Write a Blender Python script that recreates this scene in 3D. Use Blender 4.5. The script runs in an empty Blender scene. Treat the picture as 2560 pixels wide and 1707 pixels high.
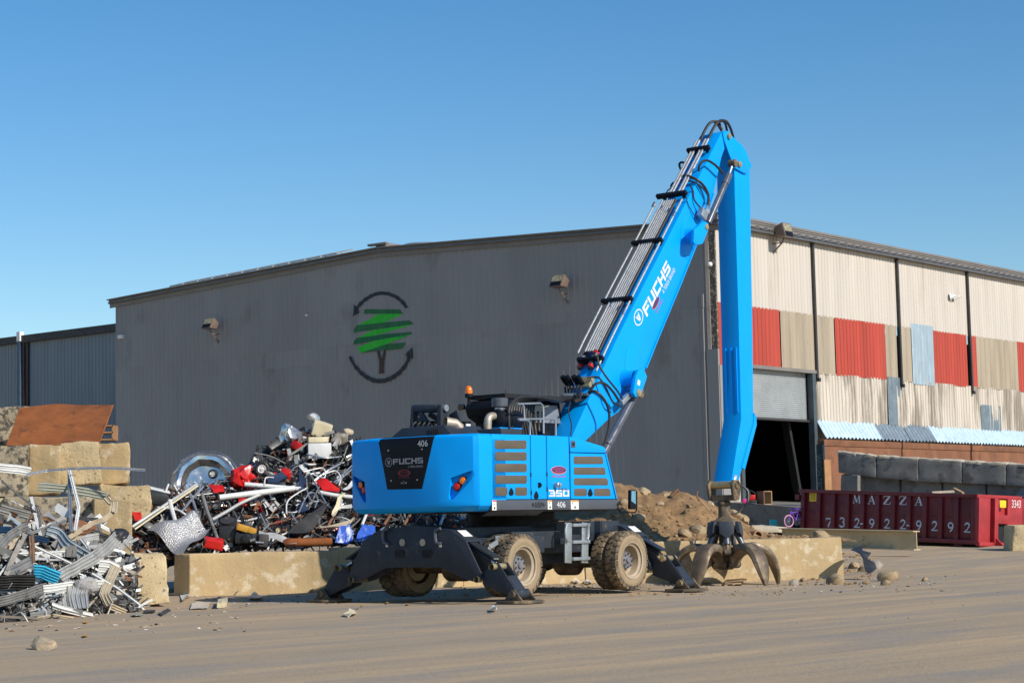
import bpy, bmesh, math, random
from mathutils import Vector, Matrix, noise
R = math.radians
V = Vector
rnd = random.Random(11)
scene = bpy.context.scene
COL = scene.collection
# ------------------------------------------------------------------ camera model (pixels of the 2560x1707 photograph)
F, CX, CY, PITCH, ROLL, H = 4945., 1280., 853.5, R(5.357), R(1.292), 1.25
_cp, _sp, _cr, _sr = math.cos(PITCH), math.sin(PITCH), math.cos(ROLL), math.sin(ROLL)
RM = (Matrix(((_cr, _sr, 0), (-_sr, _cr, 0), (0, 0, 1))) @ Matrix(((1, 0, 0), (0, _cp, _sp), (0, -_sp, _cp)))
      @ Matrix(((1, 0, 0), (0, 0, -1), (0, 1, 0))))
CAMP = V((0, 0, H))
def ray(px, py):
    return RM.transposed() @ V(((px - CX) / F, (py - CY) / F, 1))
def onplane(px, py, p0, n):
    d = ray(px, py)
    return CAMP + d * ((V(p0) - CAMP).dot(V(n)) / d.dot(V(n)))
def G(px, py, z=0.):
    return onplane(px, py, (0, 0, z), (0, 0, 1))
def D(px, py, Y):
    return onplane(px, py, (0, Y, 0), (0, 1, 0))
class Frame:
    """A yawed frame on the ground: local x runs away to the right, local y away to the left."""
    def __init__(s, o, yaw):
        s.yaw = R(yaw); s.o = V((o[0], o[1], 0)); s.u = V((math.sin(s.yaw), math.cos(s.yaw), 0)); s.w = V((-math.cos(s.yaw), math.sin(s.yaw), 0))
        s.rz = math.pi / 2 - s.yaw
    def W(s, p): return s.o + s.u * p[0] + s.w * p[1] + V((0, 0, p[2]))
    def L(s, p): q = V(p) - s.o; return V((q.dot(s.u), q.dot(s.w), p[2]))
    def Y(s, px, py, y): return s.L(onplane(px, py, s.o + s.w * y, s.w))
    def X(s, px, py, x): return s.L(onplane(px, py, s.o + s.u * x, s.u))
# ------------------------------------------------------------------ mesh builder
class MB:
    def __init__(s): s.v = []; s.f = []; s.m = []; s.mi = 0
    def add(s, vs, fs, mi=None):
        b = len(s.v); s.v += [V(p) for p in vs]
        for f in fs: s.f.append([i + b for i in f]); s.m.append(s.mi if mi is None else mi)
        return s
    def box(s, c, d, rot=None, mi=None):
        c = V(c); h = V(d) / 2
        vs = [V((x * h.x, y * h.y, z * h.z)) for x in (-1, 1) for y in (-1, 1) for z in (-1, 1)]
        if rot is not None: vs = [rot @ p for p in vs]
        return s.add([p + c for p in vs], [(0, 1, 3, 2), (4, 6, 7, 5), (0, 4, 5, 1), (2, 3, 7, 6), (0, 2, 6, 4), (1, 5, 7, 3)], mi)
    def bar(s, a, b, w, t, up=(0, 0, 1), mi=None):
        a, b = V(a), V(b); x = (b - a); L = x.length; x.normalize(); y = V(up).cross(x)
        if y.length < 1e-4: y = V((0, 1, 0)).cross(x)
        y.normalize(); z = x.cross(y)
        return s.box((a + b) / 2, (L, w, t), Matrix((x, y, z)).transposed(), mi)
    def prism(s, pts, off, mi=None):
        n = len(pts); off = V(off); a = [V(p) for p in pts]
        nrm = V((0, 0, 0))
        for i in range(n): nrm += (a[i] - a[0]).cross(a[(i + 1) % n] - a[0])
        if nrm.dot(off) > 0: a.reverse()
        return s.add(a + [p + off for p in a], [list(range(n)), list(range(2 * n - 1, n - 1, -1))] + [(i, n + i, n + (i + 1) % n, (i + 1) % n) for i in range(n)], mi)
    def poly(s, pts, mi=None): return s.add(pts, [list(range(len(pts)))], mi)
    def tube(s, pts, r, n=8, mi=None, cap=True, closed=False):
        pts = [V(p) for p in pts]; rs = r if isinstance(r, (list, tuple)) else [r] * len(pts); vs = []; k = len(pts); up = None
        for i, p in enumerate(pts):
            if closed: t = pts[(i + 1) % k] - pts[i - 1]
            else: t = (pts[min(i + 1, k - 1)] - pts[max(i - 1, 0)])
            t.normalize()
            if up is None: up = V((0, 0, 1)) if abs(t.z) < .9 else V((1, 0, 0))
            x = up - t * up.dot(t)
            if x.length < 1e-3: x = t.orthogonal()
            x.normalize(); up = x; y = t.cross(x)
            vs += [p + (x * math.cos(q * 2 * math.pi / n) + y * math.sin(q * 2 * math.pi / n)) * rs[i] for q in range(n)]
        fs = []
        for i in range(k if closed else k - 1):
            j = (i + 1) % k
            fs += [(i * n + q, i * n + (q + 1) % n, j * n + (q + 1) % n, j * n + q) for q in range(n)]
        if cap and not closed: fs += [list(range(n - 1, -1, -1)), list(range((k - 1) * n, k * n))]
        return s.add(vs, fs, mi)
    def lathe(s, prof, c, ax, n=24, mi=None):
        """prof: (radius, distance along axis)"""
        c = V(c); ax = V(ax).normalized(); x = ax.orthogonal().normalized(); y = ax.cross(x); vs = []; k = len(prof)
        for r, h in prof:
            vs += [c + ax * h + (x * math.cos(q * 2 * math.pi / n) + y * math.sin(q * 2 * math.pi / n)) * max(r, 1e-4) for q in range(n)]
        fs = [(i * n + q, i * n + (q + 1) % n, (i + 1) * n + (q + 1) % n, (i + 1) * n + q) for i in range(k - 1) for q in range(n)]
        return s.add(vs, fs, mi)
    def cyl(s, a, b, r, n=16, mi=None): return s.tube([a, b], r, n, mi)
    def grid(s, P, mi=None):
        nx, ny = len(P), len(P[0])
        return s.add([p for row in P for p in row], [(i * ny + j, (i + 1) * ny + j, (i + 1) * ny + j + 1, i * ny + j + 1) for i in range(nx - 1) for j in range(ny - 1)], mi)
    def build(s, name, mats, parent=None, bevel=0., smooth=38, world=False, seg=2, normals=True):
        if not isinstance(mats, (list, tuple)): mats = [mats]
        vs = s.v; loc = V((0, 0, 0))
        if parent is not None and world:
            inv = (Matrix.Translation(parent.location) @ parent.rotation_euler.to_matrix().to_4x4()).inverted(); vs = [inv @ p for p in vs]
        if parent is None:
            lo = V((min(p.x for p in vs), min(p.y for p in vs), min(p.z for p in vs))); hi = V((max(p.x for p in vs), max(p.y for p in vs), 0))
            loc = V(((lo.x + hi.x) / 2, (lo.y + hi.y) / 2, lo.z)); vs = [p - loc for p in vs]
        me = bpy.data.meshes.new(name); me.from_pydata([tuple(p) for p in vs], [], s.f)
        for m in mats: me.materials.append(m)
        me.polygons.foreach_set('material_index', s.m)
        bm = bmesh.new(); bm.from_mesh(me)
        if normals: bmesh.ops.recalc_face_normals(bm, faces=bm.faces)
        if bevel:
            es = [e for e in bm.edges if len(e.link_faces) == 2 and e.calc_face_angle(0) > R(28)]
            bmesh.ops.bevel(bm, geom=es, offset=bevel, segments=seg, affect='EDGES', clamp_overlap=True, profile=.6)
        bm.to_mesh(me); bm.free()
        if smooth: me.shade_smooth(); me.set_sharp_from_angle(angle=R(smooth))
        o = bpy.data.objects.new(name, me); COL.objects.link(o); o.location = loc
        if parent is not None: o.parent = parent
        return o
def tag(o, label=None, cat=None, group=None, kind=None):
    if label: o['label'] = label
    if cat: o['category'] = cat
    if group: o['group'] = group
    if kind: o['kind'] = kind
    return o
def thing(name, label, cat, loc=(0, 0, 0), rz=0., group=None):
    o = bpy.data.objects.new(name, None); COL.objects.link(o); o.location = V(loc); o.rotation_euler = (0, 0, rz); o.empty_display_size = .3
    return tag(o, label, cat, group)
def dup(root, loc=None, rz=None, label=None):
    r = root.copy(); COL.objects.link(r)
    if loc is not None: r.location = V(loc)
    if rz is not None: r.rotation_euler = (0, 0, rz)
    if label: r['label'] = label
    for ch in list(root.children):
        c = ch.copy(); COL.objects.link(c); c.parent = r
        for g in list(ch.children):
            d = g.copy(); COL.objects.link(d); d.parent = c
    return r
# ------------------------------------------------------------------ materials
def lin(c):
    return tuple((x / 12.92 if x <= .04045 else ((x + .055) / 1.055) ** 2.4) for x in c)
MATS = {}
def mat(name, col, rough=.6, metal=0., var=.15, scale=2., stretch=(1, 1, 1), bump=0., bscale=25., spots=None, scol=(0, 0, 0), sscale=6., samt=.5, sstretch=(1, 1, 1), spec=.5, coat=0.,
        wave=None, svar=.04, pits=None):
    """spots = threshold 0..1 (higher = fewer) of a second colour with a shape of its own (rust, dust, stains)"""
    if name in MATS: return MATS[name]
    m = bpy.data.materials.new(name); m.use_nodes = True; N = m.node_tree.nodes; K = m.node_tree.links
    b = N['Principled BSDF']; b.inputs['Roughness'].default_value = rough; b.inputs['Metallic'].default_value = metal
    b.inputs['Specular IOR Level'].default_value = spec
    if coat: b.inputs['Coat Weight'].default_value = coat; b.inputs['Coat Roughness'].default_value = .12
    tc = N.new('ShaderNodeTexCoord'); oi = N.new('ShaderNodeObjectInfo'); ad = N.new('ShaderNodeVectorMath'); ad.operation = 'ADD'
    mu = N.new('ShaderNodeMath'); mu.operation = 'MULTIPLY'; mu.inputs[1].default_value = 61.
    K.new(oi.outputs['Random'], mu.inputs[0]); K.new(tc.outputs['Object'], ad.inputs[0]); K.new(mu.outputs[0], ad.inputs[1])
    def nz(sc, st, det=6, rg=.6):
        mp = N.new('ShaderNodeMapping'); mp.inputs['Scale'].default_value = st; K.new(ad.outputs[0], mp.inputs['Vector'])
        t = N.new('ShaderNodeTexNoise'); t.inputs['Scale'].default_value = sc; t.inputs['Detail'].default_value = det; t.inputs['Roughness'].default_value = rg
        K.new(mp.outputs[0], t.inputs['Vector']); return t
    n1 = nz(scale, stretch); rp = N.new('ShaderNodeValToRGB'); K.new(n1.outputs['Fac'], rp.inputs[0])
    rp.color_ramp.elements[0].position = .3; rp.color_ramp.elements[1].position = .7
    rp.color_ramp.elements[0].color = (*[c * (1 - var) for c in col], 1); rp.color_ramp.elements[1].color = (*[min(c * (1 + var), 1) for c in col], 1)
    out = rp.outputs[0]
    if spots is not None:
        n2 = nz(sscale, sstretch, 8, .65); r2 = N.new('ShaderNodeValToRGB'); K.new(n2.outputs['Fac'], r2.inputs[0])
        r2.color_ramp.elements[0].position = spots; r2.color_ramp.elements[1].position = min(spots + .1, 1)
        r2.color_ramp.elements[0].color = (0, 0, 0, 1); r2.color_ramp.elements[1].color = (samt, samt, samt, 1)
        mx = N.new('ShaderNodeMix'); mx.data_type = 'RGBA'; K.new(r2.outputs[0], mx.inputs[0]); K.new(out, mx.inputs[6]); mx.inputs[7].default_value = (*scol, 1)
        out = mx.outputs[2]
    if pits:   # (scale, threshold, colour): small dark holes
        n5 = nz(pits[0], (1, 1, 1), 3, .7); r5_ = N.new('ShaderNodeValToRGB'); K.new(n5.outputs['Fac'], r5_.inputs[0]); r5_.color_ramp.elements[0].position = pits[1]; r5_.color_ramp.elements[1].position = pits[1] + .05
        r5_.color_ramp.elements[0].color = (0, 0, 0, 1); r5_.color_ramp.elements[1].color = (.8, .8, .8, 1); m5 = N.new('ShaderNodeMix'); m5.data_type = 'RGBA'; K.new(r5_.outputs[0], m5.inputs[0]); K.new(out, m5.inputs[6]); m5.inputs[7].default_value = (*pits[2], 1); out = m5.outputs[2]
    if wave:   # fine repeated lines: (axis, scale, amount)
        wv = N.new('ShaderNodeTexWave'); wv.bands_direction = wave[0]; wv.inputs['Scale'].default_value = wave[1]; K.new(tc.outputs['Object'], wv.inputs['Vector'])
        mw = N.new('ShaderNodeMix'); mw.data_type = 'RGBA'; mw.blend_type = 'MULTIPLY'; mw.inputs[0].default_value = wave[2]; K.new(out, mw.inputs[6]); K.new(wv.outputs['Color'], mw.inputs[7]); out = mw.outputs[2]
    K.new(out, b.inputs['Base Color'])
    n3 = nz(scale * 3.1, stretch, 4); mr = N.new('ShaderNodeMapRange'); mr.inputs[1].default_value = .3; mr.inputs[2].default_value = .7
    mr.inputs[3].default_value = max(rough - .12, .03); mr.inputs[4].default_value = min(rough + .12, 1); K.new(n3.outputs['Fac'], mr.inputs[0]); K.new(mr.outputs[0], b.inputs['Roughness'])
    if bump:
        n4 = nz(bscale, (1, 1, 1), 6, .65); bp = N.new('ShaderNodeBump'); bp.inputs['Strength'].default_value = min(bump, 1); bp.inputs['Distance'].default_value = .02 if bump <= 1 else .02 * bump
        K.new(n4.outputs['Fac'], bp.inputs['Height']); K.new(bp.outputs[0], b.inputs['Normal'])
    MATS[name] = m
    return m
DUST = (.36, .27, .17)
mt_blue = mat('blue_paint', (.0, .335, .90), .42, var=.04, scale=1.2, spec=.2)
mt_navy = mat('dark_paint', (.026, .031, .040), .42, var=.2, scale=2., spots=.6, scol=(.16, .13, .09), sscale=3., samt=.35)
mt_navyd = mat('dusty_dark_paint', (.028, .035, .048), .5, var=.2, scale=2.5, spots=.6, scol=(.22, .17, .11), sscale=7, samt=.4, spec=.3)
mt_skirt = mat('skirt_paint', (.075, .085, .105), .4, var=.08, spots=.66, scol=(.2, .17, .13), samt=.3)
mt_black = mat('black_panel', (.008, .010, .015), .5, var=.1, spec=.15)
mt_gap = mat('panel_gap', (.008, .009, .011), .8)
mt_rubber = mat('hose_rubber', (.022, .021, .020), .5, var=.3, scale=8)
mt_tyre = mat('tyre_rubber', (.085, .068, .048), .9, var=.3, scale=6, spots=.47, scol=(.25, .185, .115), sscale=3.5, samt=.85, bump=.3, bscale=30)
mt_side = mat('dusty_sidewall', (.30, .225, .14), .95, var=.16, scale=5, spots=.6, scol=(.12, .095, .065), sscale=5, samt=.5, bump=.15)
mt_rim = mat('dusty_rim', (.40, .32, .225), .8, var=.15, scale=5, spots=.63, scol=(.17, .075, .04), sscale=7, samt=.5)
mt_hub = mat('hub_grey', (.16, .17, .19), .6, var=.2, scale=6, spots=.55, scol=(.16, .08, .04), sscale=9, samt=.7)
mt_chrome = mat('bright_steel', (.78, .78, .78), .22, 1., var=.06)
mt_pipe = mat('galvanised_pipe', (.46, .47, .47), .38, .5, var=.08, scale=6)
mt_galv = mat('galvanised_steel', (.42, .45, .47), .45, .75, var=.15, scale=6)
mt_cyl = mat('cylinder_grey', (.12, .13, .16), .3, .35, var=.08, spots=.7, scol=(.2, .1, .05), sscale=9, samt=.5)
mt_brass = mat('pin_zinc', (.50, .40, .22), .42, .6, var=.2, scale=9)
mt_white = mat('white_lettering', (.72, .73, .74), .5, var=.04)
mt_greyl = mat('grey_lettering', (.30, .31, .33), .5, var=.04)
mt_orange = mat('orange_lens', (.85, .19, .008), .15, var=.1, scale=30)
mt_red = mat('red_lens', (.48, .012, .010), .15, var=.1, scale=30)
mt_mesh = mat('vent_mesh', (.135, .11, .08), .65, var=.16, scale=3, stretch=(1, 1, 3), wave=('Z', 18., .45))
mt_glass = mat('dark_glass', (.02, .025, .03), .06, spec=.8)
mt_mud = mat('muddy_steel', (.10, .08, .055), .7, .2, var=.35, scale=5, spots=.5, scol=(.27, .19, .11), sscale=4, samt=.8, bump=.2)
mt_tine = mat('worn_tine_steel', (.15, .11, .072), .5, .35, var=.3, scale=4, spots=.52, scol=(.32, .24, .15), sscale=3, samt=.7)
mt_sticker = mat('label_white', (.75, .75, .72), .5, var=.05)
mt_storange = mat('label_orange', (.85, .30, .02), .5)
mt_exh = mat('exhaust_steel', (.44, .37, .29), .5, .5, var=.2, spots=.6, scol=(.2, .1, .05), samt=.5)
mt_navyblue = mat('decal_navy', (.05, .04, .14), .5)
mt_decalo = mat('decal_orange', (.80, .16, .03), .5)
mt_pink = mat('decal_pink', (.62, .05, .12), .5)
mt_decalr = mat('decal_dark_red', (.22, .02, .03), .5)
# ------------------------------------------------------------------ lettering
def text_polys(s):
    c = bpy.data.curves.new('t', 'FONT'); c.body = s; c.resolution_u = 3; o = bpy.data.objects.new('t', c); COL.objects.link(o)
    dg = bpy.context.evaluated_depsgraph_get(); me = bpy.data.meshes.new_from_object(o.evaluated_get(dg))
    vs = [V(v.co) for v in me.vertices]; fs = [list(p.vertices) for p in me.polygons]
    bpy.data.objects.remove(o); bpy.data.curves.remove(c); bpy.data.meshes.remove(me)
    x0 = min(v.x for v in vs); x1 = max(v.x for v in vs); y0 = min(v.y for v in vs); y1 = max(v.y for v in vs)
    return [((v.x - x0) / (x1 - x0), (v.y - y0) / (y1 - y0)) for v in vs], fs
BLK = {'F': [(0, 0, .26, 1), (.26, .78, 1, 1), (.26, .38, .88, .6)], 'U': [(0, 0, .26, 1), (.74, 0, 1, 1), (.26, 0, .74, .23)],
       'C': [(0, 0, .26, 1), (.26, .77, 1, 1), (.26, 0, 1, .23)], 'H': [(0, 0, .26, 1), (.74, 0, 1, 1), (.26, .39, .74, .62)],
       'S': [(0, .79, 1, 1), (0, .6, .26, .79), (0, .4, 1, .6), (.74, .21, 1, .4), (0, 0, 1, .21)],
       '3': [(0, .79, 1, 1), (.74, .6, 1, .79), (.2, .4, 1, .6), (.74, .21, 1, .4), (0, 0, 1, .21)],
       '0': [(0, 0, .26, 1), (.74, 0, 1, 1), (.26, .79, .74, 1), (.26, 0, .74, .21)]}
BLK['5'] = BLK['S']
def stroke(pts, w):
    """2-D quads along a polyline, w = width or list of widths"""
    n = len(pts); ws = w if isinstance(w, (list, tuple)) else [w] * n; L = []; Rr = []
    for i, (x, y) in enumerate(pts):
        ax, ay = pts[max(i - 1, 0)]; bx, by = pts[min(i + 1, n - 1)]; d = math.hypot(bx - ax, by - ay) or 1; nx, ny = -(by - ay) / d, (bx - ax) / d
        L.append((x + nx * ws[i] / 2, y + ny * ws[i] / 2)); Rr.append((x - nx * ws[i] / 2, y - ny * ws[i] / 2))
    return [[Rr[i], Rr[i + 1], L[i + 1], L[i]] for i in range(n - 1)]
def arc(cx, cy, rx, ry, a0, a1, n=12): return [(cx + rx * math.cos(R(a0 + (a1 - a0) * i / n)), cy + ry * math.sin(R(a0 + (a1 - a0) * i / n))) for i in range(n + 1)]
def glyph_polys(s):
    out = []; x = 0
    for ch in s:
        if ch in BLK: out += [[(x + a, b), (x + c, b), (x + c, d), (x + a, d)] for a, b, c, d in BLK[ch]]
        x += 1.13
    k = x - .13
    return [[(p[0] / k, p[1]) for p in q] for q in out]
SERIF = {
    'M': stroke([(.12, .05), (.2, .95)], .06) + stroke([(.2, .97), (.5, .1)], .16) + stroke([(.5, .1), (.8, .97)], .07) + stroke([(.8, .97), (.87, .05)], .16) + stroke([(.0, .03), (.24, .03)], .06) + stroke([(.74, .03), (1, .03)], .06),
    'A': stroke([(.5, 1), (.14, .05)], .07) + stroke([(.48, 1), (.84, .05)], .2) + stroke([(.26, .36), (.66, .36)], .07) + stroke([(.0, .03), (.3, .03)], .06) + stroke([(.64, .03), (1, .03)], .06),
    'Z': stroke([(.1, .96), (.95, .96)], .08) + stroke([(.84, .92), (.14, .08)], .22) + stroke([(.05, .04), (.9, .04)], .08) + stroke([(.1, .96), (.06, .72)], .07) + stroke([(.9, .04), (.96, .3)], .07),
    '7': stroke([(.06, .93), (.94, .93)], .14) + stroke([(.88, .86), (.6, .45), (.42, 0)], [.1, .17, .22]) + stroke([(.1, .9), (.06, .7)], .07),
    '3': stroke([(.12, .82)] + arc(.46, .76, .32, .22, 150, -70, 12), [.12] * 2 + [.16] * 12) + stroke(arc(.44, .28, .38, .26, 75, -160, 14), [.1] + [.2] * 12 + [.12] * 2),
    '2': stroke([(.12, .72)] + arc(.46, .74, .3, .23, 170, -20, 10) + [(.5, .32), (.1, .06)], [.1] * 3 + [.18] * 8 + [.16, .12, .1]) + stroke([(.06, .06), (.94, .06)], .13),
    '9': stroke(arc(.46, .7, .3, .27, 0, 360, 18), .16) + stroke(arc(.2, .66, .6, .62, 8, -70, 10), [.16] * 11),
    '-': stroke([(.05, .45), (.95, .45)], .13)}
def put(parent, name, m, polys, o, ex, ey, w, h, shear=0., off=.003, vf=None):
    """lay 2-D polys (unit box) on a plane: o origin, ex / ey unit vectors, sits off in front"""
    o, ex, ey = V(o), V(ex).normalized(), V(ey).normalized(); n = ex.cross(ey); b = MB()
    tr = lambda p: o + ex * (p[0] * w + shear * p[1] * h) + ey * (p[1] * h) + n * off
    if vf: b.add([tr(p) for p in vf[0]], vf[1])
    for i, q in enumerate(polys or []):
        if vf is None and len(polys) > 1: pass
        b.poly([tr(p) + n * (.0004 * (i % 7)) for p in q])
    return b.build(name, m, parent, smooth=0, normals=False)
# ------------------------------------------------------------------ camera, sun, sky
cd = bpy.data.cameras.new('camera'); cam = bpy.data.objects.new('camera', cd); COL.objects.link(cam); scene.camera = cam
cd.sensor_width = 36; cd.lens = F / 2560 * 36; cd.clip_end = 3000; cd.clip_start = .1
r0, r1, r2 = V(RM[0]), V(RM[1]), V(RM[2])
cam.matrix_world = Matrix(((r0.x, -r1.x, -r2.x, 0), (r0.y, -r1.y, -r2.y, 0), (r0.z, -r1.z, -r2.z, H), (0, 0, 0, 1)))
SEL = 33.
sh = V((.764, -.645, 0)).normalized(); sdir = sh * math.cos(R(SEL)) + V((0, 0, math.sin(R(SEL))))
sl = bpy.data.lights.new('sun', 'SUN'); sl.energy = 4.7; sl.angle = R(.53); sl.color = (1, .93, .82); so = bpy.data.objects.new('sun', sl); COL.objects.link(so)
so.rotation_euler = sdir.to_track_quat('Z', 'Y').to_euler(); so.location = (20, -20, 30)
wd = bpy.data.worlds.new('World'); scene.world = wd; wd.use_nodes = True; wn = wd.node_tree.nodes
sky = wn.new('ShaderNodeTexSky'); sky.sky_type = 'NISHITA'; sky.sun_disc = False; sky.sun_elevation = R(SEL); sky.sun_rotation = math.atan2(sh.x, sh.y)
sky.air_density = 1.0; sky.dust_density = .25; sky.ozone_density = 2.6; sky.altitude = 0
hs = wn.new('ShaderNodeHueSaturation'); hs.inputs['Saturation'].default_value = 1.33; wd.node_tree.links.new(sky.outputs[0], hs.inputs['Color']); wd.node_tree.links.new(hs.outputs[0], wn['Background'].inputs[0]); wn['Background'].inputs[1].default_value = .126
vs_ = scene.view_settings; vs_.view_transform = 'Standard'; vs_.look = 'None'; vs_.exposure = 0.; vs_.gamma = 1
# ------------------------------------------------------------------ ground
def sst(a, b, x): t = min(max((x - a) / (b - a), 0), 1); return t * t * (3 - 2 * t)
def gz(X, Y):
    z = 0.
    if Y > 44: z += .018 * (min(Y, 58) - 44)
    if Y > 58: z += .037 * (min(Y, 80) - 58)
    z -= .11 * math.exp(-((X - 4.6) / 2.6) ** 2 - ((Y - 41.3) / 1.7) ** 2)
    k = max(0, 1 - abs(Y - 34) / 40)
    z += k * (.020 * noise.noise(V((X * .35, Y * .35, 0))) + .012 * noise.noise(V((X * 1.3, Y * 1.3, 3))))
    if X < 6: z += .07 * sst(36.9, 38.5, Y) * sst(6, 1, X) if X > 1 else .07 * sst(36.9, 38.5, Y)
    if Y > 43: z += sst(43, 47, Y) * .05 * noise.noise(V((X * .5, Y * .5, 5)))
    return z
xs = [-900, -500, -250, -120, -70, -45, -32] + [-26 + .4 * i for i in range(131)] + [30, 38, 50, 70, 120, 250, 500, 900]
ys = [-300, -120, -50, -10, 8, 14] + [18 + .34 * i for i in range(130)] + [64, 67, 70, 74, 78, 82, 90, 110, 150, 250, 500, 1000, 1800]
g = MB(); g.grid([[V((x, y, gz(x, y))) for y in ys] for x in xs])
mg = bpy.data.materials.new('dusty_yard'); mg.use_nodes = True; N = mg.node_tree.nodes; K = mg.node_tree.links; b_ = N['Principled BSDF']; b_.inputs['Roughness'].default_value = .95; b_.inputs['Specular IOR Level'].default_value = .2
tc = N.new('ShaderNodeTexCoord')
def gnoise(scale, st, rot, det=6, rg=.6):
    m0 = N.new('ShaderNodeMapping'); m0.inputs['Rotation'].default_value = (0, 0, rot); K.new(tc.outputs['Object'], m0.inputs['Vector']); mp = N.new('ShaderNodeMapping'); mp.inputs['Scale'].default_value = st; K.new(m0.outputs[0], mp.inputs['Vector']); t = N.new('ShaderNodeTexNoise'); t.inputs['Scale'].default_value = scale; t.inputs['Detail'].default_value = det; t.inputs['Roughness'].default_value = rg
    K.new(mp.outputs[0], t.inputs['Vector']); return t.outputs['Fac']
def gmix(f, a, b, lo, hi, mx=1.):
    r = N.new('ShaderNodeMapRange'); r.inputs[1].default_value = lo; r.inputs[2].default_value = hi; r.inputs[4].default_value = mx; K.new(f, r.inputs[0])
    m = N.new('ShaderNodeMix'); m.data_type = 'RGBA'; K.new(r.outputs[0], m.inputs[0])
    for i, c in ((6, a), (7, b)):
        if isinstance(c, tuple): m.inputs[i].default_value = (*c, 1)
        else: K.new(c, m.inputs[i])
    return m.outputs[2]
TR = -R(48)   # wheel tracks run away to the right
c1 = gmix(gnoise(.9, (.10, 1.3, 1), TR, 8, .68), (.345, .272, .19), (.50, .36, .215), .36, .62)
c1 = gmix(gnoise(2.2, (.06, 1.9, 1), TR + .12, 6), c1, (.25, .22, .185), .5, .74, .5)
c1 = gmix(gnoise(.32, (1, 1, 1), 0, 5), c1, (.38, .30, .205), .45, .7, .6)
c1 = gmix(gnoise(.75, (.35, 1, 1), TR, 7, .65), c1, (.275, .25, .22), .48, .66, .7)
c1 = gmix(gnoise(9., (1, 1, 1), 0, 8, .7), c1, (.10, .085, .066), .60, .74, .55)
c1 = gmix(gnoise(28., (1, 1, 1), 0, 4, .7), c1, (.42, .35, .26), .66, .76, .6)
sep = N.new('ShaderNodeSeparateXYZ'); K.new(tc.outputs['Object'], sep.inputs[0]); far = N.new('ShaderNodeMapRange'); far.inputs[1].default_value = 43; far.inputs[2].default_value = 50; K.new(sep.outputs['Y'], far.inputs[0])
dirt = gmix(gnoise(.8, (.25, 1, 1), .1, 8, .7), (.33, .225, .135), (.20, .135, .082), .45, .62); mm = N.new('ShaderNodeMix'); mm.data_type = 'RGBA'; K.new(far.outputs[0], mm.inputs[0]); K.new(c1, mm.inputs[6]); K.new(dirt, mm.inputs[7])
K.new(mm.outputs[2], b_.inputs['Base Color'])
bp = N.new('ShaderNodeBump'); bp.inputs['Strength'].default_value = .55; bp.inputs['Distance'].default_value = .03; K.new(gnoise(14, (1, 1, 1), 0, 8, .7), bp.inputs['Height']); K.new(bp.outputs[0], b_.inputs['Normal'])
go = g.build("ground", mg, smooth=180); tag(go, kind="structure")
# ------------------------------------------------------------------ warehouse
c0 = D(1793, 800, 73.); FB = Frame((c0.x, c0.y), 39.23)
WDT = FB.X(290.5, 880, 0).y; ZL = FB.X(291, 768, 0).z; RG = FB.X(950, 642, 0); ZC = FB.X(1786, 574, 0).z
def ztop(y): return ZC + (RG.z - ZC) * y / RG.y if y < RG.y else RG.z + (ZL - RG.z) * (y - RG.y) / (WDT - RG.y)
ZE = FB.Y(2314, 652, 0).z; ZB1 = FB.Y(2314, 827, 0).z; ZB2 = FB.Y(2314, 958, 0).z; ZFL = 1.9; LEN = 48.
mt_wallg = mat('grey_cladding', (.285, .278, .268), .55, var=.10, scale=.3, stretch=(1, 1, .3), spots=.56, scol=(.185, .172, .16), sscale=.35, samt=.55, sstretch=(1, 1, .6), spec=.35)
mt_wallb = mat('blue_grey_cladding', (.20, .23, .25), .45, var=.07, scale=.5, stretch=(1, 1, .2), spec=.4)
mt_fascia = mat('taupe_trim', (.20, .18, .165), .5, var=.12, scale=1.)
mt_trimd = mat('dark_trim', (.035, .033, .032), .6, var=.2)
mt_cream = mat('cream_cladding', (.56, .51, .45), .65, var=.1, scale=1.6, stretch=(1, 1, .08), spots=.57, scol=(.40, .34, .27), sscale=2.2, samt=.5, sstretch=(1, 1, .07))
mt_creamd = mat('stained_cream_cladding', (.58, .52, .44), .7, var=.16, scale=1.8, stretch=(1, 1, .1), spots=.47, scol=(.22, .18, .14), sscale=1.3, samt=.8, sstretch=(1, 1, .14))
mt_redp = mat('red_cladding', (.43, .055, .032), .6, var=.2, scale=1.5, stretch=(1, 1, .07), spots=.62, scol=(.22, .03, .02), sscale=1.6, samt=.6, sstretch=(1, 1, .06))
mt_tan = mat('weathered_tan_cladding', (.37, .31, .23), .85, var=.2, scale=2.2, stretch=(1, 1, .08), spots=.6, scol=(.2, .17, .13), sscale=9, samt=.5, sstretch=(1, 1, .3))
mt_bgal = mat('blue_galvanised_sheet', (.36, .47, .55), .4, .25, var=.14, scale=3, stretch=(1, 1, .4), spots=.62, scol=(.2, .27, .33), sscale=5, samt=.5)
mt_bgald = mat('dark_galvanised_sheet', (.17, .22, .26), .4, .2, var=.2, scale=3, spots=.6, scol=(.3, .36, .4), sscale=5, samt=.5)
mt_roll = mat('roller_shutter', (.52, .55, .56), .35, .5, var=.08, scale=1)
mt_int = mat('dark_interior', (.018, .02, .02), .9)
mt_concg = mat('dark_concrete', (.17, .155, .135), .9, var=.3, scale=1.2, stretch=(1, 1, .4), spots=.55, scol=(.07, .062, .055), sscale=2.5, samt=.7, bump=.3)
mt_roofm = mat('roof_sheet', (.13, .13, .135), .5, .3, var=.15)
wh = thing('warehouse', 'large grey metal warehouse with green painted tree emblem and patched cream side wall', 'building', FB.o, FB.rz)
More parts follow.
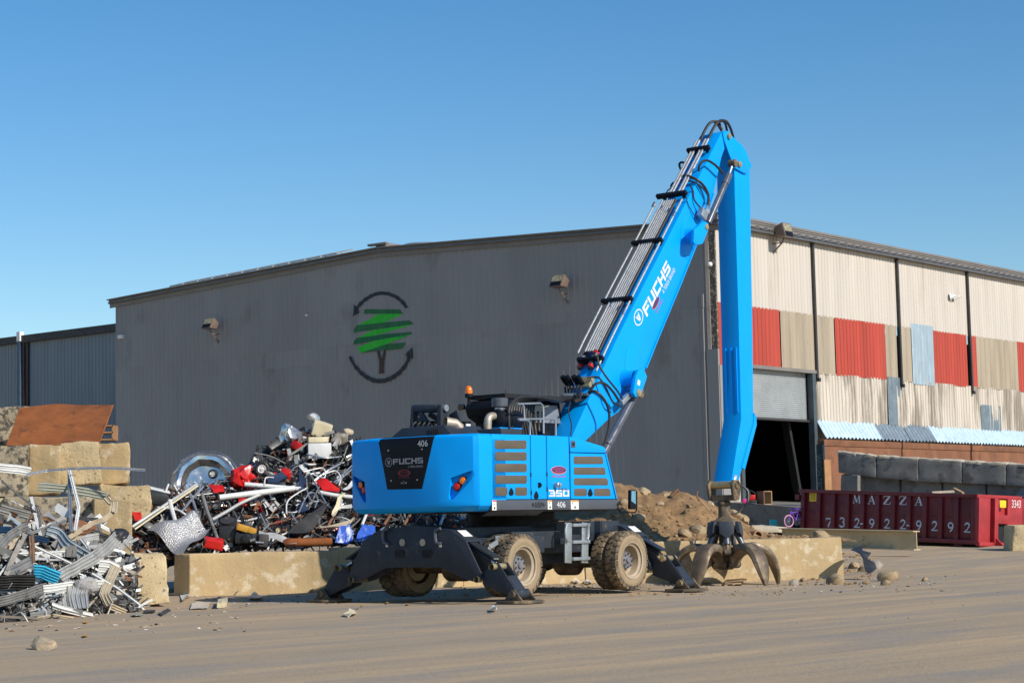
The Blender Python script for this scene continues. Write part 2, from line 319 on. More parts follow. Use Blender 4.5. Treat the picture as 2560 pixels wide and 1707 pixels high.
def trap(y0, y1, pitch=.305, h=.04):
    P = [(0., .0), (.55, .0), (.69, h), (.84, h), (.92, 0)]; out = []; k0 = math.floor(y0 / pitch) - 1
    for k in range(k0, int(y1 / pitch) + 2):
        for f, d in P:
            y = (k + f) * pitch
            if y0 <= y <= y1: out.append((y, d))
    if out[0][0] > y0: out.insert(0, (y0, 0.))
    if out[-1][0] < y1: out.append((y1, 0.))
    return out
def trap_at(y, pitch=.305, h=.04):
    f = (y / pitch) % 1
    return 0 if f < .55 or f > .92 else h * min((f - .55) / .14, 1, (.92 - f) / .08)
def gsheet(y0, y1, zb, zt, off, name, m, parent, h=.04, nz=1):
    b = MB(); pr = trap(y0, y1, h=h)
    rows = []
    for y, d in pr:
        za = zb(y) if callable(zb) else zb; zz = zt(y) if callable(zt) else zt
        rows.append([V((-d - off, y, za + (zz - za) * i / nz)) for i in range(nz + 1)])
    b.grid(rows); return b.build(name, m, parent, smooth=0)
ZS = FB.X(1040, 838, 0).z   # the lap line between lower and upper sheets
SB = FB.X(415, 942, 0).z
gsheet(0, WDT, ZS - .1, ztop, .014, 'gable_wall', mt_wallg, wh)
gsheet(0, WDT, 1.0, ZS, .0, 'gable_wall', mt_wallg, wh)
for (pa, pb, za, zb2) in ((930, 1120, 4.0, 0), (665, 842, 3.9, 0), (480, 595, 3.9, 0), (1205, 1230, 3, 0)):   # patch sheets on the lower wall
    ya, yb = FB.X(pb, 830, 0).y, FB.X(pa, 830, 0).y
    gsheet(ya, yb, SB - (.1 if pa < 900 else -.35), ZS - .03, .011, 'patch_sheet', mt_wallg, wh)
# side wall, sheet by sheet
def ssheet(x0, x1, z0, z1, off, name, m, parent, pitch=.24, amp=.028, wob=0.):
    b = MB(); rows = []; n = max(int((x1 - x0) / pitch * 10), 10)
    for i in range(n + 1):
        x = x0 + (x1 - x0) * i / n; d = amp * (1 - max(0., math.cos(2 * math.pi * x / pitch)) ** 5)
        rows.append([V((x, -d - off - wob * noise.noise(V((x * .9, z * .8, 2))), z)) for z in [z0 + (z1 - z0) * k / 6 for k in range(7)]])
    b.grid(rows); return b.build(name, m, parent, smooth=0)
sx = lambda px, py=900: FB.Y(px, py, 0).x
DX0, DX1 = sx(1842), sx(2031, 960); ZDT = FB.Y(2000, 931, 0).z; ZRB = FB.Y(1950, 1046, -.05).z
ssheet(0, LEN, ZB1, ZE, 0, 'side_wall', mt_cream, wh, amp=.045)
mt = {'r': mt_redp, 't': mt_tan}
for a, b, k in ((1793, 1950, 'r'), (1951, 2034, 't'), (2037, 2087, 't'), (2087, 2212, 'r'), (2212, 2240, 't'), (2246, 2279, 't'), (2279, 2331, 't'), (2331, 2415, 'r'), (2420, 2439, 'r'), (2439, 2541, 't'), (2541, 2600, 'r')):
    x0, x1 = (0 if a == 1793 else sx(a)), sx(b)
    ssheet(x0, x1, ZDT if x0 < DX1 - .3 else ZB2, ZB1 + .05, .012, 'wall_panel', mt[k], wh, pitch=.5 if k == 't' else .27, amp=.05)
ssheet(sx(2600), LEN, ZB2, ZB1 + .05, .012, 'wall_panel', mt_tan, wh, pitch=.5)
ssheet(0, DX0, 1.0, ZDT, .0, 'wall_panel', mt_creamd, wh)
ssheet(DX1, LEN, .8, ZB2 + .05, .0, 'wall_panel', mt_creamd, wh, wob=.09, amp=.06)
for a, b, t, bt, m in ((2278, 2331, 813, 962, mt_bgal), (2212, 2248, 943, 1062, mt_bgald), (2444, 2492, 1013, 1078, mt_bgald)):
    ssheet(sx(a), sx(b), FB.Y((a + b) / 2, bt, 0).z, FB.Y((a + b) / 2, t, 0).z, .05, 'patch_panel', m, wh, pitch=.3, amp=.03)
# other walls and roof close the building, so that its inside is dark
b = MB(); b.box((LEN, WDT / 2, 6), (.1, WDT, 11)); b.box((LEN / 2, WDT - .05, 6), (LEN, .1, 11)); b.build('rear_wall', mt_wallg, wh)
b = MB(); b.box((LEN / 2, 6, ZFL - .15), (LEN - .2, 11.8, .3)); b.build('floor_slab', mt_concg, wh)
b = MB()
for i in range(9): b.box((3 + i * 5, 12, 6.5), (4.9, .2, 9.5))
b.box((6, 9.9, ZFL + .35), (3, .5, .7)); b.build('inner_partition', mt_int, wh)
b = MB(); yl = [-.32, RG.y, WDT + .3]
pts = [V((-.25, y, ztop(min(max(y, 0), WDT)) + .18 + (-.03 if y < 0 else 0))) for y in yl]
b.prism([pts[0], pts[1], pts[2], pts[2] + V((0, 0, .08)), pts[1] + V((0, 0, .08)), pts[0] + V((0, 0, .08))], (LEN, 0, 0)); b.build('roof', mt_roofm, wh)
b = MB()   # standing ribs whose ends show along the eave
for i in range(int(LEN / .61)):
    x = i * .61; e = V((x, -.34, ztop(0) + .25)); f = V((x, RG.y * .4, ztop(RG.y * .4) + .26)); b.prism([e + V((-.2, 0, 0)), e + V((.16, 0, .13)), e + V((.2, 0, 0))], f - e)
b.build('roof_rib', mt_roofm, wh); 
bpy.context.view_layer.objects.active = None
b = MB()
for (ya, yb) in ((-.35, RG.y), (RG.y, WDT + .35)):
    za, zb = ztop(max(ya, 0)) + (-.02 if ya < 0 else 0), ztop(min(yb, WDT))
    for z0, z1, t in ((-.02, .16, .10), (.161, .34, .16)):
        b.prism([V((-t, ya, za + z0)), V((-t, yb, zb + z0)), V((-t, yb, zb + z1)), V((-t, ya, za + z1))], (t - .04, 0, 0))
    b.prism([V((-.30, ya, za + .341)), V((-.30, yb, zb + .341)), V((-.30, yb, zb + .39)), V((-.30, ya, za + .39))], (.28, 0, 0))
b.build('gable_fascia', mt_fascia, wh)
b = MB(); zg = ZE
for z0, z1, t in ((0.0, .13, .17), (.131, .2, .2), (.201, .29, .23)): b.box((LEN / 2 - .1, -t / 2 - .03, zg + (z0 + z1) / 2), (LEN, t, z1 - z0))
b.build('gutter', mt_fascia, wh)
for px, bot in ((2030, 945), (2240, 960), (2415, 977)):
    x = sx(px, 760); zb = FB.Y(px + 6, bot, -.1).z; b = MB(); b.box((x, -.10, (zg + zb) / 2), (.13, .13, zg - zb)); b.box((x + .02, -.14, zb - .06), (.13, .2, .14)); b.build('downspout', mt_trimd, wh)
    b = MB(); b.box((x + .17, -.05, (zg + zb) / 2 - .0), (.14, .05, zg - zb)); b.build('joint_trim', mt_cream, wh)
# corner trims
mt_foam = mat('burnt_insulation', (.10, .085, .07), .95, var=.6, scale=14, spots=.52, scol=(.5, .42, .33), sscale=10, samt=.9, bump=1)
zc2 = FB.X(1795, 872, 0).z
b = MB(); b.box((-.06, .32, (ZC + zc2) / 2), (.05, .16, ZC - zc2)); b.build('corner_trim', mat('pale_trim', (.55, .45, .36), .7, var=.15), wh)
b = MB(); b.box((-.03, .1, (ZC + zc2) / 2), (.08, .26, ZC - zc2)); b.build('insulation_strip', mt_foam, wh)
b = MB(); b.box((-.05, .2, (zc2 + 1) / 2), (.1, .5, zc2 - 1)); b.box((.2, -.05, (zc2 + 1) / 2 - .3), (.5, .06, zc2 - 1.6)); b.build('corner_flashing', mt_wallg, wh)
b = MB(); yc = FB.X(1763, 900, -.05).y; zt_, zb_ = FB.X(1759, 752, -.05).z, FB.X(1774, 1200, -.05).z
b.cyl((-.09, yc, zb_), (-.09, yc, zt_), .028, 8); b.box((-.09, yc, zt_), (.09, .09, .5)); b.build('conduit', mt_wallg, wh)
b = MB(); b.box((-.1, FB.X(52, 900, -.05).y, 5), (.1, .1, .1))
# roller door
b = MB(); xm = (DX0 + DX1) / 2; zt_ = ZDT; ns = int((zt_ - ZRB) / .075)
rows = []
for i in range(ns * 4 + 1):
    z = ZRB + (zt_ - ZRB) * i / (ns * 4); d = .02 * math.sin(i / 4 * 2 * math.pi); rows.append([V((DX0, .16 + d, z)), V((DX1 - .25, .16 + d, z))])
b.grid(rows); rd = b.build('roller_door', mt_roll, wh)
b = MB(); b.box((xm - .1, .1, ZRB - .03), (DX1 - DX0 - .2, .07, .08)); b.build('bottom_bar', mt_trimd, rd)
mt_jamb = mat('painted_steel_jamb', (.065, .085, .10), .5, var=.25, scale=2, spots=.6, scol=(.2, .15, .1), samt=.5)
b = MB(); b.box((DX1 - .02, .02, (ZDT + ZFL - .6) / 2), (.26, .26, ZDT - ZFL + .6)); b.build('door_jamb', mt_jamb, wh); b = MB(); b.box((DX0 + .05, .02, (ZDT + ZFL) / 2), (.2, .26, ZDT - ZFL)); b.build('door_jamb', mt_jamb, wh)
b = MB(); b.box((xm, -.03, ZDT + .06), (DX1 - DX0 + .3, .22, .13)); b.build('door_header', mt_fascia, wh)
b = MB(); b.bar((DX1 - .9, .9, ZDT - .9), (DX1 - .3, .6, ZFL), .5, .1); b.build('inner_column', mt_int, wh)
# emblem painted on the ribs
def onwall(name, polys, m, off):
    bb = MB(); st = [y for y, d in trap(-1, WDT)]
    for q in polys:
        L = [FB.X(px, py, 0) for px, py in q]; L = [(p.y, p.z) for p in L]
        y0, y1 = min(p[0] for p in L), max(p[0] for p in L)
        cuts = [y0] + [y for y in st if y0 < y < y1] + [y1]
        for a, c in zip(cuts, cuts[1:]):
            pl = L
            for s, lim in ((1, a), (-1, c)):
                o2 = []
                for i in range(len(pl)):
                    p, qn = pl[i], pl[(i + 1) % len(pl)]; ip, iq = s * (p[0] - lim) >= -1e-7, s * (qn[0] - lim) >= -1e-7
                    if ip: o2.append(p)
                    if ip != iq: t = (lim - p[0]) / (qn[0] - p[0]); o2.append((lim, p[1] + t * (qn[1] - p[1])))
                pl = o2
                if len(pl) < 3: break
            if len(pl) < 3: continue
            da, dc = trap_at(a + 1e-4), trap_at(c - 1e-4)
            bb.poly([V((-(da + (dc - da) * (p[0] - a) / max(c - a, 1e-6)) - .014 - off - (.022 if p[1] < ZS + .02 else .0), p[0], p[1])) for p in pl])
    return bb.build(name, m, wh, smooth=0)
z4 = lambda pts: [(850 + x / 5.6, 700 + y / 5.6) for x, y in pts]
DKG = mat('dark_green_paint', (.004, .13, .03), .45, var=.12, scale=1); LTG = mat('bright_green_paint', (.010, .52, .008), .45, var=.1, scale=1); BLP = mat('black_paint', (.012, .014, .02), .5); BRP = mat('brown_paint', (.05, .018, .014), .5)
E4 = lambda *q: [z4(p) for p in q]
onwall('painted_leaves', E4([(545, 474), (895, 474), (635, 592), (240, 640), (430, 545)], [(470, 700), (1045, 618), (700, 722), (500, 775), (240, 815)], [(490, 850), (1015, 755), (690, 890), (300, 1020), (255, 940)]), LTG, .008)
[onwall('painted_band', [q], DKG, .012) for q in E4([(362, 409), (845, 412), (895, 474), (334, 474)], [(235, 636), (640, 592), (978, 566), (1045, 618), (470, 700), (190, 738)], [(235, 812), (620, 760), (995, 727), (1018, 757), (490, 850), (192, 905)], [(310, 1018), (640, 903), (924, 875), (882, 962), (590, 990)])]
onwall('painted_trunk', E4([(526, 982), (562, 985), (592, 1105), (592, 1150), (560, 1140)], [(630, 970), (660, 968), (622, 1140), (590, 1150), (592, 1105)], [(560, 1140), (592, 1150), (622, 1140), (620, 1310), (556, 1312)]), BRP, .015)
ar = [(245, 400), (285, 345), (360, 275), (460, 215), (545, 188), (600, 184), (690, 195), (790, 235), (870, 295), (910, 340), (945, 392)]
ar2 = [(152, 1068), (180, 1140), (240, 1230), (310, 1305), (400, 1370), (490, 1408), (560, 1415), (640, 1408), (740, 1370), (850, 1290), (920, 1205), (960, 1130), (985, 1065)]
for st_, hd_ in ((stroke(ar, 50), [(182, 514), (208, 340), (292, 452)]), (stroke(ar2, [30, 36, 42, 50, 56, 60, 60, 60, 58, 54, 48, 44, 40]), [(1022, 940), (1042, 1110), (918, 1050)])): onwall('painted_arrow', [z4(q) for q in st_] + E4(hd_), BLP, .012)
# floodlights and cameras
mt_lampb = mat('bronze_housing', (.16, .115, .09), .45, var=.1); mt_lens = mat('floodlight_glass', (.30, .27, .17), .1, var=.5, scale=9)
def flood(name, label, pos, out, rz, tilt, s=1.):
    t = thing(name, label, 'floodlight', pos, rz, 'floodlights on the warehouse walls')   # local: wall is at y=0, front is -y
    hb = Matrix.Rotation(tilt, 3, 'X'); c = V((0, -.62, .62)) * s; b = MB()
    pr = [(-.26, .24), (.26, .24), (.17, -.25), (-.17, -.25)]   # wedge section: (y,z)
    sh_ = [V((-.36 * s, -.24 * s, .3 * s)), V((-.36 * s, .22 * s, .22 * s)), V((-.36 * s, .22 * s, -.16 * s)), V((-.36 * s, -.24 * s, -.36 * s))]
    b.prism([hb @ p + c for p in sh_], (.72 * s, 0, 0)); b.build('lamp_head', mt_lampb, t, bevel=.02)
    b = MB(); b.poly([hb @ (V((x, -.244, z)) * s) + c for x, z in ((-.31, -.08), (.31, -.08), (.31, .25), (-.31, .25))]); b.build('lens', mt_lens, t, smooth=0)
    b = MB(); b.poly([hb @ (V((x, -.243, z)) * s) + c for x, z in ((-.31, -.33), (.31, -.33), (.31, -.09), (-.31, -.09))]); b.build('visor', mt_black, t, smooth=0)
    b = MB(); b.tube([c + hb @ V((0, .05, -.28 * s)), V((0, -.52, .12)) * s, V((0, -.03, -.28)) * s], .035 * s, 8); b.tube([V((0, -.5, .14)) * s, V((0, -.03, .14)) * s], .025 * s, 8)
    b.box(V((0, -.02, -.28)) * s, V((.16, .05, .2)) * s); b.build('bracket', mt_lampb, t)
    return t
for px, py, lb in ((548, 842, 'bronze floodlight beside the end of the grey gable wall, left of the tree emblem'), (1420, 742, 'bronze floodlight on the grey gable wall between tree emblem and blue boom')):
    q = FB.W(FB.X(px, py, 0)); flood('floodlight', lb, q, None, FB.rz - math.pi / 2, R(-28), .84)
q = FB.W(FB.Y(1929, 618, 0)); flood('floodlight', 'dark floodlight high on the cream side wall under the gutter', q, None, FB.rz, R(-14), .9)
b = MB(); p = FB.X(303, 842, -.1); b.box((p.x, p.y, p.z), (.22, .3, .18)); b.cyl((p.x, p.y + .1, p.z), (0, p.y + .2, p.z), .05); o = b.build('security_camera', mt_sticker, wh, bevel=.03)
def top_from(o): 
    o.parent = None; o.location = wh.location; o.rotation_euler = wh.rotation_euler; return o
tag(top_from(o), 'white box camera near the far left edge of the grey wall', 'camera', 'cameras on the warehouse')
for fn, px, py, lb in ((0, 766, 788, 'tiny round camera on the grey wall left of the tree emblem'), (0, 1775, 661, 'white dome camera on grey wall beside the building corner')):
    p = FB.X(px, py, -.12); b = MB(); k_ = .55 if px > 1000 else .35; b.lathe([(r_ * k_, h_ * k_) for r_, h_ in [(.0, -.2), (.11, -.16), (.17, -.05), (.17, .05), (.1, .12), (.1, .35)]], p, (1, 0, 0), 16); o = b.build('security_camera', mt_sticker, wh)
    tag(top_from(o), lb, 'camera', 'cameras on the warehouse')
for dx, lb in ((0, 'white horn loudspeaker on the cream wall, nearer one of a pair'), (.34, 'white horn loudspeaker on the cream wall, farther one of a pair')):
    p = FB.Y(2385, 741, -.25); p.x += dx; b = MB(); b.lathe([(.03, .2), (.05, 0), (.16, -.18), (.155, -.18), (.02, .0)], p, (.5, -1, .1), 16); b.box(p + V((0, .17, -.03)), (.05, .2, .05)); o = b.build('horn_loudspeaker', mt_sticker, wh)
    tag(top_from(o), lb, 'loudspeaker', 'loudspeakers on the side wall')
# roof furniture
b = MB(); p = FB.X(1052, 600, 1.2); zr = ztop(p.y); b.lathe([(.9, -.5), (.9, .34), (.86, .37), (.86, .3)], (1.4, p.y, zr + .2), (0, 0, 1), 28); o = b.build('roof_vent', mt_galv, wh); tag(top_from(o), 'round galvanised vent drum standing on the warehouse roof', 'roof vent')
b = MB(); b.box((.6, RG.y + .1, RG.z + .52), (.9, .6, .2)); b.box((.0, RG.y + .1, RG.z + .55), (.2, 1.1, .1)); o = b.build('ridge_cap', mt_fascia, wh, bevel=.03)
ya, yb = FB.X(850, 645, 0).y, FB.X(428, 720, 0).y; npn = 11
mt_pv = mat('solar_panel_back', (.30, .28, .24), .6, var=.1); mt_pvf = mat('solar_panel_frame', (.6, .61, .62), .35, .6)
for i in range(npn):
    y0 = ya + (yb - ya) * i / npn + .05; y1 = ya + (yb - ya) * (i + 1) / npn - .05
    e = lambda y, up, x: V((x, y, ztop(y) + .42 + up)); b = MB()
    b.prism([e(y0, .02, -.15), e(y1, .02, -.15), e(y1, .30, .9), e(y0, .30, .9)], (.0, 0, .05)); b.box(e((y0 + y1) / 2, .0, .65), (.06, .06, .4), mi=1); b.bar(e(y0, .335, .9), e(y1, .335, .9), .05, .04, mi=1)
    o = b.build('solar_panel', [mt_pv, mt_pvf], wh); tag(top_from(o), 'tilted solar panel in the row on the left slope of the warehouse roof', 'solar panel', 'solar panels on the roof')
# low shed at the left
ls = thing('low_shed', 'low blue grey metal shed beside the tall grey warehouse, with a dark eave', 'building', FB.o, FB.rz)
XS = 9.; L0 = FB.X(-30, 870, XS).y; zs = FB.X(145, 842, XS).z
gsheet(WDT - 2, L0, .5, zs, -XS, 'wall', mt_wallb, ls, h=.03)
b = MB(); b.box((XS - .1, (WDT - 2 + L0) / 2, zs + .1), (.3, L0 - WDT + 2, .42)); b.build('eave', mt_trimd, ls)
b = MB(); b.box((XS + 6, (WDT + L0) / 2, zs + .05), (12, L0 - WDT + 4, .2)); b.build('roof', mt_roofm, ls)
p = FB.X(49, 900, XS - .2); b = MB(); b.box((XS - .16, p.y, zs / 2), (.25, .26, zs)); dsp = b.build('downspout', mat('blue_downspout', (.05, .10, .15), .5), ls)
b = MB(); b.box((XS - .2, p.y - .05, zs + .25), (.3, .3, .55)); b.build('rain_head', mt_sticker, dsp)
b = MB(); b.box((XS - .1, p.y - .32, zs / 2), (.16, .16, zs)); b.build('red_pipe', mat('red_pipe', (.07, .012, .016), .5), ls)
b = MB(); b.box((XS - .08, FB.X(72, 900, XS).y, zs / 2), (.12, .2, zs)); b.build('joint_trim', mt_trimd, ls)
# ------------------------------------------------------------------ material handler
_y = R(37.76); _u = V((math.sin(_y), math.cos(_y), 0)); _w = V((-math.cos(_y), math.sin(_y), 0)); _o = _u * 27.7 + _w * 22.1
FM = Frame((_o.x, _o.y), 37.76)
mh = thing('material_handler', 'bright blue wheeled scrap handler with tall raised boom, resting on four stabiliser feet', 'material handler', FM.o, FM.rz)
SY = -1.45
S = lambda px, py, y=SY: FM.Y(px, py, y)
q2 = lambda pts: [(1200 + x / 6, 1060 + y / 6) for x, y in pts]
q1 = lambda pts: [(890 + x / 6, 1060 + y / 6) for x, y in pts]
q8 = lambda pts: [(1330 + x / 6, 850 + y / 6) for x, y in pts]
q7 = lambda pts: [(1000 + x / 6, 950 + y / 6) for x, y in pts]
q4 = lambda pts: [(1080 + x / 6, 1290 + y / 6) for x, y in pts]
q5 = lambda pts: [(1400 + x / 6, 1290 + y / 6) for x, y in pts]
q6 = lambda pts: [(1640 + x / 6, 1220 + y / 6) for x, y in pts]
q21 = lambda pts: [(1640 + x / 8.055, 290 + y / 8.055) for x, y in pts]
q22 = lambda pts: [(1580 + x / 8.055, 400 + y / 8.055) for x, y in pts]
q23 = lambda pts: [(1700 + x / 6, 540 + y / 6) for x, y in pts]
def sp(pts, y=SY): return [S(px, py, y) for px, py in pts]
def cr(pts, n=6):
    """smooth curve through points"""
    pts = [V(p) for p in pts]; out = []
    for i in range(len(pts) - 1):
        p0, p1, p2, p3 = pts[max(i - 1, 0)], pts[i], pts[i + 1], pts[min(i + 2, len(pts) - 1)]
        for k in range(n):
            t = k / n; out.append(.5 * (2 * p1 + (p2 - p0) * t + (2 * p0 - 5 * p1 + 4 * p2 - p3) * t * t + (3 * p1 - p0 - 3 * p2 + p3) * t ** 3))
    out.append(pts[-1]); return out
# --- counterweight
CWO = [(-2.25, .73), (-2.05, 1.36), (-1.98, 1.43), (-1.88, 1.45), (-1.69, 1.45)]
cw_out = [(-1.3, 1.45)] + CWO[::-1] + [(x, -y) for x, y in CWO] + [(-1.3, -1.45)]
def inset(pts, d):
    out = []
    for x, y in pts: out.append((x + (d if x < -1.5 else 0) * (1 if abs(y) < 1.4 else .4), y - math.copysign(min(d, abs(y)), y) * (1 if abs(y) > 1.3 else .1)))
    return out
levels = [(1.53, .13), (1.56, .07), (1.62, .015), (1.67, 0), (2.73, 0), (2.78, .012), (2.81, .04), (2.825, .09)]
b = MB(); rings = [[V((x, y, z)) for x, y in inset(cw_out, d)] for z, d in levels]; n = len(cw_out); vs = [p for r in rings for p in r]; fs = []
fR = None
from mathutils.geometry import tessellate_polygon
i_right = next(i for i in range(n) if abs(cw_out[i][0] + 2.25) < .01 and cw_out[i][1] < 0); i_left = next(i for i in range(n) if abs(cw_out[i][0] + 2.05) < .01 and cw_out[i][1] > 0)
for k in range(len(levels) - 1):
    for i in range(n):
        j = (i + 1) % n
        if k == 3 and i in (i_right, i_left): continue
        fs.append((k * n + i, k * n + j, (k + 1) * n + j, (k + 1) * n + i))
fs += [list(range(n)), list(range((len(levels) - 1) * n, len(levels) * n))]
b.add(vs, fs)
A_, B_ = V((-2.25, -.73, 0)), V((-2.05, -1.36, 0)); fn = V((B_.y - A_.y, -(B_.x - A_.x), 0)).normalized()
if fn.x > 0: fn = -fn
def facet(px, py):
    p = onplane(px, py, FM.W(A_), FM.u * fn.x + FM.w * fn.y); return FM.L(p)
rec = [facet(*p) for p in q1([(1422, 805), (1700, 705), (1745, 697), (1780, 720), (1785, 760), (1765, 800), (1470, 1112), (1430, 1132), (1398, 1122), (1388, 1085)])]
for s in (1, -1):
    mir = lambda p: V((p.x, p.y * s, p.z)); fnm = mir(fn)
    outer = [mir(V((A_.x, A_.y, 1.67))), mir(V((B_.x, B_.y, 1.67))), mir(V((B_.x, B_.y, 2.73))), mir(V((A_.x, A_.y, 2.73)))]; inner = [mir(p) for p in rec]
    al = outer + inner; b.add(al, [list(t) for t in tessellate_polygon([outer, inner])])
    fl = [p - fnm * .085 for p in inner]; m_ = len(inner)
    b.add(inner + fl, [(i, (i + 1) % m_, m_ + (i + 1) % m_, m_ + i) for i in range(m_)] + [list(range(m_, 2 * m_))])
cw = b.build('counterweight', mt_blue, mh, smooth=34)
bm = bmesh.new(); bm.from_mesh(cw.data); bmesh.ops.remove_doubles(bm, verts=bm.verts, dist=.0005); bmesh.ops.recalc_face_normals(bm, faces=bm.faces); bm.to_mesh(cw.data); bm.free(); cw.data.shade_smooth(); cw.data.set_sharp_from_angle(angle=R(24))
for px, py, m_, nm in ((1154.7, 1201.7, mt_orange, 'turn_signal'), (1139.7, 1216, mt_red, 'tail_light')):
    c = facet(px, py)
    for s in (1, -1):
        b = MB(); ax = V((fn.x, fn.y * s, 0)); cc = V((c.x, c.y * s, c.z)); b.lathe([(.062, -.085), (.062, -.035), (.05, -.02), (.0, -.012)], cc, ax, 18, 0); b.lathe([(.074, -.085), (.074, -.04), (.062, -.04)], cc, ax, 18, 1); b.build(nm, [m_, mt_black], cw)
b = MB(); XP = -2.262
tp = [FM.X(px, py, XP) for px, py in ((968, 1223.4), (1054, 1221.7), (1081, 1102), (948, 1105))]
tp2 = [V((XP, tp[2].y - .015, 2.745)), V((XP, tp[3].y + .015, 2.745))]
b.prism([tp[0], tp[1], tp2[0], tp2[1]], (.03, 0, 0)); b.prism([tp2[0], V((XP + .035, tp2[0].y - .01, 2.80)), V((XP + .10, tp2[0].y - .012, 2.829)), V((XP + .6, tp2[0].y, 2.835)), V((XP + .6, tp2[0].y, 2.7))], V((0, tp2[1].y - tp2[0].y, 0)))
rp_ = b.build('rear_panel', mt_black, mh, bevel=.006)
def onrear(name, m_, x0, y0, x1, y1, polys=None, vf=None, par=rp_, shear=0, off=.004):
    """x0,y0 = lower left, x1,y1 = upper right in zoomed pixels"""
    o, xr, yt = [FM.X(*q1([p])[0], XP) for p in ((x0, y0), (x1, y0), (x0, y1))]
    return put(par, name, m_, polys, V((XP, o.y, o.z)), (0, -1, 0), (0, 0, 1), abs(xr.y - o.y), abs(yt.z - o.z), shear, off, vf)
onrear('lettering', mt_greyl, 927, 340, 1078, 245, vf=text_polys('406')).data.materials[0] = mt_white
onrear('lettering', mt_greyl, 557, 606, 1008, 522, glyph_polys('FUCHS'))
onrear('lettering', mt_greyl, 782, 655, 1008, 622, vf=text_polys('A TEREX BRAND'))
FOX = stroke(arc(.5, .5, .46, .46, 0, 360, 28), .07) + [[(.30, .80), (.40, .66), (.60, .66), (.70, .80), (.66, .50), (.58, .24), (.42, .24), (.34, .50)]]
FOXI = [[(.42, .60), (.48, .60), (.48, .45)], [(.58, .60), (.52, .60), (.52, .45)]]
onrear('emblem', mt_greyl, 443, 643, 546, 504, FOX); onrear('emblem', mt_black, 443, 643, 546, 504, FOXI, off=.007)
onrear('decal', mt_decalr, 632, 780, 822, 688, stroke(arc(.5, .5, .44, .44, 0, 360, 28), .12)); onrear('decal', mt_decalr, 660, 750, 795, 705, vf=text_polys('Company')); onrear('decal', mt_decalr, 645, 812, 808, 788, vf=text_polys('866-262-4181'))
b = MB()
for x, y in ((486, 396), (990, 376), (530, 848), (920, 834), (688, 881), (752, 881)): b.lathe([(.012, 0), (.012, .012), (0, .016)], FM.X(*q1([(x, y)])[0], XP), (-1, 0, 0), 8)
b.build('screw', mt_galv, rp_); b = MB(); b.cyl(FM.X(*q1([(720, 880)])[0], XP - .01), FM.X(*q1([(720, 880)])[0], XP + .02), .035); b.build('camera_eye', mt_gap, rp_)
# --- right side of the upper body
core = sp(q2([(168, 150), (755, 162), (1335, 188), (1845, 335), (1885, 375), (2058, 1122), (2040, 1270), (185, 1285)]), SY + .03)
b = MB(); b.prism([p + V((0, 0, -.01)) for p in core], (0, .98, 0)); b.build('body_frame', mt_gap, mh)
def panel(name, pts, m_=mt_blue, y=SY, t=.05, bv=.014, par=mh):
    b = MB(); b.prism(sp(q2(pts), y), (0, t, 0)); return b.build(name, m_, par, bevel=bv)
def topround(pts): return pts
pd = panel('engine_door', [(172, 146), (750, 158), (764, 1124), (182, 1127)])
p2_ = panel('hatch_door', [(762, 160), (990, 168), (1006, 1123), (774, 1124)])
p3_ = panel('service_door', [(1003, 170), (1330, 185), (1352, 1122), (1016, 1123)])
p4_ = panel('front_cowl', [(1342, 186), (1500, 228), (1850, 332), (1880, 362), (1893, 400), (1885, 432), (1356, 420)])
p5_ = panel('radiator_door', [(1357, 432), (1876, 444), (2036, 1120), (1364, 1121)])
panel('front_post', [(1900, 432), (1912, 480), (2066, 1120), (2050, 1120), (1884, 440)])
b = MB(); tz = S(1227, 1085.5).z   # rounded top cover running back from the panels
for pa, pb in (((172, 146), (750, 158)), ((762, 160), (990, 168)), ((1003, 170), (1330, 185))):
    a, c = sp(q2([pa, pb])); b.box(((a.x + c.x) / 2, -1.0, a.z - .03), (c.x - a.x, .86, .05))
b.build('top_cover', mt_blue, mh, bevel=.012)
def rrect(x0, y0, x1, y1, r, skew=0):
    pts = []
    for cx, cy, a0 in ((x1 - r, y0 + r, -90), (x1 - r, y1 - r, 0), (x0 + r, y1 - r, 90), (x0 + r, y0 + r, 180)):
        for k in range(4):
            a = R(a0 + 30 * k); x = cx + r * math.cos(a); y = cy + r * math.sin(a)
            pts.append((x + (skew * (y - y0) / (y1 - y0) if x > (x0 + x1) / 2 else 0), y))
    return pts
for row, (y0, y1) in enumerate(((241, 371), (416, 545), (591, 718), (767, 892), (943, 1070))):
    segs = [(226 + row * 2, 700 + row * 2)] if row < 4 else [(233, 415), (531, 709)]
    for x0, x1 in segs: panel('vent_screen', rrect(x0, y0, x1, y1, 28), mt_mesh, SY - .006, .012, .003, pd)
for row, (y0, y1, xr, sk) in enumerate(((481, 598, 1838, 18), (645, 757, 1872, 20), (806, 914, 1910, 20), (963, 1076, 1948, 20))):
    segs = [(1408 + row * 2, xr)] if row < 3 else [(1415, 1606), (1714, xr)]
    for x0, x1 in segs: panel('vent_screen', rrect(x0, y0, x1, y1, 26, sk if x1 == xr else 0), mt_mesh, SY - .006, .012, .003, p5_)
tear = lambda cx, cy: [(cx, cy - 58), (cx + 20, cy - 28), (cx + 34, cy + 20), (cx + 24, cy + 52), (cx, cy + 58), (cx - 24, cy + 52), (cx - 34, cy + 20), (cx - 20, cy - 28)]
for cx, cy, par in ((475, 1010, pd), (1660, 1020, p5_), (850, 1060, p2_)): panel('latch', tear(cx, cy), mt_black, SY - .015, .02, .004, par)
b = MB(); b.cyl(S(*q2([(890, 912)])[0], SY - .02), S(*q2([(890, 912)])[0], SY + .01), .045); b.build('lock', mt_black, p2_)
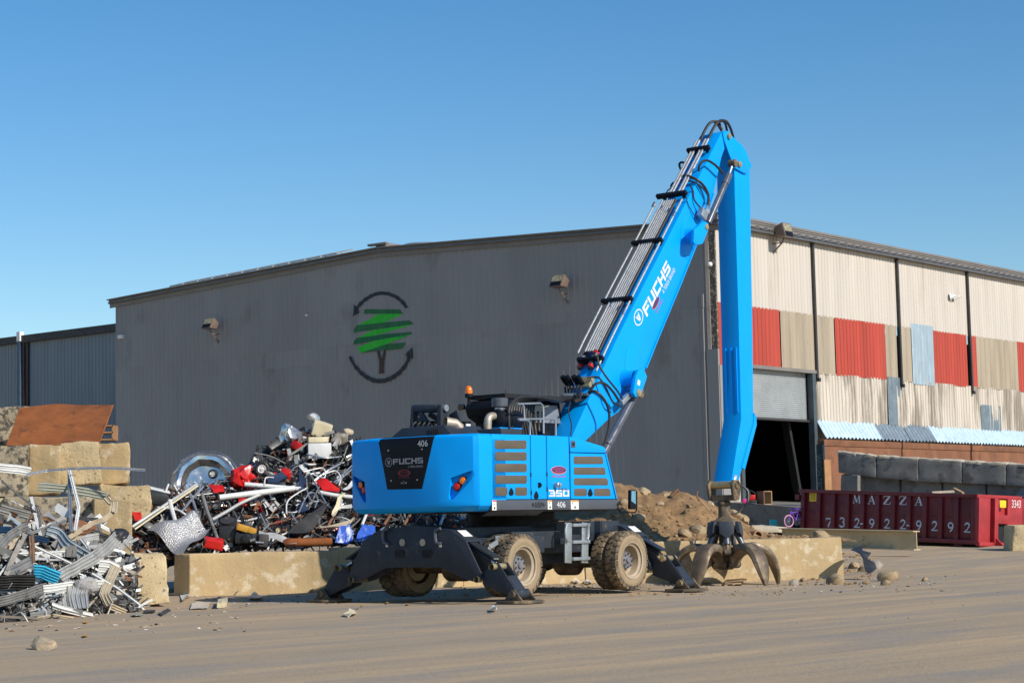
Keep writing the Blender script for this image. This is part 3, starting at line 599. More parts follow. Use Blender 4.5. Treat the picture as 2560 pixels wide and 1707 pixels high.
b = MB(); c = S(*q2([(1120, 912)])[0], SY); b.lathe([(.045, .0), (.045, .10), (.03, .11), (.03, .14), (.0, .15)], c, (0, -1, 0), 14); b.build('door_knob', mt_galv, p3_)
for x, y, par in ((768, 757, p2_), (774, 1027, p2_), (1009, 750, p3_), (1012, 975, p3_)): panel('hinge', [(x - 7, y - 33), (x + 7, y - 33), (x + 7, y + 33), (x - 7, y + 33)], mt_gap, SY - .012, .02, .002, par)
panel('speaker_grille', [(1368, 248), (1432, 248), (1432, 350), (1370, 350)], mt_skirt, SY - .01, .02, .003, p4_)
b = MB(); c = S(*q2([(1401, 298)])[0], SY - .012); b.lathe([(.03, 0), (.03, .01), (.0, .01)], c, (0, -1, 0), 10); b.build('speaker_hole', mt_gap, p4_)
sk = panel('side_skirt', [(182, 1134), (2078, 1126), (2078, 1170), (2056, 1274), (185, 1292)], mt_skirt, SY - .012, .06, .02)
b = MB(); a, c, d, e = sp(q2([(170, 1298), (965, 1296), (935, 1364), (140, 1374)]), -1.38); b.prism([a, c, d + V((0, .12, 0)), e + V((0, .12, 0))], (0, .05, 0)); b.build('belly_plate', mt_skirt, mh)
def onside(name, m_, x0, y0, x1, y1, par, polys=None, vf=None, y=SY, off=.004, shear=0.):
    o, xr, yt = sp(q2([(x0, y0), (x1, y0), (x0, y1)]), y); return put(par, name, m_, polys, o, (1, 0, 0), (0, 0, 1), xr.x - o.x, yt.z - o.z, shear, off, vf)
onside('lettering', mt_white, 1032, 1084, 1335, 985, p3_, glyph_polys('350')); onside('lettering', mat('dark_lettering', (.09, .10, .11), .5), 1178, 997, 1320, 952, p3_, vf=text_polys('MHL'), off=.007)
onside('lettering', mt_white, 1152, 1248, 1279, 1160, sk, vf=text_polys('406'), y=SY - .012)
EL = [arc(.5, .5, .5, .5, 0, 350, 35)]; EL2 = [arc(.51, .53, .46, .42, 0, 350, 35)]
onside('decal', mt_decalo, 1066, 748, 1295, 627, p3_, EL); onside('decal', mt_navyblue, 1066, 748, 1295, 627, p3_, EL2, off=.006)
onside('decal', mt_pink, 1100, 690, 1262, 645, p3_, vf=text_polys('Company'), off=.008); onside('decal', mt_pink, 1118, 722, 1245, 686, p3_, vf=text_polys('Wrench'), off=.008); onside('decal', mt_pink, 1082, 797, 1278, 764, p3_, vf=text_polys('866-262-4181'))
def sticker(x0, y0, x1, y1, par=sk, top=mt_storange):
    q = [[(0, 0), (1, 0), (1, 1), (0, 1)]]
    onside('sticker', mt_sticker, x0, y1, x1, y0, par, q, y=SY - .012); onside('sticker', top, x0 + 5, y0 + 22, x1 - 5, y0 + 3, par, q, y=SY - .012, off=.007)
    onside('sticker', mt_black, (x0 + x1) / 2 - 8, y1 - 18, (x0 + x1) / 2 + 12, y1 - 48, par, q, y=SY - .012, off=.007); onside('sticker', mt_greyl, x0 + 18, y1 - 80, x0 + 34, y1 - 104, par, q, y=SY - .012, off=.007)
sticker(181, 1140, 246, 1290, top=mt_pink); sticker(1015, 1142, 1078, 1277); sticker(1362, 1142, 1480, 1277)
onside('grille_slit', mt_gap, 800, 1255, 945, 1165, sk, [[(.1 + .15 * k, .05), (.17 + .15 * k, .05), (.30 + .15 * k, .95), (.23 + .15 * k, .95)] for k in range(5)], y=SY - .012)
b = MB()
for x in (795, 950): b.lathe([(.035, 0), (.03, .012), (0, .015)], S(*q2([(x, 1205)])[0], SY - .012), (0, -1, 0), 10)
b.build('bolt', mt_navy, sk)
# --- top of the upper body
b = MB(); y0, y1 = FM.X(976, 1090, -2.0).y, FM.X(1136, 1083, -2.0).y
b.prism([V((-2.05, y0, 2.8)), V((-1.95, y0 - .22, 2.99)), V((-1.95, y1 + .28, 3.0)), V((-2.05, y1, 2.8))], (1.0, 0, 0)); hd = b.build('engine_hood', mt_navy, mh, bevel=.02)
b = MB()
for k in range(5): y = y1 + .36 + .045 * k; b.prism([V((-1.985, y, 2.95)), V((-1.985, y + .022, 2.95)), V((-2.04, y - .05, 2.84)), V((-2.04, y - .072, 2.84))], (-.012, 0, 0))
b.build('hood_slot', mt_gap, hd)
b = MB(); b.box((-.9, -.7, 2.87), (.6, 1.2, .13)); b.box((-.2, .3, 2.64), (2.6, 1.3, .3)); b.build('top_housing', mt_navy, mh, bevel=.03)
TX = lambda pts, y: [S(px, py, y) for px, py in q7(pts)]
# roller frame behind the hood
b = MB(); YA = .55; xr_ = -1.15
X7 = lambda p: FM.X(*q7([p])[0], xr_)
b.cyl(X7((205, 430)), X7((615, 425)), .075, 14); b.bar(X7((225, 400)), X7((200, 735)), .06, .14, (1, 0, 0)); b.bar(X7((640, 375)), X7((635, 720)), .09, .2, (1, 0, 0))
b.bar(X7((330, 500)) + V((.2, 0, 0)), X7((600, 650)) + V((.2, 0, 0)), .05, .1); b.bar(X7((300, 480)), X7((440, 700)), .05, .1); b.bar(X7((310, 560)), X7((330, 700)), .06, .1); b.bar(X7((690, 480)) + V((.2, 0, 0)), X7((760, 680)) + V((.2, 0, 0)), .05, .2)
fr = b.build('hoist_frame', mt_navyd, mh, bevel=.008)
b = MB(); b.lathe([(.06, -.08), (.06, .03), (.0, .03)], X7((680, 418)), (0, -1, 0), 10); b.build('frame_nut', mt_galv, fr)
for k in range(4):
    c = X7((300 + 75 * k, 700)); b = MB(); b.tube([c + V((.13 * math.cos(a), .02 * a, .09 * math.sin(a))) for a in [i * .5 for i in range(13)]], .022, 7, cap=True, closed=False); b.build('hose', mt_rubber, mh)
b = MB(); ey = -.62; e0, e1, e2 = S(*q7([(885, 800)])[0], ey), S(*q7([(885, 690)])[0], ey), S(*q7([(790, 632)])[0], ey)
e2 = e2 + V((-.05, .12, .0)); b.tube([e0, e1, e1 + (e2 - e1) * .25 + V((0, 0, .02)), e2], [.085, .085, .092, .10], 16, cap=False); b.build('exhaust_pipe', mt_exh, mh, normals=False)
b = MB(); c = S(*q7([(980, 700)])[0], -.35); b.cyl(c, c + V((0, 0, .09)), .10, 16); fc = b.build('filler_neck', mt_black, mh); b = MB(); b.box(c + V((-.05, -.1, .02)), (.12, .02, .05)); b.build('sticker', mt_sticker, fc)
AY = -.78; a0, a1 = S(*q7([(1455, 585)])[0], AY), S(*q7([(1640, 583)])[0], AY); b = MB(); ad_ = V((1, 0, 0)); L_ = .62
b.lathe([(.0, -.04), (.10, -.03), (.165, .03), (.17, .2), (.18, .21), (.18, .25), (.17, .26), (.17, .38), (.18, .39), (.18, .43), (.17, .44), (.165, .6), (.14, .63), (0, .63)], a0 - ad_ * .05, ad_, 24); ac = b.build('air_cleaner', mt_black, mh)
c = S(*q7([(1497, 330)])[0], AY); b = MB(); b.lathe([(.075, -.2), (.075, -.08), (.14, -.08), (.145, .05), (.13, .07), (0, .075)], c, (0, 0, 1), 22); b.build('intake_cap', mt_skirt, ac)
b = MB(); b.lathe([(.09, -.125), (.09, -.1)], c, (0, 0, 1), 18); b.build('band', mt_galv, ac)
b = MB(); p0, p1, p2 = S(*q7([(1318, 800)])[0], AY), S(*q7([(1318, 640)])[0], AY), S(*q7([(1345, 560)])[0], AY); b.tube(cr([p0, p1, p1 + V((.02, 0, .07)), p1 + V((.08, 0, .115)), p1 + V((.17, 0, .12))], 5), .068, 14); b.build('intake_elbow', mt_exh, mh)
b = MB(); b.lathe([(.072, 0), (.072, .018)], p1 + V((0, 0, -.02)), (0, 0, 1), 16); b.build('band', mt_galv, ac)
b = MB(); a, c = S(*q7([(1390, 795)])[0], AY), S(*q7([(1725, 735)])[0], AY)
for x in (a.x + .05, (a.x + c.x) / 2, c.x - .03): b.box((x, AY, (a.z + c.z) / 2), (.03, .3, .11)); 
b.box(((a.x + c.x) / 2, AY, c.z), (c.x - a.x, .32, .02)); b.build('filter_bracket', mt_blue, mh)
# cab on the far side
xc = .8; yl_, yr_ = FM.X(1166, 1030, xc).y, FM.X(1262, 1030, xc).y; zt_ = FM.X(1200, 1000, xc).z; zb_ = FM.X(1200, 1056, xc).z
b = MB(); pr = [(xc + .25, zb_ - .5), (xc + .25, zb_), (xc + .02, zb_ + .1), (xc - .06, (zt_ + zb_) / 2 + .05), (xc + .0, zt_ - .05), (xc + .1, zt_), (xc + 1.7, zt_ + .02), (xc + 1.9, zb_ - .5)]
b.prism([V((x, yr_, z)) for x, z in pr], (0, yl_ - yr_, 0)); cab = b.build('cab', mt_black, mh, bevel=.04)
b = MB(); b.prism([V((x, yr_ - .012, z)) for x, z in ((xc + .32, zb_ + .0), (xc + .28, zt_ - .1), (xc + 1.6, zt_ - .08), (xc + 1.7, zb_))], (0, .02, 0)); b.build('side_window', mat('sunlit_cab_glass', (.21, .23, .26), .25, var=.2, spec=.5), cab)  # pale grey stands in for sun reflected by the cab glass
b = MB(); b.box((xc + .95, (yl_ + yr_) / 2, zt_ + .06), (1.75, abs(yl_ - yr_) * .9, .08)); b.build('roof_rack', mt_gap, cab)
p = FM.X(*q7([(1035, 365)])[0], xc); b = MB(); b.cyl(p + V((0, 0, -.05)), p + V((0, 0, .14)), .03, 8); b.lathe([(.075, 0), (.08, .05), (.07, .07)], p + V((0, 0, .13)), (0, 0, 1), 18); bs = b.build('beacon_base', mt_black, cab)
b = MB(); b.lathe([(.066, 0), (.07, .06), (.06, .115), (.035, .145), (0, .155)], p + V((0, 0, .195)), (0, 0, 1), 18); b.build('beacon', mt_orange, cab)
p = FM.X(*q7([(935, 405)])[0], xc); b = MB(); b.lathe([(.0, -.05), (.06, -.03), (.065, .06), (0, .06)], p, (-1, .2, -.1), 14); b.build('work_light', mt_glass, cab)
b = MB(); p = FM.X(*q7([(1600, 265)])[0], 1.0); b.tube([p, p + V((.0, .03, .15))], .006, 5); b.build('antenna', mt_black, cab)
for pts in ([(1765, 357), (2105, 346), (2140, 380), (2150, 430), (2153, 800)], [(1770, 585), (2290, 580), (2325, 605), (2335, 660), (2335, 830)], [(1785, 597), (1915, 600), (1945, 635), (1950, 830)], [(1835, 360), (1860, 400), (1867, 580)]):
    b = MB(); b.tube(TX(pts, -1.22), .017, 8); b.build('handrail', mt_galv, mh)
b = MB(); c = S(*q7([(2150, 800)])[0], -1.15); b.cyl(c + V((0, 0, -.05)), c + V((0, 0, .04)), .11, 16); b.build('tank_cap', mt_black, mh)
# --- boom
BY = -.27
bt = [(1428, 1096), (1468, 1007), (1541, 850), (1609, 714), (1670.6, 594), (1717, 503), (1764, 411), (1804, 331)]
bo = bt + [(1807, 345), (1812, 372), (1804, 393), (1784, 484), (1740, 613), (1700, 713), (1643, 850), (1613, 924), (1600, 955), (1548, 1028), (1524, 1045), (1465, 1101), (1440, 1125)]
b = MB(); b.prism(sp(bo, BY), (0, -2 * BY, 0)); boom = b.build('boom', mt_blue, mh, bevel=.012)
# underside flange strip and weld bosses
b = MB(); fl = sp([(1784, 484), (1740, 613), (1700, 713), (1643, 850), (1615, 920)], BY - .015)
for p, q in zip(fl, fl[1:]): b.bar(p, q, .03, .03, (0, 1, 0))
b.build('flange', mt_blue, boom)
def lug(pts, zf, dep, boss, br, pin, pr_, nm='lug'):
    b = MB(); b.prism(sp(zf(pts), -.62), (0, .09, 0)); L = b.build(nm, mt_blue, boom, bevel=.012)
    c = S(*zf([boss])[0], -.53); b = MB(); b.lathe([(br, -.01), (br, .18), (br * 1.25, .262)], c, (0, 1, 0), 26); b.build('boss', mt_blue, L)
    c = S(*zf([pin])[0], -.62); b = MB(); b.lathe([(pr_, -.1), (pr_, .02), (pr_ * .6, .025), (pr_ * .6, .03), (.0, .03)], c, (0, -1, 0), 20); b.build('pin', mt_brass, L)
    return L
lg = lug([(1600, 445), (1655, 430), (1695, 470), (1730, 545), (1700, 640), (1640, 810), (1600, 860), (1550, 845), (1522, 790), (1560, 540)], q8, .1, (1560, 570), .155, (1600, 790), .075)
def onlug(x0, y0, x1, y1, m_, off):
    o, a, c = sp(q8([(x0, y1), (x1, y1), (x0, y0)]), -.62); put(lg, 'sticker', m_, [[(0, 0), (1, 0), (1, 1), (0, 1)]], o, (.93, 0, -.36), (.36, 0, .93), .085, .1, off=off)
onlug(1575, 565, 1660, 660, mt_sticker, .004)
lug([(215, 205), (345, 95), (385, 85), (425, 110), (432, 170), (415, 245), (345, 415), (280, 432), (225, 425), (205, 390)], q23, .1, (290, 285), .15, (398, 165), .06)
for c_, rr in ((q8([(1500, 400)])[0], .40), (q23([(100, 330)])[0], .40)):   # welded reinforcing plates
    c = S(*c_, BY); b = MB(); b.prism([c + V((rr * math.cos(a) * .62 , -.006, rr * math.sin(a) * 1.1)) for a in [i * math.pi / 14 for i in range(28)]], (0, .012, 0)); b.build('doubler_plate', mt_blue, boom, bevel=.003)
# lettering on the boom, along its length
pA, pB = S(1600, 787, BY), S(1668, 655, BY)   # from the F to the S, lower edge of the letters
ex = (S(1676, 672, BY) - S(1617, 790, BY)).normalized(); ey = V((-ex.z, 0, ex.x))
def onboom(name, m_, o, w, h, polys=None, vf=None, off=.004, shear=0.): return put(boom, name, m_, polys, S(o[0], o[1], BY), ex, ey, w, h, shear, off, vf)
Lf = (S(1675, 668, BY) - S(1616, 789, BY)).length
onboom('lettering', mt_white, (1617, 793), Lf, .235, glyph_polys('FUCHS'), shear=.10)
onboom('lettering', mt_white, (1659, 735), (S(1683, 676, BY) - S(1654, 736, BY)).length, .088, vf=text_polys('A TEREX BRAND'))
onboom('emblem', mt_white, (1596, 823), .37, .30, FOX); onboom('emblem', mt_blue, (1596, 823), .37, .30, FOXI, off=.007)
onboom('decal', mt_decalo, (1635, 779), .36, .125, EL, off=.008); onboom('decal', mt_navyblue, (1635, 779), .36, .125, EL2, off=.010); onboom('decal', mt_pink, (1637, 775), .25, .05, vf=text_polys('Company'), off=.012); onboom('decal', mt_pink, (1641, 783), .36, .045, vf=text_polys('866-262-4181'), off=.006)
# pipes along the top of the boom
top = sp(bt, BY); top = [V((p.x, 0, p.z)) for p in top]
def along(t):   # distance along the top edge -> point and normal
    for p, q in zip(top, top[1:]):
        L = (q - p).length
        if t <= L or q is top[-1]: d = (q - p) / L; return p + d * t, V((-d.z, 0, d.x)), d
        t -= L
def tpx(px, py):
    p = S(px, py, BY); p = V((p.x, 0, p.z)); s = 0; best = (1e9, 0)
    for a, c in zip(top, top[1:]):
        L = (c - a).length; k = max(0, min(1, (p - a).dot(c - a) / L / L)); d = (a + (c - a) * k - p).length
        if d < best[0]: best = (d, s + L * k)
        s += L
    return best[1]
def pipe(y, h, t0, t1, r, m_=mt_pipe, nm='hydraulic_pipe'):
    P = []
    for i in range(15): p, n_, d = along(t0 + (t1 - t0) * i / 14); P.append(p + n_ * h + V((0, y, 0)))
    b = MB(); b.tube(P, r, 8); return b.build(nm, m_, boom)
tA, tB, tC, tT = tpx(1525, 885), tpx(1715, 507), tpx(1722, 493), tpx(1792, 357)
pipe(.44, .10, tA, tpx(1712, 512), .02)
for y in (.255, .19, .135, .08, .025, -.03): pipe(y, .12, tA, tB, .022)
pipe(-.075, .11, tA, tB, .03, mt_rubber, 'hose'); pipe(-.22, .10, tpx(1500, 935), tB, .022)
for y in (.17, .10, -.05, -.12): pipe(y, .12, tC, tT, .026)
def clamp(t, y0=-.27, y1=.33, h=.12):
    p, n_, d = along(t); b = MB(); b.bar(p + n_ * h + V((0, y0, 0)), p + n_ * h + V((0, y1, 0)), .07, .10, n_); b.bar(p + V((0, y0 + .1, 0)), p + n_ * h + V((0, y0 + .1, 0)), .04, .06, (0, 1, 0)); b.bar(p + V((0, y1 - .15, 0)), p + n_ * h + V((0, y1 - .15, 0)), .04, .06, (0, 1, 0)); b.build('pipe_clamp', mt_black, boom)
for px, py, y1 in ((1780, 380, .28), (1722, 492, .46), (1662, 611, .46), (1588, 758, .46), (1515, 905, .33)): clamp(tpx(px, py), y1=y1)
for px, py in ((1575, 785), (1700, 540)):   # pipe couplings
    for y in (.44, .19, -.03, -.22):
        p, n_, d = along(tpx(px, py) + y * .6); b = MB(); b.cyl(p + n_ * .11 + V((0, y, 0)), p + n_ * .11 + d * .12 + V((0, y, 0)), .036, 8); b.build('coupling', mt_chrome, boom)
for (xa, ya, xb, yb, yy) in ((840, 175, 720, 415, .28), (975, 170, 870, 405, .0)):
    a, c = S(*q8([(xa, ya)])[0], yy), S(*q8([(xb, yb)])[0], yy); ax = (c - a); L = ax.length; b = MB()
    b.lathe([(.03, -.04), (.066, 0), (.066, L), (.03, L + .04)], a, ax, 16); va = b.build('accumulator', mt_navy, boom)
    for f in (.03, .88): b = MB(); b.lathe([(.0685, 0), (.0685, .06)], a + ax.normalized() * (L * f), ax, 16); b.build('red_band', mt_red, va)
    b = MB(); b.lathe([(.0685, 0), (.0685, .10)], a + ax.normalized() * (L * .42), ax, 16); b.build('sticker', mt_sticker, va)
for x, y, yy in ((455, 545, .35), (520, 545, .22), (620, 540, .1), (685, 545, -.02)):
    a = S(*q8([(x, y)])[0], yy); b = MB(); d = V((.62, 0, -.6)); b.lathe([(.0, -.02), (.05, 0), (.055, .05), (.05, .2), (.03, .24), (.03, .32)], a, d, 14); b.build('valve', mt_black, boom)
a, c = S(*q8([(485, 820)])[0], .2), S(*q8([(850, 812)])[0], -.3); b = MB(); b.bar(a, c, .09, .05); b.build('hose_bracket', mt_galv, boom)
b = MB(); b.box(S(*q8([(820, 660)])[0], -.05), (.22, .3, .2), Matrix.Rotation(R(-60), 3, 'Y')); b.build('valve_block', mt_brass, boom, bevel=.01)
def hose(pts, r=.026, zf=None, par=mh, nm='hose', n=6, m_=mt_rubber):
    P = [S(*(zf([(x, y)])[0] if zf else (x, y)), yy) for x, y, yy in pts]; b = MB(); b.tube(cr(P, n), r, 8); return b.build(nm, m_, par)
for k in range(11):   # the bundle from the body up to the boom bracket
    x = k * 38; y = -.95 + k * .075
    hose([(-330 + x * 1.05, 1420, y), (-350 + x * .98, 1180, y), (-330 + x * .95, 980, y + .02), (-180 + x * .75, 858, y + .1), (80 + x * .8 - k * 22, 850 + k * 3, y + .25), (330 + k * 20, 880 + (k % 4) * 14, y + .45), (470 + k * 33, 835 + (k % 3) * 10, .25 - k * .04)], .025, q8)
for k in range(6): hose([(490 + 50 * k, 690, .3 - k * .09), (500 + 45 * k, 760, .28 - k * .09), (520 + 40 * k, 870, .2 - k * .09), (640, 915 + k * 3, .0 - k * .05), (780, 880, -.2), (845, 815, -.3)], .022, q8)
for k in range(7): hose([(-120 + 45 * k, 1440, -.4), (-200 + 60 * k, 1250, -.35), (-260 + 70 * k, 1080, -.3 + k * .03)], .024, q8)
hose([(845, 790, -.36), (930, 680, -.45), (1010, 640, -.5), (1110, 665, -.52), (1220, 780, -.5), (1310, 920, -.47)], .026, q8); hose([(850, 800, -.36), (910, 765, -.45), (1000, 800, -.55), (1100, 920, -.6), (1155, 1080, -.6), (1155, 1280, -.6), (1110, 1480, -.58), (1060, 1600, -.55)], .026, q8)
hose([(980, 240, -.3), (1010, 380, -.33), (1120, 560, -.4), (1280, 760, -.45), (1385, 930, -.46)], .019, q8); hose([(830, 570, -.2), (950, 550, -.3), (1040, 600, -.4), (1130, 760, -.45), (1210, 920, -.47), (1310, 970, -.47)], .018, q8)
hose([(575, 930, -.3), (545, 1060, -.32), (590, 1260, -.34), (580, 1440, -.33)], .012, q8)
hose([(490, 1240, .3), (550, 1100, .1), (640, 960, -.1)], .012, q8)
b = MB(); b.bar(S(*q8([(1330, 950)])[0], -.46), S(*q8([(1470, 800)])[0], -.46), .1, .1); b.build('manifold', mt_galv, boom, bevel=.01)
# hoses over the boom tip and stick end
for pts, r in (([(900, 500, .16), (960, 340, .16), (1060, 170, .14), (1150, 115, .1), (1260, 140, .05), (1330, 290, .0)], .03), ([(1050, 470, -.06), (1130, 300, -.06), (1230, 140, -.08), (1320, 95, -.08), (1420, 120, -.06), (1500, 250, .0), (1560, 450, .06)], .03),
               ([(1250, 140, -.05), (1340, 105, -.02), (1400, 170, .05), (1430, 320, .1)], .026), ([(1190, 150, .0), (1250, 200, .03), (1320, 310, .05)], .022),
               ([(860, 1110, -.28), (870, 1010, -.32), (940, 920, -.36), (1040, 900, -.4), (1180, 980, -.42), (1280, 1080, -.42), (1350, 1170, -.4)], .026), ([(610, 990, .35), (560, 945, .42), (500, 940, .45), (470, 990, .44), (510, 1100, .4), (580, 1170, .3)], .026)):
    hose(pts, r, q21, boom)
for pts, r in (([(980, 350, .1), (1050, 315, .05), (1170, 340, -.15), (1340, 420, -.32), (1470, 560, -.36), (1540, 720, -.38), (1530, 860, -.40), (1505, 970, -.4)], .03), ([(860, 440, .3), (960, 415, .2), (1130, 420, -.1), (1300, 470, -.3), (1440, 590, -.36), (1530, 720, -.38), (1560, 840, -.38), (1545, 970, -.4)], .018),
               ([(1180, 530, -.28), (1230, 630, -.3), (1250, 790, -.31), (1330, 910, -.35), (1415, 1000, -.38)], .018), ([(1090, 740, -.28), (1120, 860, -.29), (1200, 1030, -.3), (1310, 1190, -.33)], .010),
               ([(790, 560, .3), (710, 630, .42), (680, 740, .44), (690, 850, .4), (700, 900, .3)], .013), ([(840, 450, .3), (790, 510, .34), (790, 590, .3)], .02)):
    hose(pts, r, q22, boom)
b = MB(); b.box(S(*q22([(1420, 1090)])[0], -.4), (.22, .12, .2), Matrix.Rotation(R(28), 3, 'Y')); b.build('manifold', mt_galv, boom, bevel=.01)
b = MB(); b.box(S(*q22([(1500, 1000)])[0], -.4), (.14, .1, .16), Matrix.Rotation(R(28), 3, 'Y')); b.build('valve_block', mt_chrome, boom, bevel=.01)
# cylinders
def cyl2(nm, a, c, y, r, rod=None, rr=.04, bands=(.1,)):
    A, C = S(*a, y), S(*c, y); ax = C - A; L = ax.length; b = MB(); b.lathe([(0, -.02), (r * .9, -.02), (r, .02), (r, L * .8), (r * 1.15, L * .8), (r * 1.15, L), (0, L)], A, ax, 20); o = b.build(nm, mt_cyl, mh)
    if rod: E = S(*rod, y); b = MB(); b.cyl(C, E, rr, 14); b.build('rod', mt_chrome, o); b = MB(); b.lathe([(.0, -.08), (.085, -.08), (.085, .08), (0, .08)], E, (0, 1, 0), 16); b.build('rod_eye', mt_mud, o)
    return o
A, C = S(1490, 1168, -.42), S(1585, 990, -.42); b = MB(); b.lathe([(.082, 0), (.082, (C - A).length * .97), (.088, (C - A).length * .97), (.088, (C - A).length), (0, (C - A).length)], A, C - A, 22); bc = b.build('boom_cylinder', mt_cyl, mh)
b = MB(); b.lathe([(0, -.09), (.1, -.09), (.1, .09), (0, .09)], S(1594, 982, -.42), (0, 1, 0), 18); b.build('cylinder_eye', mt_mud, bc)
b = MB(); A, C = S(1518, 1112, -.42), S(1521, 1106, -.42); b.lathe([(.09, 0), (.09, .05)], A, C - A, 20); b.build('band', mt_cyl, bc)
cyl2('stick_cylinder', (1771, 556), (1822, 437), -.38, .068, (1832, 409), .036)
# --- stick
KY = -.22
so_ = [(1807.6, 333), (1813.8, 328), (1819, 329), (1826, 337), (1838.6, 349.6), (1857, 366), (1867, 384), (1874, 405), (1875.5, 484), (1880.8, 801), (1883.5, 1041), (1884, 1057), (1846, 1205), (1828, 1208), (1853, 1048), (1846.7, 801), (1839, 540), (1837, 484), (1836, 425), (1826, 395), (1811, 350)]
b = MB(); b.prism(sp(so_, KY), (0, -2 * KY, 0)); stick = b.build('stick', mt_blue, mh, bevel=.008)
b = MB(); b.prism(sp([(1807.6, 334), (1813.8, 327), (1819, 328), (1826, 336), (1838.6, 348.6), (1857, 365), (1867.5, 383), (1875, 405), (1880, 414), (1876, 423), (1867, 434), (1859.7, 432.8), (1838.6, 421), (1828, 412), (1829, 400), (1824, 388), (1811, 352)], KY - .05), (0, .05, 0)); er = b.build('head_plate', mt_blue, stick, bevel=.008)
for (x, y), r in (((1455, 412), .06), ((1665, 975), .062)):
    b = MB(); b.lathe([(r, -.02), (r, .05), (r * .6, .055), (r * .6, .065), (0, .065)], S(*q21([(x, y)])[0], KY - .05), (0, -1, 0), 18); b.build('pin', mt_brass, er)
b = MB(); b.prism(sp([(1886, 1032), (1891, 1040), (1892, 1062), (1862.5, 1174), (1855, 1168), (1884.5, 1058)], KY - .02), (0, .06, 0)); b.build('hose_guard', mt_blue, stick, bevel=.004)
b = MB(); b.prism(sp([(1838, 1187), (1843, 1189), (1836.5, 1208), (1832, 1205)], KY - .004), (0, .002, 0)); sk_ = b.build('sticker', mt_sticker, stick); b = MB(); b.prism(sp([(1838, 1187), (1843, 1189), (1842, 1192), (1837, 1190)], KY - .007), (0, .002, 0)); b.build('sticker', mt_storange, stick)
b = MB()
for k in (-.13, 0, .13):   # wear strips on the inner face
    p0, p1 = S(1848, 868, KY), S(1853, 1030, KY); b.bar(p0 + V((-.012, .22 + k, 0)), p1 + V((-.012, .22 + k, 0)), .05, .03, (1, 0, 0))
b.build('wear_strip', mt_blue, stick)
# --- undercarriage
b = MB(); b.box((.66, 0, 1.02), (4.9, 1.5, .5)); b.box((.7, 0, .72), (2.6, .8, .3)); b.build('chassis', mt_navyd, mh, bevel=.03)
b = MB(); b.lathe([(0, 1.25), (.85, 1.25), (.85, 1.38), (.78, 1.38), (.78, 1.53), (0, 1.53)], (.7, 0, 0), (0, 0, 1), 40); b.build('slew_ring', mt_gap, mh)
b = MB(); b.box((.3, -.3, 1.62), (3.4, 1.9, .22)); b.box((1.4, 0, 2.0), (1.0, .9, .8)); b.build('slew_platform', mt_navy, mh, bevel=.02)
b = MB(); 
for x in (-.84, 2.41): b.cyl((x, -1.25, .6), (x, 1.25, .6), .13, 14); b.lathe([(.1, -.35), (.27, -.18), (.27, .18), (.1, .35)], (x, 0, .6), (0, 1, 0), 18)
b.build('axle', mt_mud, mh)
b = MB(); a, c = [S(*p, -.78) for p in q5([(430, 110), (750, 110)])]; b.box((2.0, -.62, 1.12), (2.0, .3, .42)); b.box((.2, -.9, 1.02), (1.7, .3, .3)); b.box((-.1, -1.0, .95), (.5, .3, .3)); b.build('side_tank', mt_navyd, mh, bevel=.02)
def tyre_mesh():
    b = MB(); Ro, Rs, Ri, w = .515, .50, .31, .255
    prof = [(Ri, -w / 2 + .02), (Ri + .03, -w / 2), (.40, -w / 2 - .012), (.47, -w / 2 + .0), (Rs, -w / 2 + .02), (Ro, -w / 2 + .035), (Ro, w / 2 - .035), (Rs, w / 2 - .02), (.47, w / 2), (.40, w / 2 + .012), (Ri + .03, w / 2), (Ri, w / 2 - .02)]
    N_ = 60; k = len(prof); vs = [V((r * math.cos(2 * math.pi * q / N_), h, r * math.sin(2 * math.pi * q / N_))) for r, h in prof for q in range(N_)]
    for i in range(k - 1):
        mi = 1 if (i <= 3 or i >= 7) else 0
        b.add([], []); 
        for q in range(N_): b.f.append([i * N_ + q, i * N_ + (q + 1) % N_, (i + 1) * N_ + (q + 1) % N_, (i + 1) * N_ + q]); b.m.append(mi)
    b.v = vs
    # lugs: wavy blocks from each shoulder to past the middle
    n = 26
    for s in (1, -1):
        for q in range(n):
            a = 2 * math.pi * (q + (.5 if s < 0 else 0)) / n; da = 2 * math.pi / n * .44; pts = []
            for (h, sh_, R0) in ((s * (w / 2 + .008), 0., .46), (s * (w / 2 - .014), .0, .536), (s * .075, .16, .540), (s * .03, -.10, .540), (-s * .004, .05, .540)):
                pts.append((h, a + sh_ * .25, R0))
            ro = []
            for h, aa, r_ in pts: ro.append([V((rr * math.cos(aa + sgn * da), h, rr * math.sin(aa + sgn * da))) for sgn, rr in ((-1, .47), (-.85, r_), (.85, r_), (1, .47))])
            base = len(b.v); b.v += [p for rw in ro for p in rw]
            for i in range(len(ro) - 1):
                for j in range(3): b.f.append([base + i * 4 + j, base + i * 4 + j + 1, base + (i + 1) * 4 + j + 1, base + (i + 1) * 4 + j]); b.m.append(0)
            b.f.append([base, base + 1, base + 2, base + 3]); b.m.append(1); e = base + (len(ro) - 1) * 4; b.f.append([e, e + 1, e + 2, e + 3]); b.m.append(0)
    return b
wheel0 = None
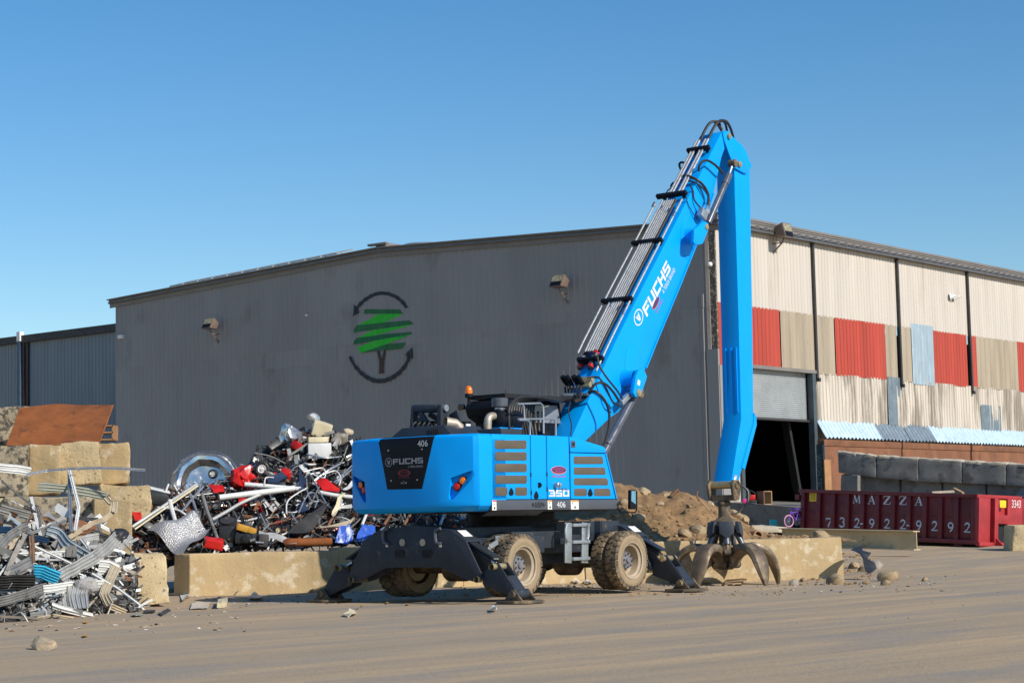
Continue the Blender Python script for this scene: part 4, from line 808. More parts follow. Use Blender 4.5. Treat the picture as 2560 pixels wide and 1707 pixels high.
for x in (-.84, 2.41):
    for s in (-1, 1):
        for k, yy in ((0, 1.45 - .1275), (1, 1.45 - .1275 - .315)):
            wr = bpy.data.objects.new('wheel', None); COL.objects.link(wr); wr.parent = mh; wr.location = (x, s * yy, .6); wr.rotation_euler = (0, .13 * x + .7 * k + s, 0 if s < 0 else math.pi); wr.empty_display_size = .2
            if wheel0 is None:
                tb = tyre_mesh(); ty = tb.build('tyre', [mt_tyre, mt_side], wr, smooth=40)
                b = MB(); h = -.1275   # outward is -y
                b.lathe([(.315, h + .0), (.345, h - .012), (.345, h + .012), (.30, h + .03), (.27, h + .05), (.265, h + .19), (.25, h + .2), (.0, h + .2)], (0, 0, 0), (0, 1, 0), 40); rm = b.build('rim', mt_rim, wr, smooth=30)
                b = MB(); b.lathe([(.0, -.06), (.05, -.06), (.06, -.03), (.15, -.02), (.17, .05)], (0, 0, 0), (0, 1, 0), 24)
                for q in range(8): a = q * math.pi / 4; b.lathe([(.018, -.045), (.018, 0)], (.12 * math.cos(a), 0, .12 * math.sin(a)), (0, 1, 0), 6)
                hb = b.build('hub', mt_hub, wr, smooth=30); wheel0 = (ty, rm, hb)
            else:
                for o in wheel0: c = o.copy(); COL.objects.link(c); c.parent = wr
# stabilisers: beam of two plates with a leg hinged at each end
XR = -2.05
half = [FM.X(*p, XR) for p in q4([(-60, 130), (60, 165), (270, 200), (500, 360), (735, 860), (745, 930), (700, 985), (640, 985), (510, 950), (130, 768), (-250, 768)])]
half = [(max(-p.y, 0), p.z) for p in half]; half[0] = (0, half[0][1]); half[-1] = (0, half[-1][1])
leg = [FM.X(*p, XR + .05) for p in q4([(755, 865), (925, 700), (985, 695), (1250, 1105), (1290, 1160), (1230, 1215), (1160, 1200), (770, 1035)])]; leg = [(-p.y, p.z) for p in leg]
pinB = FM.X(*q4([(690, 945)])[0], XR); pinP = FM.X(*q4([(1240, 1172)])[0], XR + .05); pinT = FM.X(*q4([(945, 755)])[0], XR + .05)
def stabil(x0, sg):
    """x0: outer plate, sg: direction to the inner plate (+1 / -1)"""
    full = [(y, z) for y, z in half] + [(-y, z) for y, z in half[::-1] if y > 1e-6]
    b = MB()
    for xx in (x0, x0 + sg * .36): b.prism([V((xx, y, z)) for y, z in full], (sg * .035, 0, 0))
    for s in (1, -1):
        for (ya, za), (yb, zb) in zip(half[:4], half[1:4] + [half[4]]):
            if ya > .95 and za < 1.15: break
            b.prism([V((x0 + sg * .035, s * ya, za)), V((x0 + sg * .36, s * ya, za)), V((x0 + sg * .36, s * yb, zb)), V((x0 + sg * .035, s * yb, zb))], (0, 0, -.03))
    (ya, za), (yb, zb) = half[-2], half[-1]
    b.prism([V((x0 + sg * .035, -ya, za)), V((x0 + sg * .36, -ya, za)), V((x0 + sg * .36, ya, za)), V((x0 + sg * .035, ya, za))], (0, 0, .03))
    bm_ = b.build('stabiliser_beam', mt_navyd, mh, bevel=.006)
    for s in (1, -1):
        P = lambda x, p: V((x, s * abs(p[0]), p[1])); xm = x0 + sg * .2
        b = MB()
        for xx in (x0 + sg * .05, x0 + sg * .30): b.prism([P(xx, p) for p in leg], (sg * .03, 0, 0))
        t1, t2 = leg[2], leg[4]; b.prism([P(x0 + sg * .08, (t1[0] + .18, t1[1] - .21)), P(x0 + sg * .30, (t1[0] + .18, t1[1] - .21)), P(x0 + sg * .30, t2), P(x0 + sg * .08, t2)], (0, -s * .02, -.03))
        b.cyl(V((x0 + sg * .04, s * -pinP.y, pinP.z)), V((x0 + sg * .34, s * -pinP.y, pinP.z)), .085, 14)
        lg_ = b.build('stabiliser_leg', mt_navyd, mh, bevel=.006)
        b = MB()
        for q in (pinB, pinT): b.lathe([(.055, -.03), (.055, .41), (0, .42), (0, -.03)], V((x0 - sg * .02, s * -q.y, q.z)), (sg, 0, 0), 14)
        b.build('hinge_pin', mt_brass, lg_)
        a = V((xm, s * half[3][0] * .93, half[3][1] - .10)); c = V((xm, s * -pinT.y, pinT.z)); b = MB(); b.cyl(a, a + (c - a) * .72, .055, 12); b.box(a + (c - a) * .5 + V((0, 0, .1)), (.2, .55, .03), Matrix.Rotation(-s * R(26), 3, 'X')); cy = b.build('stabiliser_cylinder', mt_navy, mh); b = MB(); b.cyl(a + (c - a) * .7, c, .032, 10); b.build('rod', mt_chrome, cy)
        # foot pad
        yc_, zc_ = s * -pinP.y, pinP.z; b = MB(); gzz = .012
        oc = [(.33, .14), (.2, .29), (-.2, .29), (-.33, .14), (-.33, -.14), (-.2, -.29), (.2, -.29), (.33, -.14)]
        b.prism([V((xm + q[0] * 1.1, yc_ + q[1] * 1.15, gzz)) for q in oc], (0, 0, .045))
        for xx in (x0 + sg * .0, x0 + sg * .36): b.prism([V((xx, yc_ + k, zz)) for k, zz in ((-.2, .05), (.2, .05), (.075, zc_ + .03), (.04, zc_ + .085), (-.04, zc_ + .085), (-.075, zc_ + .03))], (sg * .03, 0, 0))
        fp = b.build('foot_pad', mt_mud, lg_, bevel=.006)
        b = MB(); b.lathe([(.0, -.05), (.06, -.05), (.06, .46), (0, .46)], V((x0 - sg * .0, yc_, zc_)), (sg, 0, 0), 14); b.build('foot_pin', mt_mud, lg_)
    return bm_
sb = stabil(XR, 1); sf = stabil(3.35, -1)
XQ = lambda x, y: FM.X(780 + x / 6, 1290 + y / 6, XR - .004)
def onbeam(nm, m_, cx, cy, rx, ry, t=.012, n=18):
    c = XQ(cx, cy); a = (XQ(cx + rx, cy) - c).length; h = (XQ(cx, cy + ry) - c).length; b = MB(); b.prism([c + V((0, a * math.cos(2 * math.pi * i / n), h * math.sin(2 * math.pi * i / n))) for i in range(n)], (-t, 0, 0)); return b.build(nm, m_, sb)
onbeam('reflector', mt_exh, 1358, 393, 42, 55); onbeam('reflector', mt_exh, 1662, 392, 42, 55)
for cx in (1315, 1728):
    c = XQ(cx, 560); b = MB(); b.prism([c + V((0, x, z)) for x, z in ((.11, -.03), (.11, .03), (.08, .07), (-.08, .07), (-.11, .03), (-.11, -.03), (-.08, -.07), (.08, -.07))], (-.006, 0, 0)); b.build('tow_slot', mt_gap, sb)
for cx, cy in ((1123, 425), (1921, 425)): c = XQ(cx, cy); b = MB(); b.box(c, (.008, .05, .08)); b.build('sticker', mt_sticker, sb)
for cx in (1120, 1905): c = XQ(cx, 300); b = MB(); b.tube([c + V((-.03, y, z)) for y, z in ((-.06, -.13), (.04, -.10), (.06, 0), (.05, .10), (-.06, .13))], .028, 8); b.build('tow_hook', mt_skirt, sb)
for s in (sb, sf):
    xx = (XR if s is sb else 3.35 - .36)
    a = V((xx + .06, -half[2][0] - .08, half[2][1] - .03)); c = V((xx + .06, -half[3][0] + .1, half[3][1] + .05)); b = MB(); b.prism([a + V((.03, 0, .012)), a + V((.26, 0, .012)), c + V((.26, 0, .012)), c + V((.03, 0, .012))], (0, 0, .004)); b.build('sticker', mt_sticker, s)
# ladder, steps, mirror
LD = lambda pts, y=-1.3: [S(*p, y) for p in q5(pts)]
b = MB()
for x in (120, 370): a, c = LD([(x, 95), (x - 5, 700)]); b.bar(a, c, .2, .03, (0, 1, 0))
for y in (130, 382, 635): a, c = LD([(165, y), (415, y)]); b.box((a + c) / 2 + V((0, .05, 0)), ((c - a).length, .22, .055))
ldr = b.build('ladder', mt_galv, mh, bevel=.004)
for pts in ([(135, 105), (95, 130), (80, 200), (85, 320), (110, 365), (140, 375)], [(410, 120), (425, 160), (425, 300), (410, 350)]): b = MB(); b.tube([p for p in LD(pts, -1.36)], .022, 8); b.build('grab_handle', mt_galv, ldr)
Q4 = lambda pts, y: [S(*p, y) for p in q4(pts)]
b = MB(); a = Q4([(1150, 330), (1060, 620)], -1.1); b.bar(a[0], a[1], .12, .02, (0, 1, 0)); a = Q4([(940, 340), (1175, 315)], -1.1); b.bar(a[0], a[1], .1, .04, (0, 1, 0)); b.build('access_step', mt_galv, mh); b = MB(); a = Q4([(980, 385), (850, 460), (850, 560), (900, 610), (1090, 620)], -1.3)
for p, q in zip(a, a[1:]): b.bar(p, q, .08, .03, (0, 1, 0))
b.build('access_step', mt_galv, mh)
b = MB(); a = [S(*p, -1.62) for p in q2([(2258, 985), (2345, 985), (2345, 1275), (2255, 1275)])]; b.prism(a, (0, .06, 0)); mr_ = b.build('mirror', mt_black, mh, bevel=.015)
b = MB(); b.prism([p + V((0, -.004, 0)) for p in [S(*p, -1.62) for p in q2([(2272, 1000), (2335, 1000), (2335, 1200), (2268, 1150)])]], (0, .003, 0)); b.build('mirror_glass', mat('mirror_glass', (.10, .28, .42), .05, 0, var=.3, scale=4, spec=.8), mr_)
b = MB(); b.tube([S(*q2([(2065, 1185)])[0], -1.47), S(*q2([(2080, 1270)])[0], -1.5), S(*q2([(2110, 1325)])[0], -1.55), S(*q2([(2330, 1322)])[0], -1.6), S(*q2([(2348, 1290)])[0], -1.6), S(*q2([(2350, 1000)])[0], -1.6)], .014, 7); b.build('mirror_arm', mt_black, mr_)
# --- grapple
GY = -.05; ctr = S(1815, 1411, GY); gl = V((ctr.x, GY, 0)); gw = FM.W(gl); gz0 = gz(gw.x, gw.y)
gr = thing('orange_peel_grapple', 'muddy five tined grab hanging from the blue stick, tines spread on the ground', 'grapple', (gw.x, gw.y, 0))
zof = lambda py, px=1815: (onplane(px, py, gw, (0, 1, 0))).z
hz = zof(1411)
prof = [(.20, hz - .02), (.26, hz + .14), (.40, hz + .28), (.60, hz + .35), (.80, hz + .32), (.98, hz + .18), (1.09, hz - .02), (1.16, hz - .25), (1.18, gz0 + .01)]
pc = cr([V((r, 0, z)) for r, z in prof], 4)
tine0 = None
TA = [90, 162, 18, 234, -54]
def tine(ang):
    global tine0
    if tine0 is None:
        b = MB(); rows = []; n = len(pc)
        for i, p in enumerate(pc):
            t = (pc[min(i + 1, n - 1)] - pc[max(i - 1, 0)]).normalized(); nn = V((-t.z, 0, t.x)); f = i / (n - 1)
            w_ = .085 + .11 * min(f / .3, 1) if f < .68 else .185 * (1 - ((f - .68) / .32) ** 1.8) + .012; th = .10 * (1 - f) + .03 - (.03 if f < .2 else 0)
            rows.append([p + nn * th + V((0, -w_ * .75, 0)), p + nn * (th + .015), p + nn * th + V((0, w_ * .75, 0)), p + V((0, w_, 0)), p - nn * th * .7 + V((0, w_ * .9, 0)), p - nn * th * .7 + V((0, -w_ * .9, 0)), p + V((0, -w_, 0)), p + nn * th + V((0, -w_ * .75, 0))])
        b.grid(rows); b.poly(rows[0][:-1]); b.poly(rows[-1][:-1]); o = b.build('tine', mt_tine, gr, smooth=50); tine0 = o
        b = MB(); q = pc[7]; 
    else: o = tine0.copy(); COL.objects.link(o)
    o.rotation_euler = (0, 0, R(ang)); return o
for a in TA: tine(a)
ztop_, zhead, zrot0, zrot1 = zof(1345), zof(1306), zof(1297), zof(1250)
b = MB(); b.lathe([(0, hz - .1), (.14, hz - .1), (.2, hz - .02), (.2, hz + .12), (.13, hz + .25), (.13, zhead - .1), (.3, zhead - .06), (.3, zhead + .03), (.2, zhead + .06), (0, zhead + .06)], (0, 0, 0), (0, 0, 1), 20)
for a in TA:
    d = V((math.cos(R(a)), math.sin(R(a)), 0)); s = V((-d.y, d.x, 0)); b.lathe([(.075, -.16), (.075, .16)], d * .2 + V((0, 0, hz)), s, 12)
b.build('grapple_hub', mt_mud, gr)
cy0 = None
for a in TA:
    if cy0 is None:
        b = MB(); zt = zhead + .02; zl = zof(1346); w_ = .155
        b.prism([V((.23, -w_, zt)), V((.23, w_, zt)), V((.27, w_, zl + .12)), V((.29, 0, zl)), V((.27, -w_, zl + .12))], (.09, 0, 0)); b.prism([V((.14, -w_, zt)), V((.14, w_, zt)), V((.16, w_, zl + .2)), V((.16, -w_, zl + .2))], (.1, 0, 0))
        h = b.build('cylinder_guard', mt_navyd, gr, bevel=.012)
        b = MB(); p0 = V((.25, 0, zl + .12)); p1 = V((.36, 0, hz + .42)); b.cyl(p0, p1, .062, 14); c_ = b.build('grab_cylinder', mt_cyl, gr)
        b = MB(); b.cyl(p1, V((.42, 0, hz + .25)), .035, 10); b.lathe([(.06, -.07), (.06, .07)], V((.42, 0, hz + .26)), (0, 1, 0), 12); r_ = b.build('cylinder_rod', mt_mud, gr); cy0 = (h, c_, r_)
        for o in cy0: o.rotation_euler = (0, 0, R(a + 36))
    else:
        for o in cy0: c = o.copy(); COL.objects.link(c); c.rotation_euler = (0, 0, R(a + 36))
b = MB(); b.lathe([(.2, zrot0 - .02), (.13, zrot0 + .04), (.125, zrot0 + .3), (.15, zrot0 + .31), (.15, zrot1 - .05), (.1, zrot1)], (0, 0, 0), (0, 0, 1), 20); b.build('rotator', mt_mud, gr)
mrot = Matrix.Rotation(FM.rz, 3, 'Z'); zk = zof(1212); b = MB()
for s in (-1, 1):
    b.prism([mrot @ V((x, s * .27, z)) for x, z in ((-.1, zk + .1), (.1, zk + .1), (.17, zk), (.15, zk - .16), (.1, zrot1 + .0), (-.1, zrot1 + .0), (-.15, zk - .16), (-.17, zk))], mrot @ V((0, s * .05, 0)))
b.box((0, 0, zrot1 + .05), (.2, .5, .12), mrot); yk = b.build('suspension_yoke', mt_mud, gr, bevel=.01)
b = MB(); b.lathe([(.08, -.36), (.08, .36)], (0, 0, zk), mrot @ V((0, 1, 0)), 16); b.build('yoke_pin', mt_brass, yk)
for k, (ax, az) in enumerate(((.33, 0), (.38, .03), (.30, -.04))):
    P = [mrot @ V((.05, -.3, zk + .02)), mrot @ V((ax, -.38, zk - .12)), mrot @ V((ax + .02, -.36, zk - .35 + az)), mrot @ V((.24, -.25, zk - .55)), mrot @ V((.1, -.15, zrot0 + .1))]; b = MB(); b.tube(cr(P, 6), .018, 7); b.build('hose', mt_galv if k == 0 else mt_rubber, gr)
# ------------------------------------------------------------------ concrete, dirt and the right hand yard
CT = (.46, .335, .175)
mt_conc = mat('tan_concrete', CT, .92, var=.2, scale=1.1, stretch=(1, 1, .45), spots=.54, scol=(.62, .53, .38), sscale=3.2, samt=.8, bump=.7, bscale=16, pits=(26, .655, (.16, .12, .07)))
mt_concp = mat('pitted_tan_concrete', (.54, .42, .24), .93, var=.2, scale=2.2, spots=.56, scol=(.62, .52, .37), sscale=3, samt=.8, bump=1., bscale=18, pits=(16, .605, (.09, .075, .055)))
mt_concs = mat('black_stained_concrete', (.40, .33, .22), .93, var=.3, scale=2, spots=.47, scol=(.055, .05, .045), sscale=7, samt=.9, bump=.8, bscale=22)
mt_concgr = mat('grey_block_concrete', (.19, .18, .165), .93, var=.3, scale=1.4, spots=.52, scol=(.075, .07, .064), sscale=2., samt=.75, bump=.6, bscale=18)
mt_conck = mat('pale_concrete_crust', (.52, .45, .34), .95, var=.2, scale=3, bump=.6)
mt_rust = mat('orange_rust', (.235, .072, .016), .85, var=.3, scale=2.2, spots=.55, scol=(.10, .032, .012), sscale=3, samt=.7, bump=.2)
mt_rustd = mat('brown_rust', (.20, .085, .042), .85, var=.25, scale=1.2, stretch=(1, 1, .5), spots=.55, scol=(.11, .045, .025), sscale=2, samt=.7)
mt_rustt = mat('tan_rust', (.36, .19, .085), .85, var=.25, scale=2, bump=.2)
mt_dirt = mat('brown_dirt', (.245, .145, .064), 1., var=.35, scale=2.2, spots=.55, scol=(.34, .225, .11), sscale=7, samt=.7, bump=1., bscale=9)
mt_rock = mat('dusty_rock', (.34, .25, .145), .95, var=.25, scale=4, spots=.6, scol=(.16, .12, .08), sscale=5, samt=.5, bump=.6, bscale=12)
mt_rockg = mat('grey_rock', (.34, .30, .24), .95, var=.25, scale=4, bump=.6, bscale=12)
mt_rockp = mat('pale_tan_rock', (.42, .32, .19), .95, var=.2, scale=4, bump=.6, bscale=12); mt_wood = mat('raw_wood', (.40, .26, .13), .8, var=.2, scale=3, stretch=(1, 1, .2)); mt_woodd = mat('brown_wood', (.19, .105, .055), .8, var=.25, scale=3)
def rough(mb, name, m, amp=.025, bev=.03, cuts=5, parent=None, freq=1.7, seed=0.):
    o = mb.build(name, m, parent, smooth=0); bm = bmesh.new(); bm.from_mesh(o.data)
    bmesh.ops.bevel(bm, geom=bm.edges[:], offset=bev, segments=2, affect='EDGES', profile=.6); bmesh.ops.subdivide_edges(bm, edges=[e for e in bm.edges if e.calc_length() > .2], cuts=cuts, use_grid_fill=True)
    bm.normal_update(); L = o.location
    for v in bm.verts: p = (v.co + L) * freq + V((seed, 0, 0)); v.co += v.normal * (amp * noise.noise(p) + amp * .6 * noise.noise(p * 3.3) + amp * .5 * noise.noise(p * 8))
    bmesh.ops.triangulate(bm, faces=[f for f in bm.faces if len(f.verts) > 4]); bm.to_mesh(o.data); bm.free(); o.data.shade_smooth(); o.data.set_sharp_from_angle(angle=R(50)); return o
def blockpx(q, Ys, dv, name, label, m, cat='concrete block', group=None, amp=.03, bev=.05, cuts=5, zb=None):
    """front quad TL,TR,BR,BL in pixels at depths Ys; dv = depth vector"""
    if not isinstance(Ys, (list, tuple)): Ys = [Ys] * 4
    P = [D(px, py, Y) for (px, py), Y in zip(q, Ys)]
    for i, j in ((0, 3), (1, 2)): P[j].x = P[i].x + (P[j].x - P[i].x) * .999
    if zb is not None: P[2].z = P[3].z = zb
    b = MB(); b.prism(P, V(dv)); o = rough(b, name, m, amp, bev, cuts); return tag(o, label, cat, group)
# barrier row behind the machine
BP = [(475, 38.5), (850, 39.3), (1160, 40.6), (1466, 42.0), (2112, 43.5)]
bl = ['long tan concrete barrier below the scrap heap, crossed by the machine shadow', 'tan concrete barrier behind the rear stabiliser and left wheels', 'tan concrete barrier in the shade under the machine body', 'tan concrete barrier behind the grapple, ending beside the black rubber flap']
BX = [((px - CX) / F * Y) for px, Y in BP]
for i in range(4):
    (pa, Ya), (pb, Yb) = BP[i], BP[i + 1]; a = V((G(pa, 1480).x / G(pa, 1480).y * Ya, Ya, -.12)); c = V((G(pb, 1480).x / G(pb, 1480).y * Yb, Yb, -.12)); d = (c - a).normalized(); c = c - d * .006; n_ = V((-d.y, d.x, 0)); zt = (.87, .92, .92, .87)[i]
    dv = n_ * .6 if i else V((-.42, .5, 0)); b = MB(); ta, tc2 = a + V((0, 0, zt + .12)) + n_ * .05, c + V((0, 0, zt + .12)) + n_ * .05
    lo = [a, c, tc2, ta]; hi = [a + dv, c + n_ * .6, tc2 + n_ * .5, ta + dv * .85]; b.add(lo + hi, [(0, 1, 2, 3), (7, 6, 5, 4), (0, 4, 5, 1), (1, 5, 6, 2), (2, 6, 7, 3), (3, 7, 4, 0)])
    tag(rough(b, 'concrete_barrier', mt_conc, .022, .022, 8, seed=i * 3.1), bl[i], 'barrier', 'concrete barriers along the yard')
def rock(c, s, name='rock', m=None, seed=0, sub=2):
    bm = bmesh.new(); bmesh.ops.create_icosphere(bm, subdivisions=sub, radius=1.); rr_ = random.Random(seed); sc = V((rr_.uniform(.8, 1.3), rr_.uniform(.7, 1.1), rr_.uniform(.55, .85))) * s
    for v in bm.verts: k = 1 + .32 * noise.noise(v.co * 1.3 + V((seed * 7.7, 0, 0))) + .14 * noise.noise(v.co * 3.4 + V((0, seed * 5.1, 0))); v.co = V((v.co.x * sc.x, v.co.y * sc.y, v.co.z * sc.z)) * k
    me = bpy.data.meshes.new(name); bm.to_mesh(me); bm.free(); me.materials.append(m or mt_rock); me.shade_smooth(); me.set_sharp_from_angle(angle=R(32))
    o = bpy.data.objects.new(name, me); COL.objects.link(o); o.location = V(c); o.rotation_euler = (rr_.uniform(-.4, .4), rr_.uniform(-.4, .4), rr_.uniform(0, 6)); return o
# dirt mound behind the barriers
RID = [D(px, py, 46.6) for px, py in ((1250, 1330), (1330, 1300), (1430, 1262), (1500, 1222), (1545, 1204), (1585, 1214), (1640, 1231), (1700, 1236), (1742, 1244), (1790, 1262), (1830, 1286), (1862, 1306), (1890, 1326), (1950, 1338), (2110, 1342))]
def ridge(x):
    if x <= RID[0].x: return RID[0].z
    for p, q in zip(RID, RID[1:]):
        if x <= q.x: return p.z + (q.z - p.z) * (x - p.x) / (q.x - p.x)
    return RID[-1].z
def barY(x):
    for i in range(4):
        xa, xb = BX[i], BX[i + 1]
        if x <= xb: return BP[i][1] + (BP[i + 1][1] - BP[i][1]) * max(0, (x - xa) / (xb - xa))
    return BP[-1][1]
def moundz(x, y):
    y0 = barY(x) + .3; r_ = ridge(x); zf = .80; t = sst(y0, 46.6, y); z = zf + (r_ - zf) * (.75 * t + .25 * min(max((y - y0) / (46.6 - y0), 0), 1))
    if y > 46.6: z -= (y - 46.6) * .28
    am = min(1, .35 + (r_ - .8) * .9); z += am * (.13 * noise.noise(V((x * .9, y * .9, 1))) + .10 * noise.noise(V((x * 2.3, y * 2.3, 4))) + .05 * noise.noise(V((x * 5.5, y * 5.5, 7))) + .03 * noise.noise(V((x * 11, y * 11, 9))))
    return max(z, gz(x, y) - .3)
b = MB(); nx, ny = 190, 74; x0, x1 = -.6, 7.5; b.grid([[V((x0 + (x1 - x0) * i / nx, 42.2 + 9 * j / ny, moundz(x0 + (x1 - x0) * i / nx, max(42.2 + 9 * j / ny, barY(x0 + (x1 - x0) * i / nx) + .22)))) if True else 0 for j in range(ny + 1)] for i in range(nx + 1)])
for i, p in enumerate(b.v): p.y = max(p.y, barY(p.x) + .25)
o = b.build('dirt_pile', mt_dirt, smooth=50); tag(o, 'brown pile of loose dirt and rubble behind the tan barriers', 'dirt pile')
b = MB(); r5 = random.Random(5)   # loose clods
ico = bmesh.new(); bmesh.ops.create_icosphere(ico, subdivisions=1, radius=1.); iv = [v.co.copy() for v in ico.verts]; ico.verts.index_update(); ifc = [[v.index for v in f.verts] for f in ico.faces]; ico.free()
def clod(b, c, s, rr_):
    sx_, sy_, sz_ = s * rr_.uniform(.7, 1.4), s * rr_.uniform(.7, 1.4), s * rr_.uniform(.5, .9); b.add([V((p.x * sx_, p.y * sy_, p.z * sz_)) * rr_.uniform(.75, 1.2) + c for p in iv], ifc)
for k in range(2200):
    x = r5.uniform(-.3, 7.3); y = barY(x) + .35 + r5.random() ** 1.5 * 2.6
    clod(b, V((x, y, moundz(x, y))), .012 + .07 * r5.random() ** 4, r5)
for k in range(260):
    px, py = r5.uniform(1960, 2180), r5.uniform(1395, 1462); p = G(px, py)
    if p.y < barY(p.x) - .05 or p.x > 7.45: clod(b, V((p.x, p.y, gz(p.x, p.y) + .01)), .02 + .05 * r5.random() ** 3, r5)
for k in range(500):
    px, py = r5.uniform(480, 1960), r5.uniform(1462, 1492); p = G(px, py)
    if p.y < barY(p.x) - .05: clod(b, V((p.x, p.y, gz(p.x, p.y) + .005)), .012 + .03 * r5.random() ** 3, r5)
for k in range(700): x, y = r5.uniform(-12, 12), 24 + 17 * r5.random(); clod(b, V((x, y, gz(x, y))), .006 + .016 * r5.random() ** 4, r5)
tag(b.build('dirt_clods', mat('dirt_clod', (.29, .19, .095), 1., var=.35, scale=6), smooth=0), 'small clods and crumbs of dirt and stone scattered over pile and yard', None, None, 'stuff')
def onmound(px, py, lift=0.):
    best = None
    for k in range(90):
        Y = 42.5 + k * .06; p = D(px, py, Y)
        if p.y > barY(p.x) + .2 and p.z <= moundz(p.x, p.y): best = p; break
    p = best or D(px, py, 46.6); return p + V((0, 0, lift))
for k, (px, py, s, lb) in enumerate(((1610, 1232, .22, 'rounded rock near the crest of the dirt pile beside the mirror'), (1598, 1298, .25, 'large brown boulder low on the dirt pile right of the mirror'), (1745, 1330, .27, 'dark square edged boulder at the foot of the dirt pile'), (1712, 1335, .2, 'tan boulder at the pile foot left of the dark one'), (1775, 1262, .16, 'pale rock at the right shoulder of the dirt pile'),
        (1668, 1240, .18, 'rounded rock half buried on the crest below the broken root'), (1835, 1290, .3, 'big tan boulder right behind the grapple yoke'), (1860, 1300, .22, 'boulder on the right slope of the dirt pile beside the grapple'), (1652, 1262, .13, 'small pale rock in the middle of the dirt slope'), (1815, 1330, .2, 'rock resting on the barrier edge behind the grapple'), (1560, 1260, .2, 'brown rock on the dirt right of the blue body'), (2055, 1362 - 16, .3, 'long pale boulder lying on the end of the barrier'))):
    s *= .72; tag(rock(onmound(px, py, s * .1), s, 'rock', mt_rock if k % 4 else mt_rockp, k + 3), lb, 'rock', 'rocks on the dirt pile')
for k, (px, py, s, lb) in enumerate(((1985, 1452, .16, 'white grey stone on the ground behind the right grapple tine'), (2008, 1448, .12, 'brown stone beside the white grey stone'), (2088, 1452, .24, 'flat tan stone lying in front of the barrier end'), (2135, 1428, .16, 'tan stone under the black rubber flap'), (2160, 1432, .17, 'rounded tan stone at the foot of the black rubber flap'), (2190, 1428, .2, 'pale stone right of the rubber flap'),
        (2220, 1448, .26, 'largest tan stone in the rubble right of the barrier end'), (2215, 1462, .12, 'small stone in front of the largest tan stone'), (2145, 1400, .16, 'tan rubble stone between barrier end and rubber flap'), (2125, 1375, .15, 'rubble stone high against the barrier end'), (2312, 1450, .1, 'lone small stone on the dirt right of the rubble'), (1880, 1448, .12, 'stone lying between the right grapple tines'))):
    p = G(px, py); zz = gz(p.x, p.y) + s * .25 + (.25 if py < 1410 else 0); s *= .85; tag(rock((p.x, max(p.y, 36), zz), s, 'rock', mt_rockg if k in (0, 5) else mt_rock, k + 31), lb, 'rock', 'loose stones near the barrier end')
def sheetpx(pts, Y, t, name, m, label, cat, group=None, crumple=0., cuts=4):
    P = [D(px, py, Y if not isinstance(Y, (list, tuple)) else Y[i]) for i, (px, py) in enumerate(pts)]; b = MB(); n = (P[1] - P[0]).cross(P[2] - P[0]).normalized(); b.prism(P, n * t); o = b.build(name, m, smooth=30)
    if crumple: crump(o, crumple, cuts)
    return tag(o, label, cat, group)
def crump(o, a, cuts=4, f=3.):
    bm = bmesh.new(); bm.from_mesh(o.data); bmesh.ops.triangulate(bm, faces=[q for q in bm.faces if len(q.verts) > 4]); bmesh.ops.subdivide_edges(bm, edges=bm.edges[:], cuts=cuts, use_grid_fill=True); L = o.location
    for v in bm.verts: p = (v.co + L) * f; v.co += V((noise.noise(p), noise.noise(p + V((9, 0, 0))), noise.noise(p + V((0, 9, 0))))) * a
    bm.to_mesh(o.data); bm.free(); o.data.shade_smooth(); o.data.set_sharp_from_angle(angle=R(28))
def stickpx(pts, Y, r, name, m, label, cat, group=None, n=6, flat=None):
    P = [D(px, py, Y if not isinstance(Y, (list, tuple)) else Y[i]) for i, (px, py) in enumerate(pts)]; b = MB(); b.tube(cr(P, 4) if len(P) > 2 else P, r, n); return tag(b.build(name, m), label, cat, group)
stickpx([(1678, 1240), (1690, 1228), (1697, 1225)], 46.0, [.05] * 4 + [.045] * 4 + [.03], 'broken_root', mt_woodd, 'broken brown root sticking out of the dirt pile crest', 'root')
stickpx([(1749, 1253), (1742, 1238), (1744, 1227)], 46.0, [.022] * 4 + [.02] * 4 + [.012], 'branch', mt_woodd, 'thin crooked branch standing up from the dirt pile', 'branch'); stickpx([(1752, 1252), (1765, 1266), (1778, 1282)], 45.4, .018, 'branch', mt_wood, 'thin pale branch lying down the dirt slope below the crooked one', 'branch')
sheetpx([(1642, 1290), (1672, 1283), (1694, 1303), (1660, 1302)], [45.3, 45.7, 45.2, 44.9], .03, 'board', mt_woodd, 'dark board jutting from the middle of the dirt pile', 'board'); sheetpx([(1690, 1322), (1716, 1328), (1714, 1331), (1688, 1326)], 44.8, .03, 'board', mt_woodd, 'short dark board at the foot of the dirt pile', 'board')
sheetpx([(1555, 1268), (1578, 1264), (1596, 1345), (1570, 1348)], [44.9, 44.9, 44.5, 44.5], .08, 'steel_beam', mt_rustt, 'rusty steel beam leaning on the dirt pile behind the mirror', 'steel beam')
sheetpx([(1698, 1242), (1712, 1239), (1752, 1246), (1755, 1256), (1735, 1255), (1705, 1248)], 47.2, .2, 'sack', mt_sticker, 'white sack lying behind the dirt pile crest', 'sack', crumple=.06)
a, c = D(1864, 1338, 45.2), D(1896, 1338, 44.6); b = MB(); d = (c - a).normalized(); L = (c - a).length; b.lathe([(.085, 0), (.115, 0), (.115, L), (.085, L), (.085, 0)], a, d, 20); tag(b.build('pipe', mt_rustt), 'short rusty pipe with open end lying beside the dirt pile', 'pipe')
